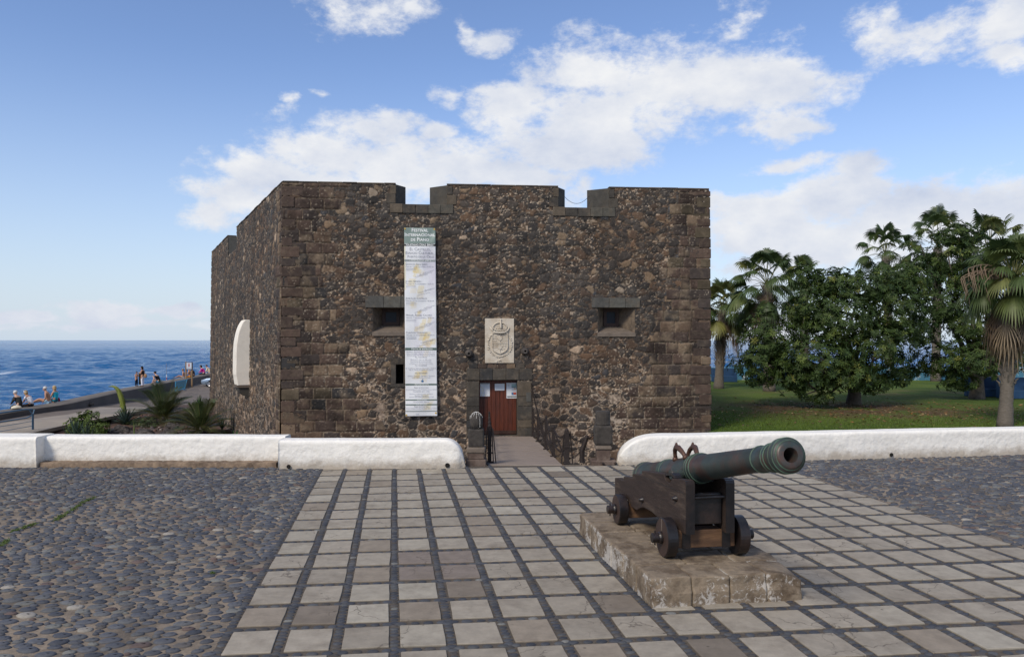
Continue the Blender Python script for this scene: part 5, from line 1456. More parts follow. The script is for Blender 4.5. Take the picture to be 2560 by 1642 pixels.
for v in bm.verts:
    s = v.co - P0; x = s.dot(PS); y = -s.dot(PF)
    edge = min(abs(y), 9) 
    w = fbm(np.array([v.co.x * 5 + v.co.z * 3]), np.array([v.co.y * 5 + v.co.z * 4]), 12, 3)[0] - .5
    if v.co.z > .02: v.co += Vector((0, 0, -abs(w) * .03))
    if y < .06 and v.co.z > .12: v.co -= PF * max(0, (.06 - y)) * (.4 + w)
    if x > PWd - .2 and y < .6 and v.co.z > .1: v.co.z -= max(0, .05 * (x - PWd + .2) / .2) * (1 - y / .6) * 1.6
    if v.co.z < .22: v.co += (PF if y < .1 else -PS if x < .1 else Vector()) * w * .03
bm.to_mesh(me); bm.free()
obj('blocks', me, M['plinth'], plinth)
# ------------------------------------------------------------------ cannon
CO = Vector((1.98, 7.90, 0)); CF = Vector((.148, -.989, 0)).normalized(); CS = Vector((-CF.y, CF.x, 0))
def cp(t, s, z): return CO + CF * t + CS * s + Vector((0, 0, z))
cannon = empty('cannon', label='old green bronze cannon on a dark wooden four-wheeled carriage', cat='cannon')
M['bronze'] = mat('patinated_bronze', (.042, .058, .055), .45, .35, 4, .3, 30, metal=.3, spec=.5, col2=(.095, .045, .034), c2scale=3.0, c2amt=.75, c2edge=(.47, .62), bdist=.004)
M['verdigris'] = mat('green_verdigris', (.09, .155, .11), .65, .3, 8, .2, 30, metal=.2, col2=(.05, .045, .035), c2scale=5, c2amt=.7)
M['cwood'] = mat('old_carriage_wood', (.036, .024, .019), .75, .35, 4, .6, 14, stretch=(1, 1, 6), col2=(.13, .095, .07), c2scale=1.6, c2amt=.65, c2edge=(.52, .72), spec=.3, bdist=.008)
M['cblack'] = mat('black_carriage_paint', (.008, .007, .008), .38, .3, 6, .25, 20, spec=.5, col2=(.03, .018, .014), c2scale=3, c2amt=.6)
M['cbrown'] = mat('brown_wheel_wood', (.045, .026, .019), .65, .3, 5, .3, 12, spec=.4)
EL = R(12.6); MZ = cp(1.80, 0, 1.575); AX = (CF * math.cos(EL) + Vector((0, 0, math.sin(EL)))).normalized(); LN = 3.72
def bp_(a): return MZ - AX * (LN - a)        # a: distance from breech face
prof = [(0, .06), (.0, .165), (.03, .178), (.06, .178), (.085, .165), (.11, .168), (.16, .168), (.18, .158), (.22, .152),
        (.84, .146), (.86, .156), (.90, .158), (.93, .150), (.96, .144), (1.60, .138), (1.70, .138), (1.72, .148), (1.745, .156), (1.78, .158), (1.81, .150), (1.84, .148), (1.86, .152), (1.885, .148), (1.90, .136), (1.93, .134),
        (3.20, .108), (3.22, .116), (3.235, .116), (3.25, .109), (3.40, .107), (3.42, .118), (3.44, .124), (3.46, .118), (3.48, .114), (3.52, .122), (3.58, .138), (3.615, .145), (3.65, .147), (3.68, .143), (3.69, .130), (3.70, .120), (3.715, .108), (3.72, .098), (3.718, .062), (3.70, .056), (3.3, .054), (3.28, .001)]
mb = MB(); mb.lathe(prof, bp_(0), AX, 48, cap=False); bar = mb.build('barrel', M['bronze'], cannon, smooth=True)
md = bar.modifiers.new('e', 'EDGE_SPLIT'); md.split_angle = R(50)
mb = MB()
for (a, r_) in ((.012, .176), (.10, .170), (.86, .155), (.925, .152), (1.73, .152), (1.80, .156), (1.87, .153), (3.228, .117), (3.43, .122), (3.47, .119), (3.61, .1455), (3.675, .145), (3.70, .1205)):
    P = []
    mb.lathe([(-.007, r_ - .002), (-.004, r_ + .004), (.004, r_ + .004), (.007, r_ - .002)], bp_(a), AX, 48, cap=False)
mb.build('ring_mouldings', M['verdigris'], cannon, smooth=True)
mb = MB(); mb.lathe([(0, .001), (-.001, .05)], bp_(3.45), AX, 24, cap=False); mb.build('bore', M['black'], cannon)
mb = MB(); mb.lathe([(0, .12), (-.05, .10), (-.08, .05), (-.12, .035), (-.16, .05), (-.21, .06), (-.25, .045), (-.27, .001)], bp_(0), AX, 24, cap=False); mb.build('cascabel', M['bronze'], cannon, smooth=True)
UPA = (Vector((0, 0, 1)) - AX * AX.z).normalized()
for s in (-1, 1):
    mb = MB(); c = bp_(1.62) + CS * s * .12 - UPA * .045; mb.tube([c, c + CS * s * .14], .058, 20); mb.build('trunnion', M['bronze'], cannon, bevel=.006)
for s in (-1, 1):
    mb = MB(); base = lambda a, h, w=0: bp_(a) + UPA * (.128 + h) + CS * (s * (.075 + w))
    mb.tube([base(1.30, -.02, -.01), base(1.31, .05, .0), base(1.35, .10, .012), base(1.42, .125, .02), base(1.48, .115, .02), base(1.53, .08, .01), base(1.58, .035, 0), base(1.61, -.02, -.01)], [.024, .022, .025, .03, .032, .028, .024, .026], 10)
    mb.ball(base(1.425, .155, .02), (.016, .016, .022), 8, 6); mb.ball(base(1.30, .0), .032, 8, 6); mb.ball(base(1.61, .0), .032, 8, 6)
    mb.build('lifting_handle', M['bronze2'] if 'bronze2' in M else mat('brown_bronze', (.10, .052, .036), .45, .35, 12, .5, 25, metal=.4), cannon, smooth=True)
# cheeks, wider apart at the rear
def chs(t): return .263 + .0668 * (.19 - t)
top = [(-1.86, .75), (-1.56, .765), (-1.55, .82), (-1.26, .85), (-1.25, .905), (-.97, .935), (-.96, .99), (-.36, 1.055), (-.33, 1.04), (-.28, .99), (-.18, .99), (-.13, 1.05), (.15, 1.085), (.19, 1.07)]
bot = [(.19, .535), (-.25, .545), (-.514, .555), (-.673, .575), (-.906, .575), (-1.0, .55), (-1.12, .497), (-1.28, .50), (-1.42, .56), (-1.62, .56), (-1.86, .54)]
for s in (-1, 1):
    ck = top + bot
    mb = MB(); mb.prism(ck, lambda t, z, d: cp(t, s * (chs(t) - d), z), 0, .10); ch_ = mb.build('cheek', M['cwood'], cannon, bevel=.008)
    mb = MB(); mb.prism([(.192, .54), (.205, .54), (.205, 1.045), (.19, 1.075), (.12, 1.086), (.12, 1.083), (.185, 1.065), (.192, 1.04)], lambda t, z, d: cp(t, s * (chs(t) - d), z), .004, .096); mb.build('front_plate', M['cblack'], ch_)
    mb = MB()
    for (t, z) in ((-.02, .86), (-.93, .66)):
        c = cp(t, s * (chs(t) + 0), z); mb.lathe([(-.01, .035), (.012, .032), (.03, .018), (.045, .016), (.046, .001)], c, CS * s, 12, cap=False)
    mb.build('bolt', M['cblack'], ch_, smooth=True)
    mb = MB(); mb.prism([(-.34, 1.03), (-.30, 1.075), (-.16, 1.10), (-.10, 1.085), (-.08, 1.06), (-.12, 1.06), (-.17, 1.075), (-.29, 1.05), (-.33, 1.03)], lambda t, z, d: cp(t, s * (chs(t) - d), z), .01, .09); mb.build('cap_square', M['cblack'], ch_)
    # joint line between upper and lower plank of the cheek
    mb = MB(); mb.prism([(-.96, .925), (.185, .945 - .0), (.185, .953), (-.96, .931)], lambda t, z, d: cp(t, s * (chs(t) - d), z), -.0015, .01); mb.build('plank_joint', M['cblack'], ch_)
mb = MB(); mb.prism([(.05, .62), (.13, .62), (.13, .93), (.05, .93)], lambda t, z, d: cp(t, d, z), -.155, .155); mb.build('front_transom', M['cblack'], cannon, bevel=.008)
mb = MB(); mb.tube([cp(.17, -.17, .90), cp(.17, .17, .905)], .017, 10); mb.build('transom_bolt', M['cblack'], cannon)
mb = MB(); mb.prism([(-1.7, .52), (-.2, .52), (-.2, .56), (-1.7, .56)], lambda t, z, d: cp(t, d, z), -.2, .2); mb.build('bed_board', M['cbrown'], cannon)
mb = MB(); mb.prism([(-1.30, .56), (-.9, .56), (-.9, .60), (-1.30, .72)], lambda t, z, d: cp(t, d, z), -.08, .08); mb.build('elevating_wedge', M['cbrown'], cannon)
M['axlewood'] = mat('brown_axle_wood', (.095, .05, .026), .7, .3, 4, .3, 14, stretch=(1, 1, 5), col2=(.2, .11, .05), c2scale=3, c2amt=.4)
for (t, tr, wr, nm) in ((0, .385, .2025, 'front'), (-1.44, .452, .18, 'rear')):
    zc = PH + wr
    mb = MB(); mb.prism([(t - .09, zc - .095), (t + .09, zc - .095), (t + .09, zc + .085), (t - .09, zc + .085)], lambda a, b, d: cp(a, d, b), -(tr - .07), tr - .07); mb.build('axle_tree', M['axlewood'], cannon, bevel=.008)
    if nm == 'front':
        mb = MB()
        for s in (-1, 1): mb.prism([(t + .094, zc - .1), (t + .10, zc - .1), (t + .10, zc + .09), (t + .094, zc + .09)], lambda a, b, d: cp(a, d, b), s * .17, s * .26)
        mb.build('axle_band', M['cblack'], cannon)
    for s in (-1, 1):
        w = MB(); o = cp(t, s * (tr - .055), zc)
        w.lathe([(0, .05), (0, wr - .008), (.006, wr), (.104, wr), (.11, wr - .008), (.11, .05)], o, CS * s, 40, cap=False)
        wh = w.build('wheel', M['cblack'], cannon, smooth=False)
        f_ = MB(); f_.lathe([(.108, .05), (.1125, .05), (.1125, wr - .014), (.108, wr - .014)], o, CS * s, 40, cap=False); f_.build('wheel_face', M['cbrown'], wh)
        h = MB(); h.lathe([(.08, .062), (.135, .062), (.15, .055), (.151, .05), (.215, .05), (.22, .044), (.221, .001)], o, CS * s, 24, cap=False); h.tube([o + CS * s * .185 + Vector((0, 0, -.075)), o + CS * s * .185 + Vector((0, 0, .075))], .008, 6); h.build('hub', M['cblack'], wh)
        if s < 0 and nm == 'front':
            k_ = MB(); k_.prism([(t - .004, zc + .07), (t + .008, zc + .07), (t + .008, zc + .19), (t - .004, zc + .19)], lambda a, b, d: cp(a, -(tr - .055) - d, b), .108, .1145); k_.build('wood_joint', M['palesill'], wh)
# ------------------------------------------------------------------ trees
def leaf_quads(P, D, N, L, Wd, col, fold=.25, droop=.15):
    "leaves: base P, direction D, normal N, length L, width Wd; two quads folded on the midrib"
    n = len(P); T = np.cross(D, N); T /= np.linalg.norm(T, axis=1, keepdims=True) + 1e-9
    L = L[:, None]; Wd = Wd[:, None]; V = np.zeros((n, 6, 3))
    mid = P + D * L * .5 + N * L * .06; tip = P + D * L - N * L * droop
    V[:, 0] = P; V[:, 1] = tip; V[:, 2] = P + D * L * .22 + T * Wd * .42 + N * Wd * fold; V[:, 3] = P + D * L * .68 + T * Wd * .46 + N * (Wd * fold - L * droop * .4)
    V[:, 4] = P + D * L * .22 - T * Wd * .42 + N * Wd * fold; V[:, 5] = P + D * L * .68 - T * Wd * .46 + N * (Wd * fold - L * droop * .4)
    f = np.array([(0, 2, 3, 1), (1, 5, 4, 0)])
    Fq = (f[None] + (np.arange(n) * 6)[:, None, None]).reshape(-1, 4)
    return V.reshape(-1, 3), Fq, np.repeat(col, 6, 0)
def unit(v): return v / (np.linalg.norm(v, axis=1, keepdims=True) + 1e-9)
trng = np.random.RandomState(21)
def rosette_crown(name, blobs, dens, parent, pal, Ln=(.15, .26), Wn=(.05, .075), per=10, shell=.55, lower=0.0):
    "blobs [(centre, (rx,ry,rz))]; leaves sit in rosettes through the outer part of every blob"
    C0 = []; N0 = []
    for (c, r) in blobs:
        vol = (r[0] * r[1] * r[2]) ** (2 / 3); n = int(dens * vol)
        d = unit(trng.normal(size=(n, 3))); rad = shell + (1 - shell) * trng.rand(n, 1) ** .6
        wob = .80 + .45 * trng.rand(n, 1) ** 2
        p = np.array(c) + d * rad * np.array(r) * wob
        C0.append(p); N0.append(unit(d * np.array([1, 1, 1.0]) + np.array([0, 0, .45])))
    C0 = np.concatenate(C0); N0 = np.concatenate(N0); n = len(C0)
    # gaps: drop rosettes in noise-cut holes
    g = fbm(C0[:, 0] * .9 + C0[:, 2] * .7, C0[:, 1] * .9 - C0[:, 2] * .9, 61, 3); keep = g > .335; C0, N0 = C0[keep], N0[keep]; n = len(C0)
    P = np.repeat(C0, per, 0); NN = np.repeat(N0, per, 0)
    a = np.tile(np.linspace(0, 6.283, per, endpoint=False), n) + np.repeat(trng.rand(n) * 6.28, per)
    ref = unit(np.cross(NN, np.array([.13, .35, .92]))); ref2 = np.cross(NN, ref)
    tilt = trng.uniform(-.25, .75, len(P))[:, None]
    D = unit(ref * np.cos(a)[:, None] + ref2 * np.sin(a)[:, None] + NN * tilt)
    Nn = unit(NN - D * np.sum(NN * D, 1, keepdims=True))
    L = trng.uniform(*Ln, len(P)); Wd = trng.uniform(*Wn, len(P))
    col = np.repeat(pick(trng.rand(n), pal), per, 0) * trng.uniform(.75, 1.3, (len(P), 1))
    P = P + D * .03
    V, Fq, c = leaf_quads(P, D, Nn, L, Wd, col)
    return obj('crown', mesh_np('crown', V, Fq, c), M['leaf'], parent)
FIC = [(5, (.038, .066, .016)), (4, (.028, .050, .013)), (2.5, (.060, .092, .020)), (1, (.09, .12, .026)), (.2, (.13, .14, .03))]
def limb_tree(mb, base, targets, r0, hsplit):
    base = Vector(base); top = base + Vector((0, 0, hsplit))
    mb.tube([base - Vector((0, 0, .15)), base + Vector((0, 0, .1)), base + Vector((.04, 0, hsplit * .5)), top], [r0 * 1.45, r0 * 1.15, r0 * .95, r0 * .85], 12)
    for i, t in enumerate(targets):
        t = Vector(t); m = top.lerp(t, .45) + Vector((random.gauss(0, .25), random.gauss(0, .25), random.uniform(.1, .4)))
        st = top - Vector((0, 0, random.uniform(0, hsplit * .35)))
        mb.tube([st, st.lerp(m, .5) + Vector((0, 0, .12)), m, t], [r0 * .5, r0 * .36, r0 * .24, r0 * .08], 7)
        for k in range(3):
            q = m.lerp(t, random.uniform(.0, .7)); e = q + Vector((random.gauss(0, .8), random.gauss(0, .8), random.uniform(.1, .9)))
            mb.tube([q, q.lerp(e, .5) + Vector((0, 0, .1)), e], [r0 * .16, r0 * .1, r0 * .04], 5)
LZ = -.9
def blob(px, py, Y, rpx, rpy, ry=None):
    c = at(px, py, Y); k = Y / F; return (tuple(c), (rpx * k, (ry or (rpx * k * .9)), rpy * k))
# nearer tree, broad and low
t1 = onz(2134, 1010, LZ); Y1 = t1.y
tr1 = empty('broadleaf_tree', label='broad dark green tree nearest the castle, branches almost touching the lawn', cat='tree', group='glossy-leaved trees on the lawn')
B1 = [blob(1925, 850, Y1, 85, 80), blob(1900, 915, Y1 - 1.2, 70, 55), blob(2025, 775, Y1, 75, 62), blob(2040, 900, Y1 - 2.2, 110, 75), blob(2100, 800, Y1 - 1.2, 110, 85), blob(2150, 720, Y1 + .5, 100, 50),
      blob(2190, 870, Y1 - 1.5, 95, 90), blob(2080, 710, Y1 + .5, 60, 40), blob(2230, 780, Y1, 85, 75), blob(2120, 940, Y1 - 2.6, 75, 45), blob(1985, 940, Y1 - 2.0, 60, 45), blob(2245, 700, Y1 + 1, 80, 45), blob(2010, 690, Y1 + .6, 45, 28), blob(1880, 965, Y1 - 1.5, 26, 14), blob(2060, 995, Y1 - 2.6, 26, 16), blob(2015, 985, Y1 - 2.6, 18, 14), blob(2240, 945, Y1 - 1.2, 38, 22), blob(2190, 960, Y1 - 1.8, 40, 25)]
mb = MB(); limb_tree(mb, t1, [b[0] for b in B1], .34, 1.1); mb.build('trunk', M['bark'], tr1, smooth=True)
rosette_crown('crown', B1, 120, tr1, FIC)
# taller tree behind, right
t2 = onz(2442, 996, LZ); Y2 = t2.y
tr2 = empty('broadleaf_tree', label='taller dark green tree behind the foremost palm at the right edge', cat='tree', group='glossy-leaved trees on the lawn')
B2 = [blob(2300, 690, Y2, 75, 60), blob(2370, 640, Y2, 70, 55), blob(2440, 690, Y2, 80, 70), blob(2340, 760, Y2, 90, 60), blob(2430, 800, Y2 - 1, 80, 60), blob(2290, 830, Y2 - 1, 60, 45), blob(2350, 900, Y2 - 1, 70, 45), blob(2440, 900, Y2 - 1.5, 75, 55),
      blob(2480, 850, Y2, 60, 70), blob(2400, 950, Y2 - 1, 50, 28), blob(2300, 610, Y2 + .5, 50, 26), blob(2395, 590, Y2 + .5, 60, 32), blob(2270, 930, Y2 - .5, 32, 16), blob(2545, 900, Y2, 45, 30), blob(2540, 760, Y2 + 1, 40, 40)]
mb = MB(); limb_tree(mb, t2, [b[0] for b in B2], .37, 1.3); mb.build('trunk', M['bark'], tr2, smooth=True)
rosette_crown('crown', B2, 125, tr2, FIC)
# small shrub by the far blue wall
sh = empty('shrub', label='small grey-green shrub against the blue wall beside the castle corner palm', cat='shrub')
c = onz(1835, 945, LZ)
rosette_crown('crown', [((c.x, c.y - 1, c.z + 1.1), (1.2, .8, 1.0)), ((c.x + 1.4, c.y - 1, c.z + .8), (1.0, .7, .7))], 120, sh, [(3, (.05, .065, .035)), (2, (.035, .05, .025))], (.08, .14), (.03, .05), 7)
mb = MB(); mb.tube([(c.x, c.y - 1, c.z), (c.x, c.y - 1, c.z + .8)], [.06, .04], 6); mb.build('stem', M['bark'], sh)

# fan palms
def fan_fronds(c, specs, pal, seg=4, blades=30, seed=0, wf=.052, spread=230):
    "specs: (azimuth, elevation, petiole, radius, droop)"
    rnd = np.random.RandomState(seed); V = []; Fq = []; Cc = []; pt = MB()
    for (a, e, pl, rad, dr) in specs:
        d = np.array((math.cos(a) * math.cos(e), math.sin(a) * math.cos(e), math.sin(e)))
        side = np.array((-math.sin(a), math.cos(a), 0)); up = np.cross(side, d) * -1
        if up[2] < 0: up = -up
        hub = np.array(c) + d * pl - np.array((0, 0, pl * pl * .10 * math.cos(e)))
        pt.tube([tuple(c), tuple(np.array(c) + d * pl * .5 + np.array((0, 0, .03))), tuple(hub)], [.028, .018, .012], 5)
        dd = d * math.cos(.35) - np.array((0, 0, 1)) * math.sin(.35) * (.4 + dr); dd /= np.linalg.norm(dd)
        colr = pick(rnd.rand(1), pal)[0]
        roll = rnd.uniform(-.5, .5)
        sd = side * math.cos(roll) + up * math.sin(roll)
        for k in range(blades):
            th = (k / (blades - 1) - .5) * R(spread)
            bd = dd * math.cos(th) + sd * math.sin(th); L = rad * (1 - .28 * abs(th) / 2.0) * rnd.uniform(.88, 1.06)
            w = rad * wf
            wd = np.cross(bd, up); wd /= np.linalg.norm(wd) + 1e-9
            n0 = len(V); cc = colr * rnd.uniform(.8, 1.2)
            for s_ in range(seg + 1):
                t = s_ / seg
                p = hub + bd * L * t * (1 - .12 * dr * t) - np.array((0, 0, 1)) * L * (dr * t ** 2.4 * .75) + up * .04 * math.sin(th * 3) 
                ww = w * (math.sin(min(t * 1.9, 1.57)) * (1 - t ** 3) + .05)
                V += [p - wd * ww, p + wd * ww]; Cc += [cc * (1 if t < .75 else 1.15)] * 2
            for s_ in range(seg): i = n0 + s_ * 2; Fq.append((i, i + 1, i + 3, i + 2))
    return V, Fq, Cc, pt
PALM = [(4, (.055, .082, .024)), (3, (.042, .068, .021)), (2, (.085, .11, .03)), (.8, (.12, .13, .04))]
DEAD = [(3, (.15, .10, .06)), (2, (.21, .155, .095)), (2, (.09, .065, .045))]
def fan_palm(px, pyb, cpx, cpy, scale, n, label, seed, Y=None, trunk_r=.2, skirt=0, yellow=0, lean=0, pet=1.0, up=0.0, big=0):
    b = onz(px, pyb, LZ) if Y is None else Vector(((px - CX) / F * Y, Y, LZ)); Yp = b.y
    c = at(cpx, cpy, Yp)
    root = empty('fan_palm', label=label, cat='palm tree', group='fan palms beyond the white wall')
    rnd = random.Random(seed); H = c.z - b.z; mb = MB(); P = []; Rr = []
    N = 26
    for i in range(N + 1):
        t = i / N; p = b.lerp(c, t) + Vector((math.sin(t * 3) * .08 * lean, 0, 0)); P.append(p - Vector((0, 0, .15 if i == 0 else 0)))
        Rr.append(trunk_r * (1.25 - .25 * min(t * 6, 1)) * (1 + .06 * (i % 2)) * (1 - .12 * t))
    mb.tube(P, Rr, 12); mb.build('trunk', M['palmbark'], root, smooth=True)
    specs = []
    for i in range(n):
        a = i * 2.39996 + rnd.uniform(-.25, .25); t = i / n
        e = R(82 - (100 if big else 120) * t + up) + rnd.uniform(-.15, .15)
        specs.append((a, e, scale * pet * rnd.uniform(.7, 1.1), scale * rnd.uniform(.46, .60), .45 + .55 * t + rnd.uniform(-.1, .2)))
    V, Fq, Cc, pt = fan_fronds(c, specs, PALM if not yellow else PALM + [(3, (.16, .16, .045))], seed=seed)
    obj('fronds', mesh_np('fronds', V, Fq, np.array(Cc)), M['frond'], root)
    pt.build('leaf_stalks', M['stalk'], root)
    if skirt:
        specs = [(i * 2.39996 + rnd.uniform(-.3, .3), R(rnd.uniform(-84, -50)), scale * rnd.uniform(.15, .85), scale * rnd.uniform(.35, .62), rnd.uniform(.9, 1.5)) for i in range(skirt * 2)]
        V, Fq, Cc, pt = fan_fronds(c - Vector((0, 0, .15)), specs, DEAD, seed=seed + 50, blades=13, wf=.030, spread=150)
        o = obj('dead_fronds', mesh_np('dead_fronds', V, Fq, np.array(Cc)), M['frond'], root); tag(o, 'skirt of dry brown hanging fronds')
    # leaf bases hugging the trunk
    mb = MB(); z0 = .28 if trunk_r > .2 else .55; m = int(170 * (1 - z0))
    for i in range(m):
        t = z0 + (1 - z0) * i / m; p = b.lerp(c, t); a = i * 2.4; rr_ = trunk_r * .95
        d = Vector((math.cos(a), math.sin(a), 0)); q = p + d * rr_; l = rnd.uniform(.12, .22)
        mb.tube([q - Vector((0, 0, .05)), q + d * .06 + Vector((0, 0, l * .6)), q + d * .15 + Vector((0, 0, l * 1.1))], [.045, .034, .014], 4)
    mb.build('leaf_bases', M['palmbark'], root)
    return root
M['stalk'] = mat('leaf_stalk', (.14, .14, .045), .5, .2, 5, 0)
fan_palm(1796.5, 970, 1806, 775, 2.3, 32, 'small fan palm with drooping yellowish fronds right beside the castle corner', 1, yellow=1, skirt=7, trunk_r=.30, pet=.75)
fan_palm(1923, 977, 1918, 712, 2.35, 32, 'fan palm rising from the left side of the broad tree, brown skirt', 2, skirt=16, trunk_r=.34, pet=.95)
fan_palm(2226, 949, 2214, 640, 2.3, 24, 'tall fan palm standing alone above the middle of the tree tops', 3, trunk_r=.33, pet=1.0, up=10)
fan_palm(2339, 953, 2345, 618, 2.4, 30, 'tall fan palm behind the taller tree, fronds spread left and right', 4, trunk_r=.33, pet=1.15, up=8)
fan_palm(2480, 980, 2474, 640, 2.2, 26, 'tallest fan palm with upright fronds above the taller tree', 5, Y=50, trunk_r=.33, pet=1.1, up=20)
fan_palm(2012, 958, 2010, 700, 1.9, 16, 'fan palm mostly hidden behind the broad tree, fronds just above it', 6, Y=58, trunk_r=.3, pet=.8, up=15)
big = fan_palm(2512, 1066, 2533, 705, 1.95, 46, 'large foreground fan palm with ringed trunk and thick brown skirt', 7, trunk_r=.235, skirt=70, yellow=0, pet=.75, big=1)
# dry flower and fruit stalks arching out to the left of the foreground palm
mb = MB(); c = at(2533, 715, big.children[0].data.vertices[0].co.y if False else onz(2512, 1066, LZ).y); rnd = random.Random(3)
for k in range(7):
    e = c + Vector((-(1.4 + .12 * k) , rnd.uniform(-.8, .3), .15 + .08 * k - .1 * (k % 3)))
    P = [c.lerp(e, t) + Vector((0, 0, .45 * math.sin(math.pi * t))) for t in np.linspace(0, 1, 8)]
    mb.tube(P, [.02] * 4 + [.014] * 4, 5)
    for j in range(9):
        q = P[3 + j % 5]; L = rnd.uniform(.5, 1.1); dx = rnd.uniform(-.15, .1)
        mb.tube([q, q + Vector((dx - .08, 0, -.1)), q + Vector((dx, rnd.uniform(-.1, .1), -L * .6)), q + Vector((dx * 1.4 + .08, 0, -L))], [.018, .022, .016, .006], 4)
mb.build('dry_stalks', mat('dry_stalk', (.20, .145, .10), .85, .35, 8, .2), big)

# blue wall and blocks at the far edge of the lawn
wy = onz(1900, 950, LZ).y
bw = empty('blue_wall', label='low peeling blue painted wall along the far edge of the lawn', cat='wall')
mb = MB(); mb.box((26, wy + .3, LZ + .45), (52, .4, 1.05)); mb.build('wall_body', M['bluepaint'], bw, bevel=.03)
mb = MB(); mb.box((26, wy + .3, LZ + 1.03), (52.2, .5, .1)); mb.build('wall_top', M['bluepaint'], bw, bevel=.02)
def blue_block(px, Y, w, h, label, d=.9, seat=None):
    r = empty('blue_bench', ((px - CX) / F * Y, Y, LZ), label=label, cat='bench', group='blue concrete benches on the lawn')
    mb = MB(); mb.box((0, .25, h / 2), (w, .35, h)); mb.build('backrest', M['bluepaint2'], r, bevel=.03)
    mb = MB(); mb.box((0, -.2, .24), (w, .55, .48)); mb.box((w / 2 - .1, -.2, .37), (.2, .5, .75)); mb.build('seat', M['bluepaint2'], r, bevel=.03)
blue_block(1810, 62, 1.9, 1.1, 'dark blue bench by the far wall, beside the castle corner palm')
blue_block(1900, 63, 1.4, 1.1, 'dark blue bench by the far wall, left of the broad tree')
blue_block(1990, 63, 2.4, 1.05, 'dark blue bench half hidden under the broad tree')
blue_block(2470, 46, 2.4, 1.15, 'blue bench behind the foreground palm trunk, left of it')
blue_block(2535, 44.5, 1.6, 1.2, 'blue bench at the right photo edge behind the palm trunk')

# ------------------------------------------------------------------ planted bed, left
def z_at(x, y): return float(zgarden(np.array([[x]]), np.array([[y]]))[0, 0])
def gp(px, py, Y):
    p = at(px, py, Y); p.z = z_at(p.x, p.y); return p
def find_g(px, py):
    "ground point of the bed seen at a photo pixel"
    for Y in np.arange(20, 52, .1):
        p = at(px, py, Y)
        if p.z <= z_at(p.x, p.y): return Vector((p.x, p.y, z_at(p.x, p.y)))
    return gp(px, py, 45)
def feather_palm(px, py, label, L, n, seed, lift=0.0, sx=1):
    b = find_g(px, py); root = empty('date_palm', label=label, cat='palm', group='stemless feather palms in the planted bed')
    rnd = np.random.RandomState(seed); V = []; Fq = []; Cc = []; rach = MB()
    c = np.array(b) + np.array((0, 0, .15))
    for i in range(n):
        a = i * 2.39996 + rnd.uniform(-.3, .3); t = i / n; e = R(78 - 74 * t ** .8) + rnd.uniform(-.1, .1); l = L * rnd.uniform(.8, 1.1)
        d = np.array((math.cos(a) * math.cos(e), math.sin(a) * math.cos(e), math.sin(e))); side = np.array((-math.sin(a), math.cos(a), 0))
        dr = .16 + .26 * math.cos(e)
        K = 13; P = [c + d * l * s - np.array((0, 0, 1)) * l * dr * s ** 2.2 for s in np.linspace(0, 1, K)]
        rach.tube([tuple(p) for p in P], [.020 * (1 - s) + .005 for s in np.linspace(0, 1, K)], 4)
        colr = pick(rnd.rand(1), [(4, (.048, .070, .020)), (3, (.035, .055, .018)), (2, (.085, .09, .03))])[0]
        M_ = 34
        for k in range(4, M_):
            s = k / M_; j = s * (K - 1); j0 = min(int(j), K - 2); p = P[j0] + (P[j0 + 1] - P[j0]) * (j - j0); tg = P[j0 + 1] - P[j0]; tg /= np.linalg.norm(tg)
            up = np.cross(side, tg); up *= np.sign(up[2] + 1e-6)
            ll = L * .27 * math.sin(math.pi * (.12 + .82 * s)) ** .6
            for sd in (-1, 1):
                bd = tg * .72 + side * sd * .62 + up * .28 * (1 if k % 2 else .5); bd /= np.linalg.norm(bd)
                w = np.cross(bd, up); w /= np.linalg.norm(w); n0 = len(V); cc = colr * rnd.uniform(.8, 1.25)
                tip = p + bd * ll - np.array((0, 0, ll * .18))
                V += [p - w * .008, p + w * .008, p + bd * ll * .5 + w * .014, p + bd * ll * .5 - w * .014, tip + w * .002, tip - w * .002]; Cc += [cc] * 6
                Fq += [(n0, n0 + 1, n0 + 2, n0 + 3), (n0 + 3, n0 + 2, n0 + 4, n0 + 5)]
    obj('fronds', mesh_np('fronds', V, Fq, np.array(Cc)), M['frond'], root); rach.build('leaf_stalks', M['stalk'], root)
    mb = MB(); mb.ball(tuple(c), (.16, .16, .22), 10, 8); mb.build('trunk', M['palmbark'], root)
feather_palm(409, 1052, 'larger bushy feather palm in the bed before the sea wall', 2.75, 40, 4)
feather_palm(503, 1084, 'smaller feather palm in the bed close to the castle wall', 2.1, 30, 9)
def spiky(name, px, py, label, cat, n, L, w, col, seed, spread=1.0, curl=.2):
    b = find_g(px, py); root = empty(name, label=label, cat=cat); rnd = np.random.RandomState(seed); V = []; Fq = []; Cc = []
    for i in range(n):
        a = i * 2.39996; t = i / n; e = R(88 - 70 * spread * t) ; l = L * rnd.uniform(.8, 1.1)
        d = np.array((math.cos(a) * math.cos(e), math.sin(a) * math.cos(e), math.sin(e))); side = np.array((-math.sin(a), math.cos(a), 0)); up = np.cross(side, d); up *= np.sign(up[2] + 1e-6) if abs(up[2]) > 1e-3 else 1
        n0 = len(V); cc = np.array(col) * rnd.uniform(.8, 1.25)
        for s, ww in ((0, .7), (.25, 1), (.5, .95), (.75, .6), (1, .04)):
            p = np.array(b) + d * l * s - np.array((0, 0, 1)) * l * curl * s * s * math.cos(e)
            V += [p - side * w * ww + up * w * .35, p - up * w * .15, p + side * w * ww + up * w * .35]; Cc += [cc * 1.1, cc * .8, cc * 1.1]
        for s in range(4):
            k = n0 + s * 3; Fq += [(k, k + 1, k + 4, k + 3), (k + 1, k + 2, k + 5, k + 4)]
    obj('leaves', mesh_np('leaves', V, Fq, np.array(Cc)), M['succ'], root); return root, b
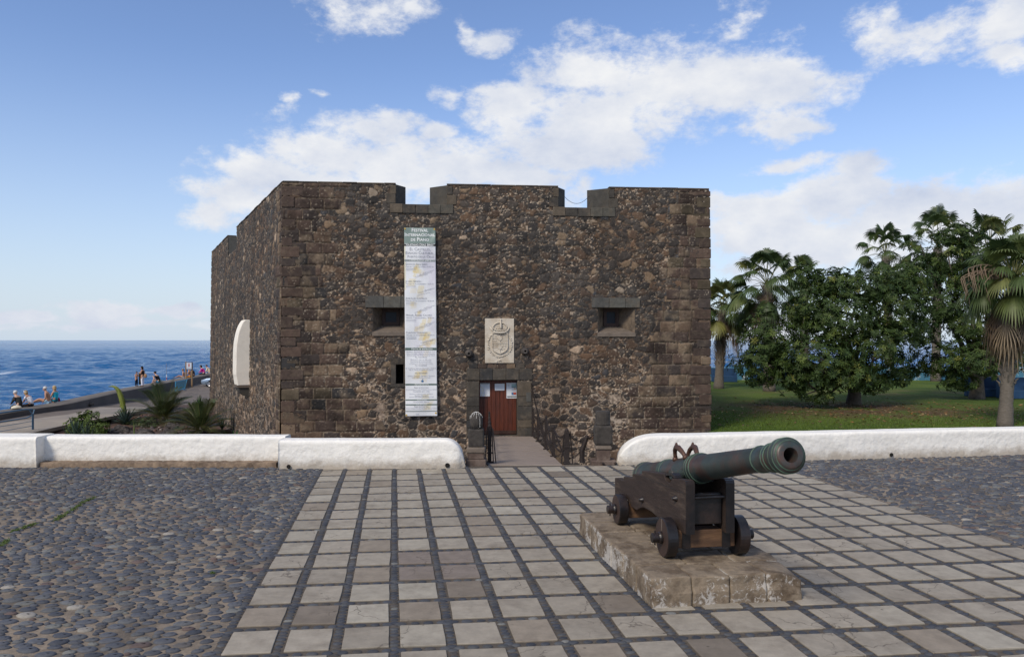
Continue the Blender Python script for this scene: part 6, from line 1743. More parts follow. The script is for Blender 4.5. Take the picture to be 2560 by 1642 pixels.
ag, agb = spiky('agave', 313, 1061, 'grey-green agave with a tall bending yellow-green flower spike', 'agave', 46, 1.0, .075, (.085, .125, .10), 3, 1.12, .15)
k = agb.y / F; P = [at(x, y, agb.y) for (x, y) in ((314, 1056), (311, 1040), (309, 1020), (305, 1000), (300, 985), (295, 974), (289, 968), (282, 965.5), (273, 966))]
P[0] = agb + Vector((0, 0, .1))
mb = MB(); mb.tube(P[:3], [.05, .05, .05], 8)
mb.tube(P[1:], [.09, .13, .14, .12, .10, .075, .05, .02], 10)
rnd = random.Random(2)
for i in range(1, len(P) - 1):
    for q in range(60):
        c = P[i].lerp(P[i + 1], rnd.random()); rr_ = [.05, .11, .14, .13, .11, .09, .06, .03, .02][i]; a = rnd.random() * 6.28; u = rnd.uniform(-1, 1)
        d = Vector((math.cos(a), math.sin(a), u * .5)).normalized(); mb.tube([c + d * rr_ * .8, c + d * rr_ * 1.3], [.016, .006], 3)
mb.build('flower_spike', mat('spike_green', (.17, .20, .03), .6, .3, 20, .3, 30), ag)
spiky('yucca', 190, 1108, 'upright dark blue-green spiky plant just behind the white wall', 'agave', 22, 1.15, .05, (.05, .085, .06), 5, .55, .05)
spiky('yucca', 218, 1110, 'second upright spiky plant, right of the first behind the wall', 'agave', 16, .95, .045, (.055, .085, .055), 6, .6, .05)
spiky('young_shoot', 336, 1106, 'single thin pale green shoot rising above the white wall', 'plant', 3, .95, .03, (.12, .16, .05), 7, .1, 0)
spiky('aloe', 555, 1075, 'small green spiky aloe near the castle foot', 'aloe', 12, .6, .045, (.035, .07, .03), 8, .6)
spiky('aloe', 590, 1108, 'bright green low aloe clump under the castle wall behind the white wall', 'aloe', 26, .6, .05, (.06, .13, .04), 12, .9)
spiky('aloe', 500, 1020, 'green spiky tuft between the feather palm and the castle', 'aloe', 26, .8, .05, (.05, .10, .035), 13, .75)
def shrub(px, py, label, blobs, pal, dens=230, Ln=(.05, .09), Wn=(.03, .045), per=7):
    b = find_g(px, py); root = empty('shrub', label=label, cat='shrub'); k = b.y / F
    B = [((b.x + dx * k, b.y + dy, b.z + dz * k), (rx * k, rx * k * .8, rz * k)) for (dx, dy, dz, rx, rz) in blobs]
    rosette_crown('crown', B, dens, root, pal, Ln, Wn, per, shell=.4)
    mb = MB()
    for (c, r) in B: mb.tube([b, tuple((Vector(b) + Vector(c)) / 2 + Vector((.1, 0, .1))), c], [.03, .02, .01], 5)
    mb.build('stems', M['bark'], root)
GP = [(4, (.085, .125, .03)), (3, (.06, .095, .025)), (2, (.12, .16, .035))]
shrub(225, 1090, 'rounded light green shrub on the left of the planted bed', [(-35, 0, 28, 26, 22), (-5, 0, 36, 28, 26), (25, 0, 22, 26, 20), (5, -.5, 12, 34, 18), (-20, 0, 52, 12, 9), (35, -.6, 4, 20, 16), (18, 0, 55, 5, 10), (-48, 0, 12, 14, 14), (0, 0, 58, 8, 8)], GP, dens=430, Ln=(.07, .12), Wn=(.045, .065))
shrub(370, 1068, 'low dark green shrub at the foot of the larger feather palm', [(-12, 0, 8, 18, 11), (8, 0, 10, 20, 13), (24, 0, 4, 14, 9)], [(4, (.05, .075, .025)), (2, (.075, .10, .03))])
shrub(540, 1062, 'sparse olive green shrub against the castle wall', [(0, 0, 10, 20, 14), (18, 0, 8, 16, 12)], [(4, (.05, .065, .03)), (2, (.08, .095, .04))], 150)
shrub(575, 1105, 'low green leafy ground plant at the castle foot', [(-22, 0, 6, 20, 9), (5, 0, 8, 22, 10), (28, 0, 6, 18, 8)], [(4, (.06, .11, .03)), (2, (.09, .15, .04))], 260)
# lava rocks
def rock(px, py, w, h, label, seed, d=None):
    b = find_g(px, py); k = b.y / F; w *= k; h *= k
    bm = bmesh.new(); bmesh.ops.create_icosphere(bm, subdivisions=4, radius=1)
    for v in bm.verts:
        p = v.co.copy(); n = fbm(np.array([p.x * 1.7 + seed * 3 + p.z]), np.array([p.y * 1.7 + p.z * 1.3 + seed]), seed, 5)[0] - .5
        s = 1 + n * 1.1 + .25 * (cells(np.array([p.x * 2 + p.z]), np.array([p.y * 2 - p.z]), 1, 1, seed)[1][0] - .5)
        v.co = Vector((p.x * w / 2 * s, p.y * (d or w * .4) * s, p.z * h * .75 * s))
    me = bpy.data.meshes.new('lava_rock'); bm.to_mesh(me); bm.free()
    return tag(obj('lava_rock', me, M['rock'], loc=b), label, 'rock', 'dark lava rocks in the planted bed')
for i, (px, py, w, h, lb) in enumerate(((300, 1081, 62, 20, 'long flat dark rock below the flowering agave'), (355, 1090, 60, 22, 'jagged grey rock right of the long flat rock'), (395, 1103, 70, 20, 'broad dark rock low behind the white wall'), (430, 1070, 34, 18, 'rough grey rock between the two feather palms'),
        (285, 1055, 34, 14, 'small dark rock left of the flowering agave'), (420, 1088, 44, 16, 'grey crumbly rock left of the smaller feather palm'), (522, 1030, 40, 14, 'brown rock at the castle corner foot'), (455, 1104, 50, 14, 'flat rock right of the broad dark rock'), (140, 1108, 40, 14, 'dark rock at the left end of the bed behind the wall'), (250, 1106, 46, 16, 'dark rock beside the light green shrub'), (440, 1030, 46, 9, 'low stones at the bed edge under the larger palm'), (225, 1011, 18, 7, 'small light rock lying on the path by the sea wall'))):
    rock(px, py, w, h, lb, i + 3)
def rubble():
    n = 2600; x = rng.uniform(-23, -9, n); y = rng.uniform(24, 51, n); z = zgarden(x[:, None], y[:, None])[:, 0]
    k = fbm(x * .5, y * .5, 77, 3) > .45; x, y, z = x[k], y[k], z[k]; n = len(x)
    s = rng.uniform(.03, .10, n)
    tag(obj('gravel', pebbles(np.stack([x, y, z], 1), s * 1.2, s, rng.rand(n) * 3, s * 1.1, pick(rng.rand(n), [(3, (.07, .055, .05)), (2, (.12, .10, .09)), (1, (.19, .16, .14)), (1, (.09, .045, .03))]), 'gravel', 6), M['pebble']), 'loose volcanic gravel scattered over the planted bed', 'gravel', kind='stuff')
rubble()

# ------------------------------------------------------------------ sea wall, rail, sign
SWp = [(-26.8, 20), (-27.0, 30), (-27.3, 38), (-27.75, 44), (-27.6, 47), (-30.0, 58), (-32.6, 73.6), (-34.8, 88), (-37.5, 106)]
sw = empty('sea_wall', label='long dark concrete sea wall where people sit above the water', cat='wall')
def smooth_line(P, st=.5):
    P = np.array(P); t = np.concatenate([[0], np.cumsum(np.linalg.norm(np.diff(P, axis=0), axis=1))]); q = np.arange(0, t[-1], st)
    a = np.stack([np.interp(q, t, P[:, 0]), np.interp(q, t, P[:, 1])], 1)
    for _ in range(6): a[1:-1] = (a[:-2] + a[1:-1] * 2 + a[2:]) / 4
    return a
SWL = smooth_line(SWp)
def sw_profile(i, seed=0):
    x, y = SWL[i]; zb = float(zprom(y)) - .3; w = .04 * (fbm(np.array([y * .9]), np.array([3.]), 5, 3)[0] - .5)
    return [(x + .02, y, zb), (x + w, y, -1.50 + w), (x - .05, y, -1.45), (x - 1.15, y, -1.44 + w), (x - 1.22, y, -1.5), (x - 1.5, y, -7)]
V = []; Fq = []
for i in range(len(SWL)): V += sw_profile(i)
for i in range(len(SWL) - 1):
    for j in (0, 3, 4): Fq.append((i * 6 + j, (i + 1) * 6 + j, (i + 1) * 6 + j + 1, i * 6 + j + 1))
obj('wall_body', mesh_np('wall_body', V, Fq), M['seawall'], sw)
Fq = []
for i in range(len(SWL) - 1):
    for j in (1, 2): Fq.append((i * 6 + j, (i + 1) * 6 + j, (i + 1) * 6 + j + 1, i * 6 + j + 1))
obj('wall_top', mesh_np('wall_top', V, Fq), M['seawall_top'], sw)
# dark boulders at the wall end and stone pillar
tag(obj('lava_rock', (lambda me: me)(bpy.data.objects['lava_rock'].data), M['rock'], loc=at(528, 934, 91)), 'brown standing rock at the far end of the sea wall', 'rock')
bpy.data.objects[-1] if False else None
for o in [o for o in C.objects if o.get('label') == 'brown standing rock at the far end of the sea wall']: o.rotation_euler = (0, R(90), .4); o.scale = (.75, .8, .6)
# retaining wall with blue railing, lower left
rw_ = empty('retaining_wall', label='short brown concrete retaining wall under the blue railing', cat='wall')
mb = MB(); mb.prism([(-24.4, 14), (-23.05, 14), (-22.7, 36.6), (-23.5, 36.9)], lambda a, b, d: (a, b, d), -3.4, -1.80); mb.build('wall_body', M['concrete_dark'], rw_, bevel=.03)
rail = empty('railing', label='blue painted tube railing at the left photo edge', cat='railing')
A = Vector((-22.95, 36.4, -1.8)); Bv = Vector((-23.25, 22, -1.8)); dr = (Bv - A).normalized()
mb = MB()
top_ = [A + Vector((0, 0, 1.0)) + dr * .05, A + Vector((0, 0, 1.03)) + dr * .6, Bv + Vector((0, 0, 1.03))]
mb.tube([A + Vector((.0, 0, .93)) + dr * .0] + top_, .038, 10); mb.build('top_rail', M['bluerail'], rail, smooth=True)
mb = MB(); mb.tube([A + Vector((.1, 0, .72)) + dr * .25, A + Vector((.1, 0, .64)) + dr * .6, Bv + Vector((.1, 0, .62))], .03, 8); mb.build('hand_rail', M['bluerail'], rail, smooth=True)
mb = MB()
for h in (.42, .20): mb.tube([A + Vector((0, 0, h)), Bv + Vector((0, 0, h))], .014, 6)
mb.build('thin_rail', M['bluerail'], rail)
for k in range(6):
    p = A + dr * (k * 2.6); mb = MB(); mb.prism([(-.075, 0), (.075, 0), (.065, .78), (-.065, .78)], lambda a, b, d: p + dr * a + Vector((d, 0, b)), -.012, .012)
    mb.tube([p + Vector((0, 0, .72)), p + dr * .25 + Vector((0, 0, .98))], .03, 6); mb.tube([p + Vector((0, 0, .72)), p - dr * .12 + Vector((0, 0, .96))], .03, 6)
    mb.build('post', M['bluerail'], rail, bevel=.004)
# notice board
M['postwood'] = mat('weathered_post_wood', (.24, .155, .08), .8, .3, 4, .2, stretch=(1, 1, .3))
YS = 77.5
sb_ = empty('notice_board', label='wooden notice board on two posts beside the sea wall', cat='sign')
def sp(px, py): return at(px, py, YS)
for (px, y0) in ((465.3, 904.5), (479.8, 906)):
    a, b = sp(px, 967), sp(px, y0); a.z = float(zprom(YS)) - .1; mb = MB(); mb.box(((a.x + b.x) / 2, YS, (a.z + b.z) / 2), (.13, .13, b.z - a.z)); mb.build('post', M['postwood'], sb_, bevel=.01)
a, b = sp(466.5, 923.5), sp(481.7, 905)
mb = MB(); mb.box(((a.x + b.x) / 2, YS - .1, (a.z + b.z) / 2), (b.x - a.x, .06, b.z - a.z)); mb.build('frame', M['wood_dark'], sb_)
mb = MB(); mb.box(((a.x + b.x) / 2, YS - .14, (a.z + b.z) / 2), (b.x - a.x - .1, .03, b.z - a.z - .1)); mb.build('panel', inkm('panel_white', (.52, .56, .62)), sb_)
cxx, czz = (a.x + b.x) / 2, (a.z + b.z) / 2 + .1
f = Flat(lambda x, y: Vector((cxx + x, YS - .158, czz + y))); f.poly([(-.06, -.15), (.06, -.15), (.07, 0), (.03, .17), (-.03, .17), (-.07, 0)]); f.rect(-.1, -.2, .1, -.17); f.build('emblem', I_red, sb_)
f = Flat(f.fn); 
for k in range(2): f.rect(-.22, -.33 - k * .06, .22, -.31 - k * .06)
f.rect(-.2, .26, .2, .28); f.build('text_lines', I_grey, sb_)
# blue crowd barrier leaning by the posts
br = empty('crowd_barrier', label='light blue metal crowd barrier leaning against the sea wall', cat='barrier')
a, b = at(438.5, 977, 71.5), at(461.5, 972, 73.5); a.z = float(zprom(72)) + .1; b.z = a.z + .1
t0, t1_ = a + Vector((0, 0, .85)), b + Vector((.25, 0, .88)); M['barrier'] = mat('light_blue_paint', (.06, .30, .50), .5, .1, 5, 0)
mb = MB(); mb.tube([a, t0, t1_, b, a], .035, 6); mb.build('frame', M['barrier'], br)
mb = MB()
for k in range(1, 10): mb.tube([a.lerp(b, k / 10), t0.lerp(t1_, k / 10)], .016, 5)
mb.tube([a - Vector((0, 0, .15)), a + Vector((0, 0, .2))], .03, 5); mb.build('bars', M['barrier'], br)
for e in (a, b):
    mb = MB(); mb.tube([e - Vector((0, .3, .1)), e + Vector((0, .3, -.1))], .03, 5); mb.build('foot', M['barrier'], br)
# red and white marker pole beyond the wall
mk = empty('marker_pole', label='thin red and white pole standing behind the sea wall', cat='pole'); c = at(416.5, 956, 78)
for k in range(4):
    mb = MB(); mb.tube([c + Vector((0, 0, -.3 + k * .28)), c + Vector((0, 0, -.02 + k * .28))], .05 - .006 * k, 6); mb.build('band', I_white if k % 2 else I_red, mk)
mb = MB(); mb.tube([c + Vector((0, 0, .8)), c + Vector((0, 0, 2.0))], .012, 5); mb.build('rod', M['postwood'], mk)

# parked car, its nose past the castle corner
def car():
    root = empty('parked_car', label='silver-blue estate car parked by the sea wall, half hidden by the castle', cat='car')
    x0 = at(503.8, 965, 78).x; z0 = float(zprom(78)) + .02; y0 = 78.6
    paint = mat('silver_blue_paint', (.27, .35, .45), .3, .05, 3, 0, metal=.5, spec=.6); tyre = mat('tyre', (.015, .015, .016), .8, .2, 10, .1)
    prof = [(.0, .42), (.02, .62), (.10, .72), (.55, .86), (1.05, .93), (1.75, 1.38), (2.1, 1.46), (3.6, 1.46), (4.15, 1.40), (4.3, .95), (4.33, .45), (4.2, .25), (.12, .25)]
    W_ = 1.62
    def inset(a, b, d):
        tuck = max(0, b - .9) * .32
        return Vector((x0 + a, y0 + (W_ / 2 - tuck) * d, z0 + b))
    mb = MB(); n = len(prof)
    ds = [-1, -.93, .93, 1]; V = []
    for i, d in enumerate(ds):
        for (a, b) in prof:
            q = inset(a, b, d)
            if i in (0, 3): q = Vector((q.x + (.04 if a < 1 else -.04 if a > 4 else 0), q.y, q.z - (.05 if b > .6 else -.02)))
            V.append(q)
    Fc = []
    for i in range(3):
        for j in range(n): Fc.append((i * n + j, i * n + (j + 1) % n, (i + 1) * n + (j + 1) % n, (i + 1) * n + j))
    Fc += [tuple(range(n)), tuple(3 * n + j for j in range(n))[::-1]]
    mb.add(V, Fc); body = mb.build('body', paint, root, bevel=.03, smooth=True)
    for d in (-1, 1):
        for w in ([(1.15, .96), (1.78, 1.36), (2.1, 1.40), (2.1, .96)], [(2.2, .96), (2.2, 1.40), (3.1, 1.40), (3.1, .96)], [(3.2, .96), (3.2, 1.40), (3.95, 1.36), (4.1, .96)]):
            mb = MB(); mb.prism(w, lambda a, b, q: inset(a, b, d) + Vector((0, d * q, 0)), -.01, .012); mb.build('window', M['glass'], root)
    mb = MB(); mb.add([inset(1.08, .96, -.82) + Vector((-.02, 0, .0)), inset(1.08, .96, .82) + Vector((-.02, 0, 0)), inset(1.74, 1.37, .78) + Vector((-.02, 0, .02)), inset(1.74, 1.37, -.78) + Vector((-.02, 0, .02))], [(0, 1, 2, 3)]); mb.build('windscreen', M['glass'], root)
    for a in (.85, 3.5):
        for d in (-1, 1):
            c = Vector((x0 + a, y0 + d * (W_ / 2 - .13), z0 + .30)); mb = MB(); mb.lathe([(-.1, .2), (-.1, .28), (-.07, .30), (.09, .30), (.115, .28), (.12, .2)], c, (0, d, 0), 24, cap=False)
            wh = mb.build('wheel', tyre, root)
            mb = MB(); mb.lathe([(.10, .20), (.118, .19), (.10, .15), (.11, .04), (.12, .001)], c, (0, d, 0), 18, cap=False)
            for k in range(6):
                an = k * 1.047; mb.tube([c + Vector((0, d * .12, 0)), c + Vector((.18 * math.cos(an), d * .12, .18 * math.sin(an)))], .022, 4)
            mb.build('rim', mat('alloy', (.5, .5, .52), .35, .05, 3, 0, metal=.8) if 'alloy' not in bpy.data.materials else bpy.data.materials['alloy'], wh)
            mb = MB(); mb.lathe([(.02, .305), (.03, .365), (.135, .365), (.13, .31)], c - Vector((0, d * .01, 0)), (0, d, 0), 24, cap=False); mb.build('wheel_arch', tyre, root)
    mb = MB(); mb.box((x0 + .02, y0, z0 + .42), (.16, W_ * .98, .2)); mb.build('bumper', tyre, root, bevel=.04)
    for d in (-1, 1): mb = MB(); mb.ball((x0 + .09, y0 + d * .6, z0 + .64), (.09, .18, .09), 10, 8); mb.build('headlight', mat('lamp_lens', (.6, .62, .65), .1, .02, 3, 0) if 'lamp_lens' not in bpy.data.materials else bpy.data.materials['lamp_lens'], root, smooth=True)
    mb = MB(); mb.box((x0 + 2.3, y0 - W_ / 2 - .005, z0 + .62), (3.0, .03, .07)); mb.build('side_strip', tyre, root)
    mb = MB(); mb.ball((x0 + 1.25, y0 - W_ / 2 - .08, z0 + 1.02), (.08, .09, .07), 8, 6); mb.build('mirror', paint, root)
car()

# ------------------------------------------------------------------ people
def skin_mesh(name, verts, edges, rad, sub=2):
    me = bpy.data.meshes.new(name); me.from_pydata([tuple(v) for v in verts], edges, [])
    o = bpy.data.objects.new(name, me); C.objects.link(o)
    o.modifiers.new('k', 'SKIN'); sk_ = me.skin_vertices[0].data
    for i, r in enumerate(rad): sk_[i].radius = (r, r) if not isinstance(r, tuple) else r
    sk_[0].use_root = True
    if sub: m_ = o.modifiers.new('s', 'SUBSURF'); m_.levels = sub; m_.render_levels = sub
    bpy.context.view_layer.update()
    me2 = bpy.data.meshes.new_from_object(o.evaluated_get(bpy.context.evaluated_depsgraph_get()))
    bpy.data.objects.remove(o); bpy.data.meshes.remove(me)
    me2.polygons.foreach_set('use_smooth', [True] * len(me2.polygons)); me2.name = name
    return me2
SK = {}
def skinm(c, k):
    if k not in SK: SK[k] = mat('skin_' + k, c, .55, .08, 8, 0, spec=.35)
    return SK[k]
CLM = {}
def clothm(c):
    k = str(c)
    if k not in CLM: CLM[k] = mat('cloth', c, .9, .15, 12, .15, 20, spec=.15)
    return CLM[k]
def person(loc, rz, label, pose='sit', skin='tan', top=None, sleeves=1, bottom=(.02, .02, .025), hair=(.5, .48, .45), hairlen=0, s=1.0, lean=.15, arms='lap', legs='over', look=(0, -.1), cat='person', band=None, shorts=False, fat=1.14):
    """figure faces local +X; z=0 is the seat (sit) or the soles (stand)"""
    sc_ = {'tan': (.42, .22, .14), 'pale': (.52, .31, .22), 'brown': (.33, .16, .10)}[skin]
    root = empty('person', loc, rz, label, cat); root.scale = (s, s, s)
    V = []; E = []; Rd = []
    def add(p, r, par=None):
        V.append(Vector(p)); Rd.append(r * fat)
        if par is not None: E.append((par, len(V) - 1))
        return len(V) - 1
    hipz = .09 if pose == 'sit' else .90
    L = lean
    pel = add((0, 0, hipz), (.13, .155) if False else .135)
    wa = add((.05 * L * 4 * .3 + .0, 0, hipz + .19), .115, pel)
    chs_ = add((.35 * L, 0, hipz + .38), .135, wa)
    sh = add((.55 * L, 0, hipz + .50), .10, chs_)
    nk = add((.66 * L + .015, 0, hipz + .57), .052, sh)
    hx = .80 * L + .03; hd0 = add((hx, 0, hipz + .63), .06, nk)
    hd1 = add((hx + .02 + look[0] * .03, 0, hipz + .70), .088, hd0); hd2 = add((hx + .01, 0, hipz + .775), .082, hd1)
    hands = []
    for d in (-1, 1):
        a = add((.55 * L - .01, d * .17, hipz + .47), .058, sh)
        if arms == 'lap': el_, ha = (.55 * L + .05, d * .25, hipz + .22), (.55 * L + .28, d * .12, hipz + .12)
        elif arms == 'prop': el_, ha = (.55 * L - .02, d * .24, hipz + .22), (.55 * L + .12, d * .26, hipz - .02)
        elif arms == 'face': el_, ha = (.55 * L + .10, d * .22, hipz + .24), (.55 * L + .25, d * .07, hipz + .45)
        elif arms == 'hold': el_, ha = (.55 * L + .03, d * .22, hipz + .24), (.55 * L + .26, d * .10, hipz + .30)
        else: el_, ha = (.55 * L - .03, d * .24, hipz + .22), (.55 * L + .03, d * .25, hipz - .02)
        e = add(el_, .042, a); w_i = add(Vector(el_).lerp(Vector(ha), .88), .028, e); pm = add(ha, .036, w_i)
        hands.append((Vector(ha), (Vector(ha) - Vector(el_)).normalized(), d))
    feet = []
    for d in (-1, 1):
        h = add((0.02, d * .085, hipz - .03), .098, pel)
        if pose == 'sit':
            if legs == 'over': kn, an = (.44, d * .10, hipz - .02), (.46, d * .10, hipz - .45)
            elif legs == 'along': kn, an = (.45, d * .09, hipz + .10 + .05 * d), (.84, d * .09, hipz - .04)
            else: kn, an = (.38, d * .13, hipz + .20), (.44, d * .12, hipz - .05)
        else: kn, an = (.03, d * .09, .49), (-.01, d * .10, .09)
        k_ = add(kn, .062, h); ca = add(Vector(kn).lerp(Vector(an), .35), .056, k_); an_ = add(an, .036, ca)
        ft = add(Vector(an) + Vector((.13, 0, -.045)), .034, an_); feet.append(ft)
    body = skin_mesh('body', V, E, Rd, 1)
    # head detail: nose, ears, brow in the same mesh
    bm = bmesh.new(); bm.from_mesh(body)
    hc = V[hd1]
    def addm(mb_):
        me_ = mb_.mesh('t'); bm.from_mesh(me_); bpy.data.meshes.remove(me_)
    mb = MB(); mb.ball(hc + Vector((.098, 0, .0)), (.02, .014, .022), 8, 6)
    for d in (-1, 1): mb.ball(hc + Vector((.0, d * .088, .0)), (.02, .01, .03), 8, 6)
    mb.ball(hc + Vector((.078, 0, -.06)), (.02, .03, .015), 8, 6)
    # five fingers on each hand
    for (p, dr_, d) in hands:
        sd = dr_.cross(Vector((0, 0, 1)));  sd = sd.normalized() if sd.length > .1 else Vector((0, 1, 0)); dn = dr_.cross(sd).normalized()
        for k, (off, ln_) in enumerate(((-.027, .055), (-.009, .068), (.009, .064), (.026, .05))):
            b0 = p + dr_ * .03 + sd * off; mb.tube([b0, b0 + dr_ * ln_ * .5 - Vector((0, 0, .005)), b0 + dr_ * ln_ * .9 - Vector((0, 0, .022))], [.0095, .009, .007], 6)
        b0 = p - sd * .03 * d; mb.tube([b0, b0 + (dr_ * .6 - sd * d * .7) * .03, b0 + (dr_ - sd * d * .4) * .055], [.011, .010, .008], 6)
    addm(mb); bm.to_mesh(body); bm.free(); body.polygons.foreach_set('use_smooth', [True] * len(body.polygons))
    bo = obj('body', body, skinm(sc_, skin), root)
    mb = MB()
    for d in (-1, 1): mb.ball(hc + Vector((.083, d * .032, .018)), (.008, .011, .008), 6, 5)
    mb.build('eyes', M['black'], root); 
    if top is not None:
        Vt, Et, Rt = [], [], []
        def a2(i, r, par=None):
            Vt.append(V[i]); Rt.append(r * fat)
            if par is not None: Et.append((par, len(Vt) - 1))
            return len(Vt) - 1
        p0 = a2(pel, .148); p1 = a2(wa, .135, p0); p2 = a2(chs_, .152, p1); p3 = a2(sh, .115, p2)
        for q in range(2):
            ai = 8 + q * 4; s1 = a2(ai, .073 if sleeves else .055, p3)
            if sleeves >= 1: 
                Vt.append(V[ai].lerp(V[ai + 1], .6 if sleeves == 1 else .98)); Rt.append(.058); Et.append((s1, len(Vt) - 1)); e1 = len(Vt) - 1
                if sleeves == 2: Vt.append(V[ai + 1].lerp(V[ai + 2], .95)); Rt.append(.045); Et.append((e1, len(Vt) - 1))
        obj('top', skin_mesh('top', Vt, Et, Rt, 1), clothm(top), root)
    if bottom is not None:
        Vt = [V[pel] + Vector((0, 0, .06)), V[pel]]; Et = [(0, 1)]; Rt = [.165, .172]
        for q in range(2):
            hi = 16 + q * 5; Vt.append(V[hi]); Rt.append(.115); Et.append((1, len(Vt) - 1)); a_ = len(Vt) - 1
            if shorts: Vt.append(V[hi].lerp(V[hi + 1], .6)); Rt.append(.095); Et.append((a_, len(Vt) - 1))
            else:
                Vt.append(V[hi + 1]); Rt.append(.083); Et.append((a_, len(Vt) - 1)); a_ = len(Vt) - 1
                Vt.append(V[hi + 2]); Rt.append(.08); Et.append((a_, len(Vt) - 1)); a_ = len(Vt) - 1
                Vt.append(V[hi + 3] + Vector((0, 0, -.02))); Rt.append(.07); Et.append((a_, len(Vt) - 1))
        obj('shorts' if shorts else 'trousers', skin_mesh('trousers', Vt, Et, Rt, 1), clothm(bottom), root)
    if not shorts:
        mb = MB()
        for ft in feet: mb.ball(V[ft] + Vector((-.02, 0, 0)), (.12, .045, .04), 10, 6)
        mb.build('shoes', M['black'], root, smooth=True)
    mb = MB(); hcc = V[hd2].lerp(V[hd1], .35)
    mb.ball(hcc + Vector((-.018, 0, .022)), (.105, .10, .095), 14, 10)
    if hairlen: mb.ball(hcc + Vector((-.055, 0, -.07)), (.075, .11, .10 + .08 * hairlen), 12, 8)
    me = mb.mesh('hair', smooth=True); 
    obj('hair', me, clothm(hair), root)
    if band: mb = MB(); mb.tube([hcc + Vector((.108 * math.cos(a), .104 * math.sin(a), .03 + .02 * math.cos(a))) for a in np.linspace(0, 6.283, 17)], .016, 5); mb.build('headband', clothm(band), root)
    return root
def onwall(px, py): 
    p = onz(px, py, -1.45); return p
SEA = math.pi            # facing the sea is towards -X
p = onwall(60, 1019); person((p.x - .25, p.y, -1.44), R(165), 'seated person in dark grey jacket with white hair, leftmost on the sea wall', top=(.035, .037, .036), sleeves=2, bottom=(.03, .03, .03), hair=(.62, .60, .58), skin='pale', lean=.35, s=1.05)
p = onwall(86, 1016); person((p.x - .2, p.y, -1.44), R(172), 'seated blonde person in white shirt and white headband on the sea wall', top=(.72, .72, .76), sleeves=1, bottom=(.02, .018, .02), hair=(.38, .26, .12), hairlen=.3, skin='tan', lean=.4, s=1.0, band=(.8, .8, .8))
p = onwall(126, 1007.5); person((p.x - .1, p.y, -1.44), R(195), 'shirtless seated person with white hair and pale blue swim shorts', top=None, bottom=(.40, .58, .66), shorts=True, hair=(.6, .57, .52), skin='tan', lean=.2, legs='along', arms='prop', s=1.1)
p = onwall(141.5, 1004.5); person((p.x - .2, p.y + .2, -1.44), R(172), 'seated blonde person in a turquoise sleeveless top', top=(.03, .42, .55), sleeves=0, bottom=(.02, .15, .20), hair=(.45, .33, .17), hairlen=.15, skin='tan', lean=.05, s=1.08)
p = onwall(341, 966); person((p.x, p.y, -1.44), R(-30), 'bare-chested young person in black trousers standing on the sea wall', 'stand', top=None, bottom=(.012, .013, .02), hair=(.03, .018, .012), skin='tan', lean=.05, arms='face', s=.72)
pk = p.copy()
p = onwall(357, 966.5); person((p.x, p.y, -1.44), R(175), 'standing person in black top and white trousers with long dark hair', 'stand', top=(.012, .012, .016), sleeves=0, bottom=(.70, .70, .78), hair=(.015, .011, .01), hairlen=.9, skin='tan', lean=.05, arms='hold', s=.98)
mb = MB(); q = p + Vector((.24, -.05, 0)); mb.ball((q.x, q.y, -1.45 + .93), (.14, .06, .19), 12, 8); bg_ = mb.build('bag_body', clothm((.30, .18, .11)), empty('shoulder_bag', label='tan shoulder bag of the person in white trousers', cat='bag'), smooth=True)
mb = MB(); mb.tube([(q.x - .02, q.y, -1.45 + 1.08), (q.x - .12, q.y, -1.45 + 1.28), (q.x - .25, q.y, -1.45 + 1.36)], .014, 5); mb.build('strap', clothm((.16, .09, .05)), bg_.parent)
# towel held between the two
def towel():
    a = at(346.2, 931.5, 65.0); b = at(350.2, 962, 65.0); V = []; Fq = []; n = 16
    for j in range(n + 1):
        for i in range(9):
            t = i / 8; x = a.x + (b.x - a.x + .10) * t + .04 * j / n; z = a.z + (b.z - a.z) * j / n
            V.append((x, 65 + .07 * math.sin(t * 14 + j * .2), z + .05 * math.sin(t * 3)))
    for j in range(n):
        for i in range(8): k = j * 9 + i; Fq.append((k, k + 9, k + 10, k + 1))
    o = obj('towel', mesh_np('towel', V, Fq, smooth=True), clothm((.09, .085, .065))); tag(o, 'olive-brown towel held up between the two standing people', 'towel')
    m_ = o.modifiers.new('s', 'SOLIDIFY'); m_.thickness = .015
towel()
p = onwall(397, 957); person((p.x, p.y, -1.44), R(178), 'seated person in black t-shirt and bright blue shorts alone on the wall', top=(.008, .009, .013), bottom=(.03, .26, .50), shorts=True, hair=(.012, .01, .01), skin='pale', lean=.35, legs='bent', arms='face', s=1.12)
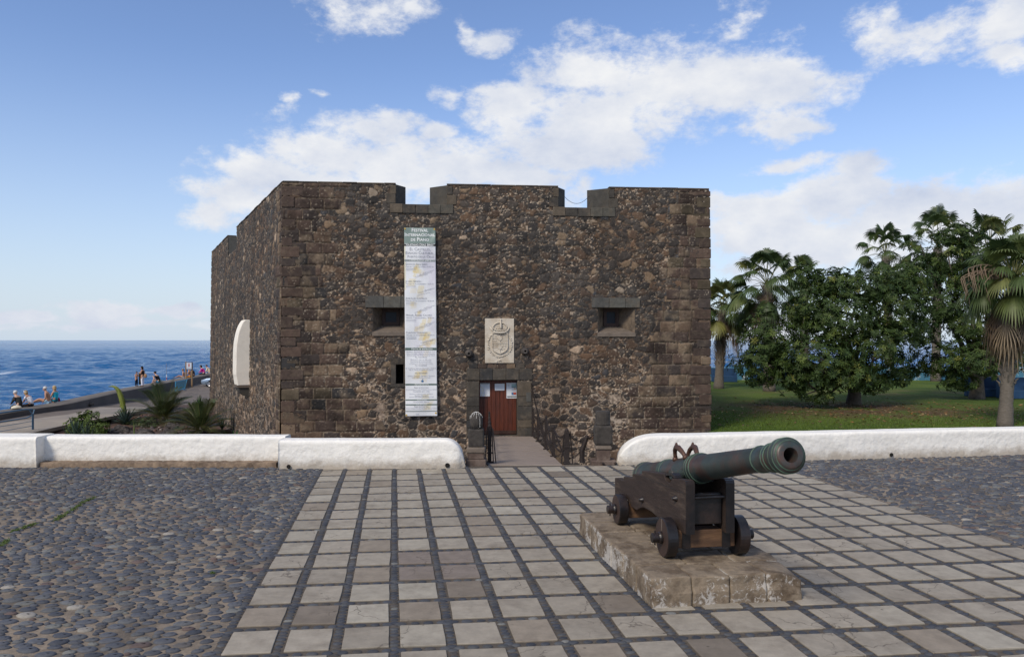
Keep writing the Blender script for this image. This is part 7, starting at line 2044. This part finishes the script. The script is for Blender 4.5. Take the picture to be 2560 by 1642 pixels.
p = onwall(475, 943.5); person((p.x, p.y, -1.44), R(180), 'shirtless seated person in orange shorts behind the notice board', top=None, bottom=(.65, .25, .02), shorts=True, hair=(.05, .03, .02), skin='tan', lean=.1, arms='hold', s=1.15)
p = onwall(466, 944); person((p.x, p.y - .6, -1.44), R(185), 'seated person partly hidden by the left post of the notice board', top=None, bottom=(.5, .5, .5), shorts=True, hair=(.25, .16, .08), skin='tan', lean=.1, legs='along', arms='prop', s=1.0)
p = onwall(484, 941); person((p.x, p.y, -1.44), R(200), 'person in dark patterned top seated just right of the notice board', top=(.05, .045, .05), sleeves=1, bottom=(.02, .02, .02), hair=(.03, .02, .02), skin='tan', lean=.2, s=1.1)
p = onwall(510, 936.5); person((p.x, p.y, -1.44), R(178), 'seated person in a bright magenta top near the parked car', top=(.50, .02, .22), sleeves=2, bottom=(.02, .02, .03), hair=(.02, .015, .012), hairlen=.3, skin='pale', lean=.35, s=1.15)
p = onwall(515.5, 935); person((p.x + .1, p.y + .8, -1.44), R(178), 'seated person in a pale yellow top beside the magenta one', top=(.60, .52, .34), sleeves=2, bottom=(.3, .3, .33), hair=(.05, .035, .025), skin='pale', lean=.4, s=1.1)
def soft_bag(px, py, w, h, c, label):
    p = onwall(px, py); bm = bmesh.new(); bmesh.ops.create_icosphere(bm, subdivisions=3, radius=1)
    for v in bm.verts:
        n = fbm(np.array([v.co.x * 2 + px]), np.array([v.co.y * 2 + v.co.z * 2.]), 3, 3)[0] - .5
        v.co = Vector((v.co.x * w * (1 + n * .5), v.co.y * w * .7 * (1 + n * .5), max(-.6, v.co.z) * h * (1 + n * .8) + h * .6))
    me = bpy.data.meshes.new('bag'); bm.to_mesh(me); bm.free(); o = obj('bag', me, clothm(c), loc=(p.x - .1, p.y, -1.44), smooth=True); tag(o, label, 'bag')
soft_bag(45, 1023, .30, .14, (.55, .50, .40), 'crumpled cream bag lying left of the leftmost seated person')
soft_bag(151, 1003, .09, .14, (.35, .01, .03), 'small red bag behind the person in turquoise')
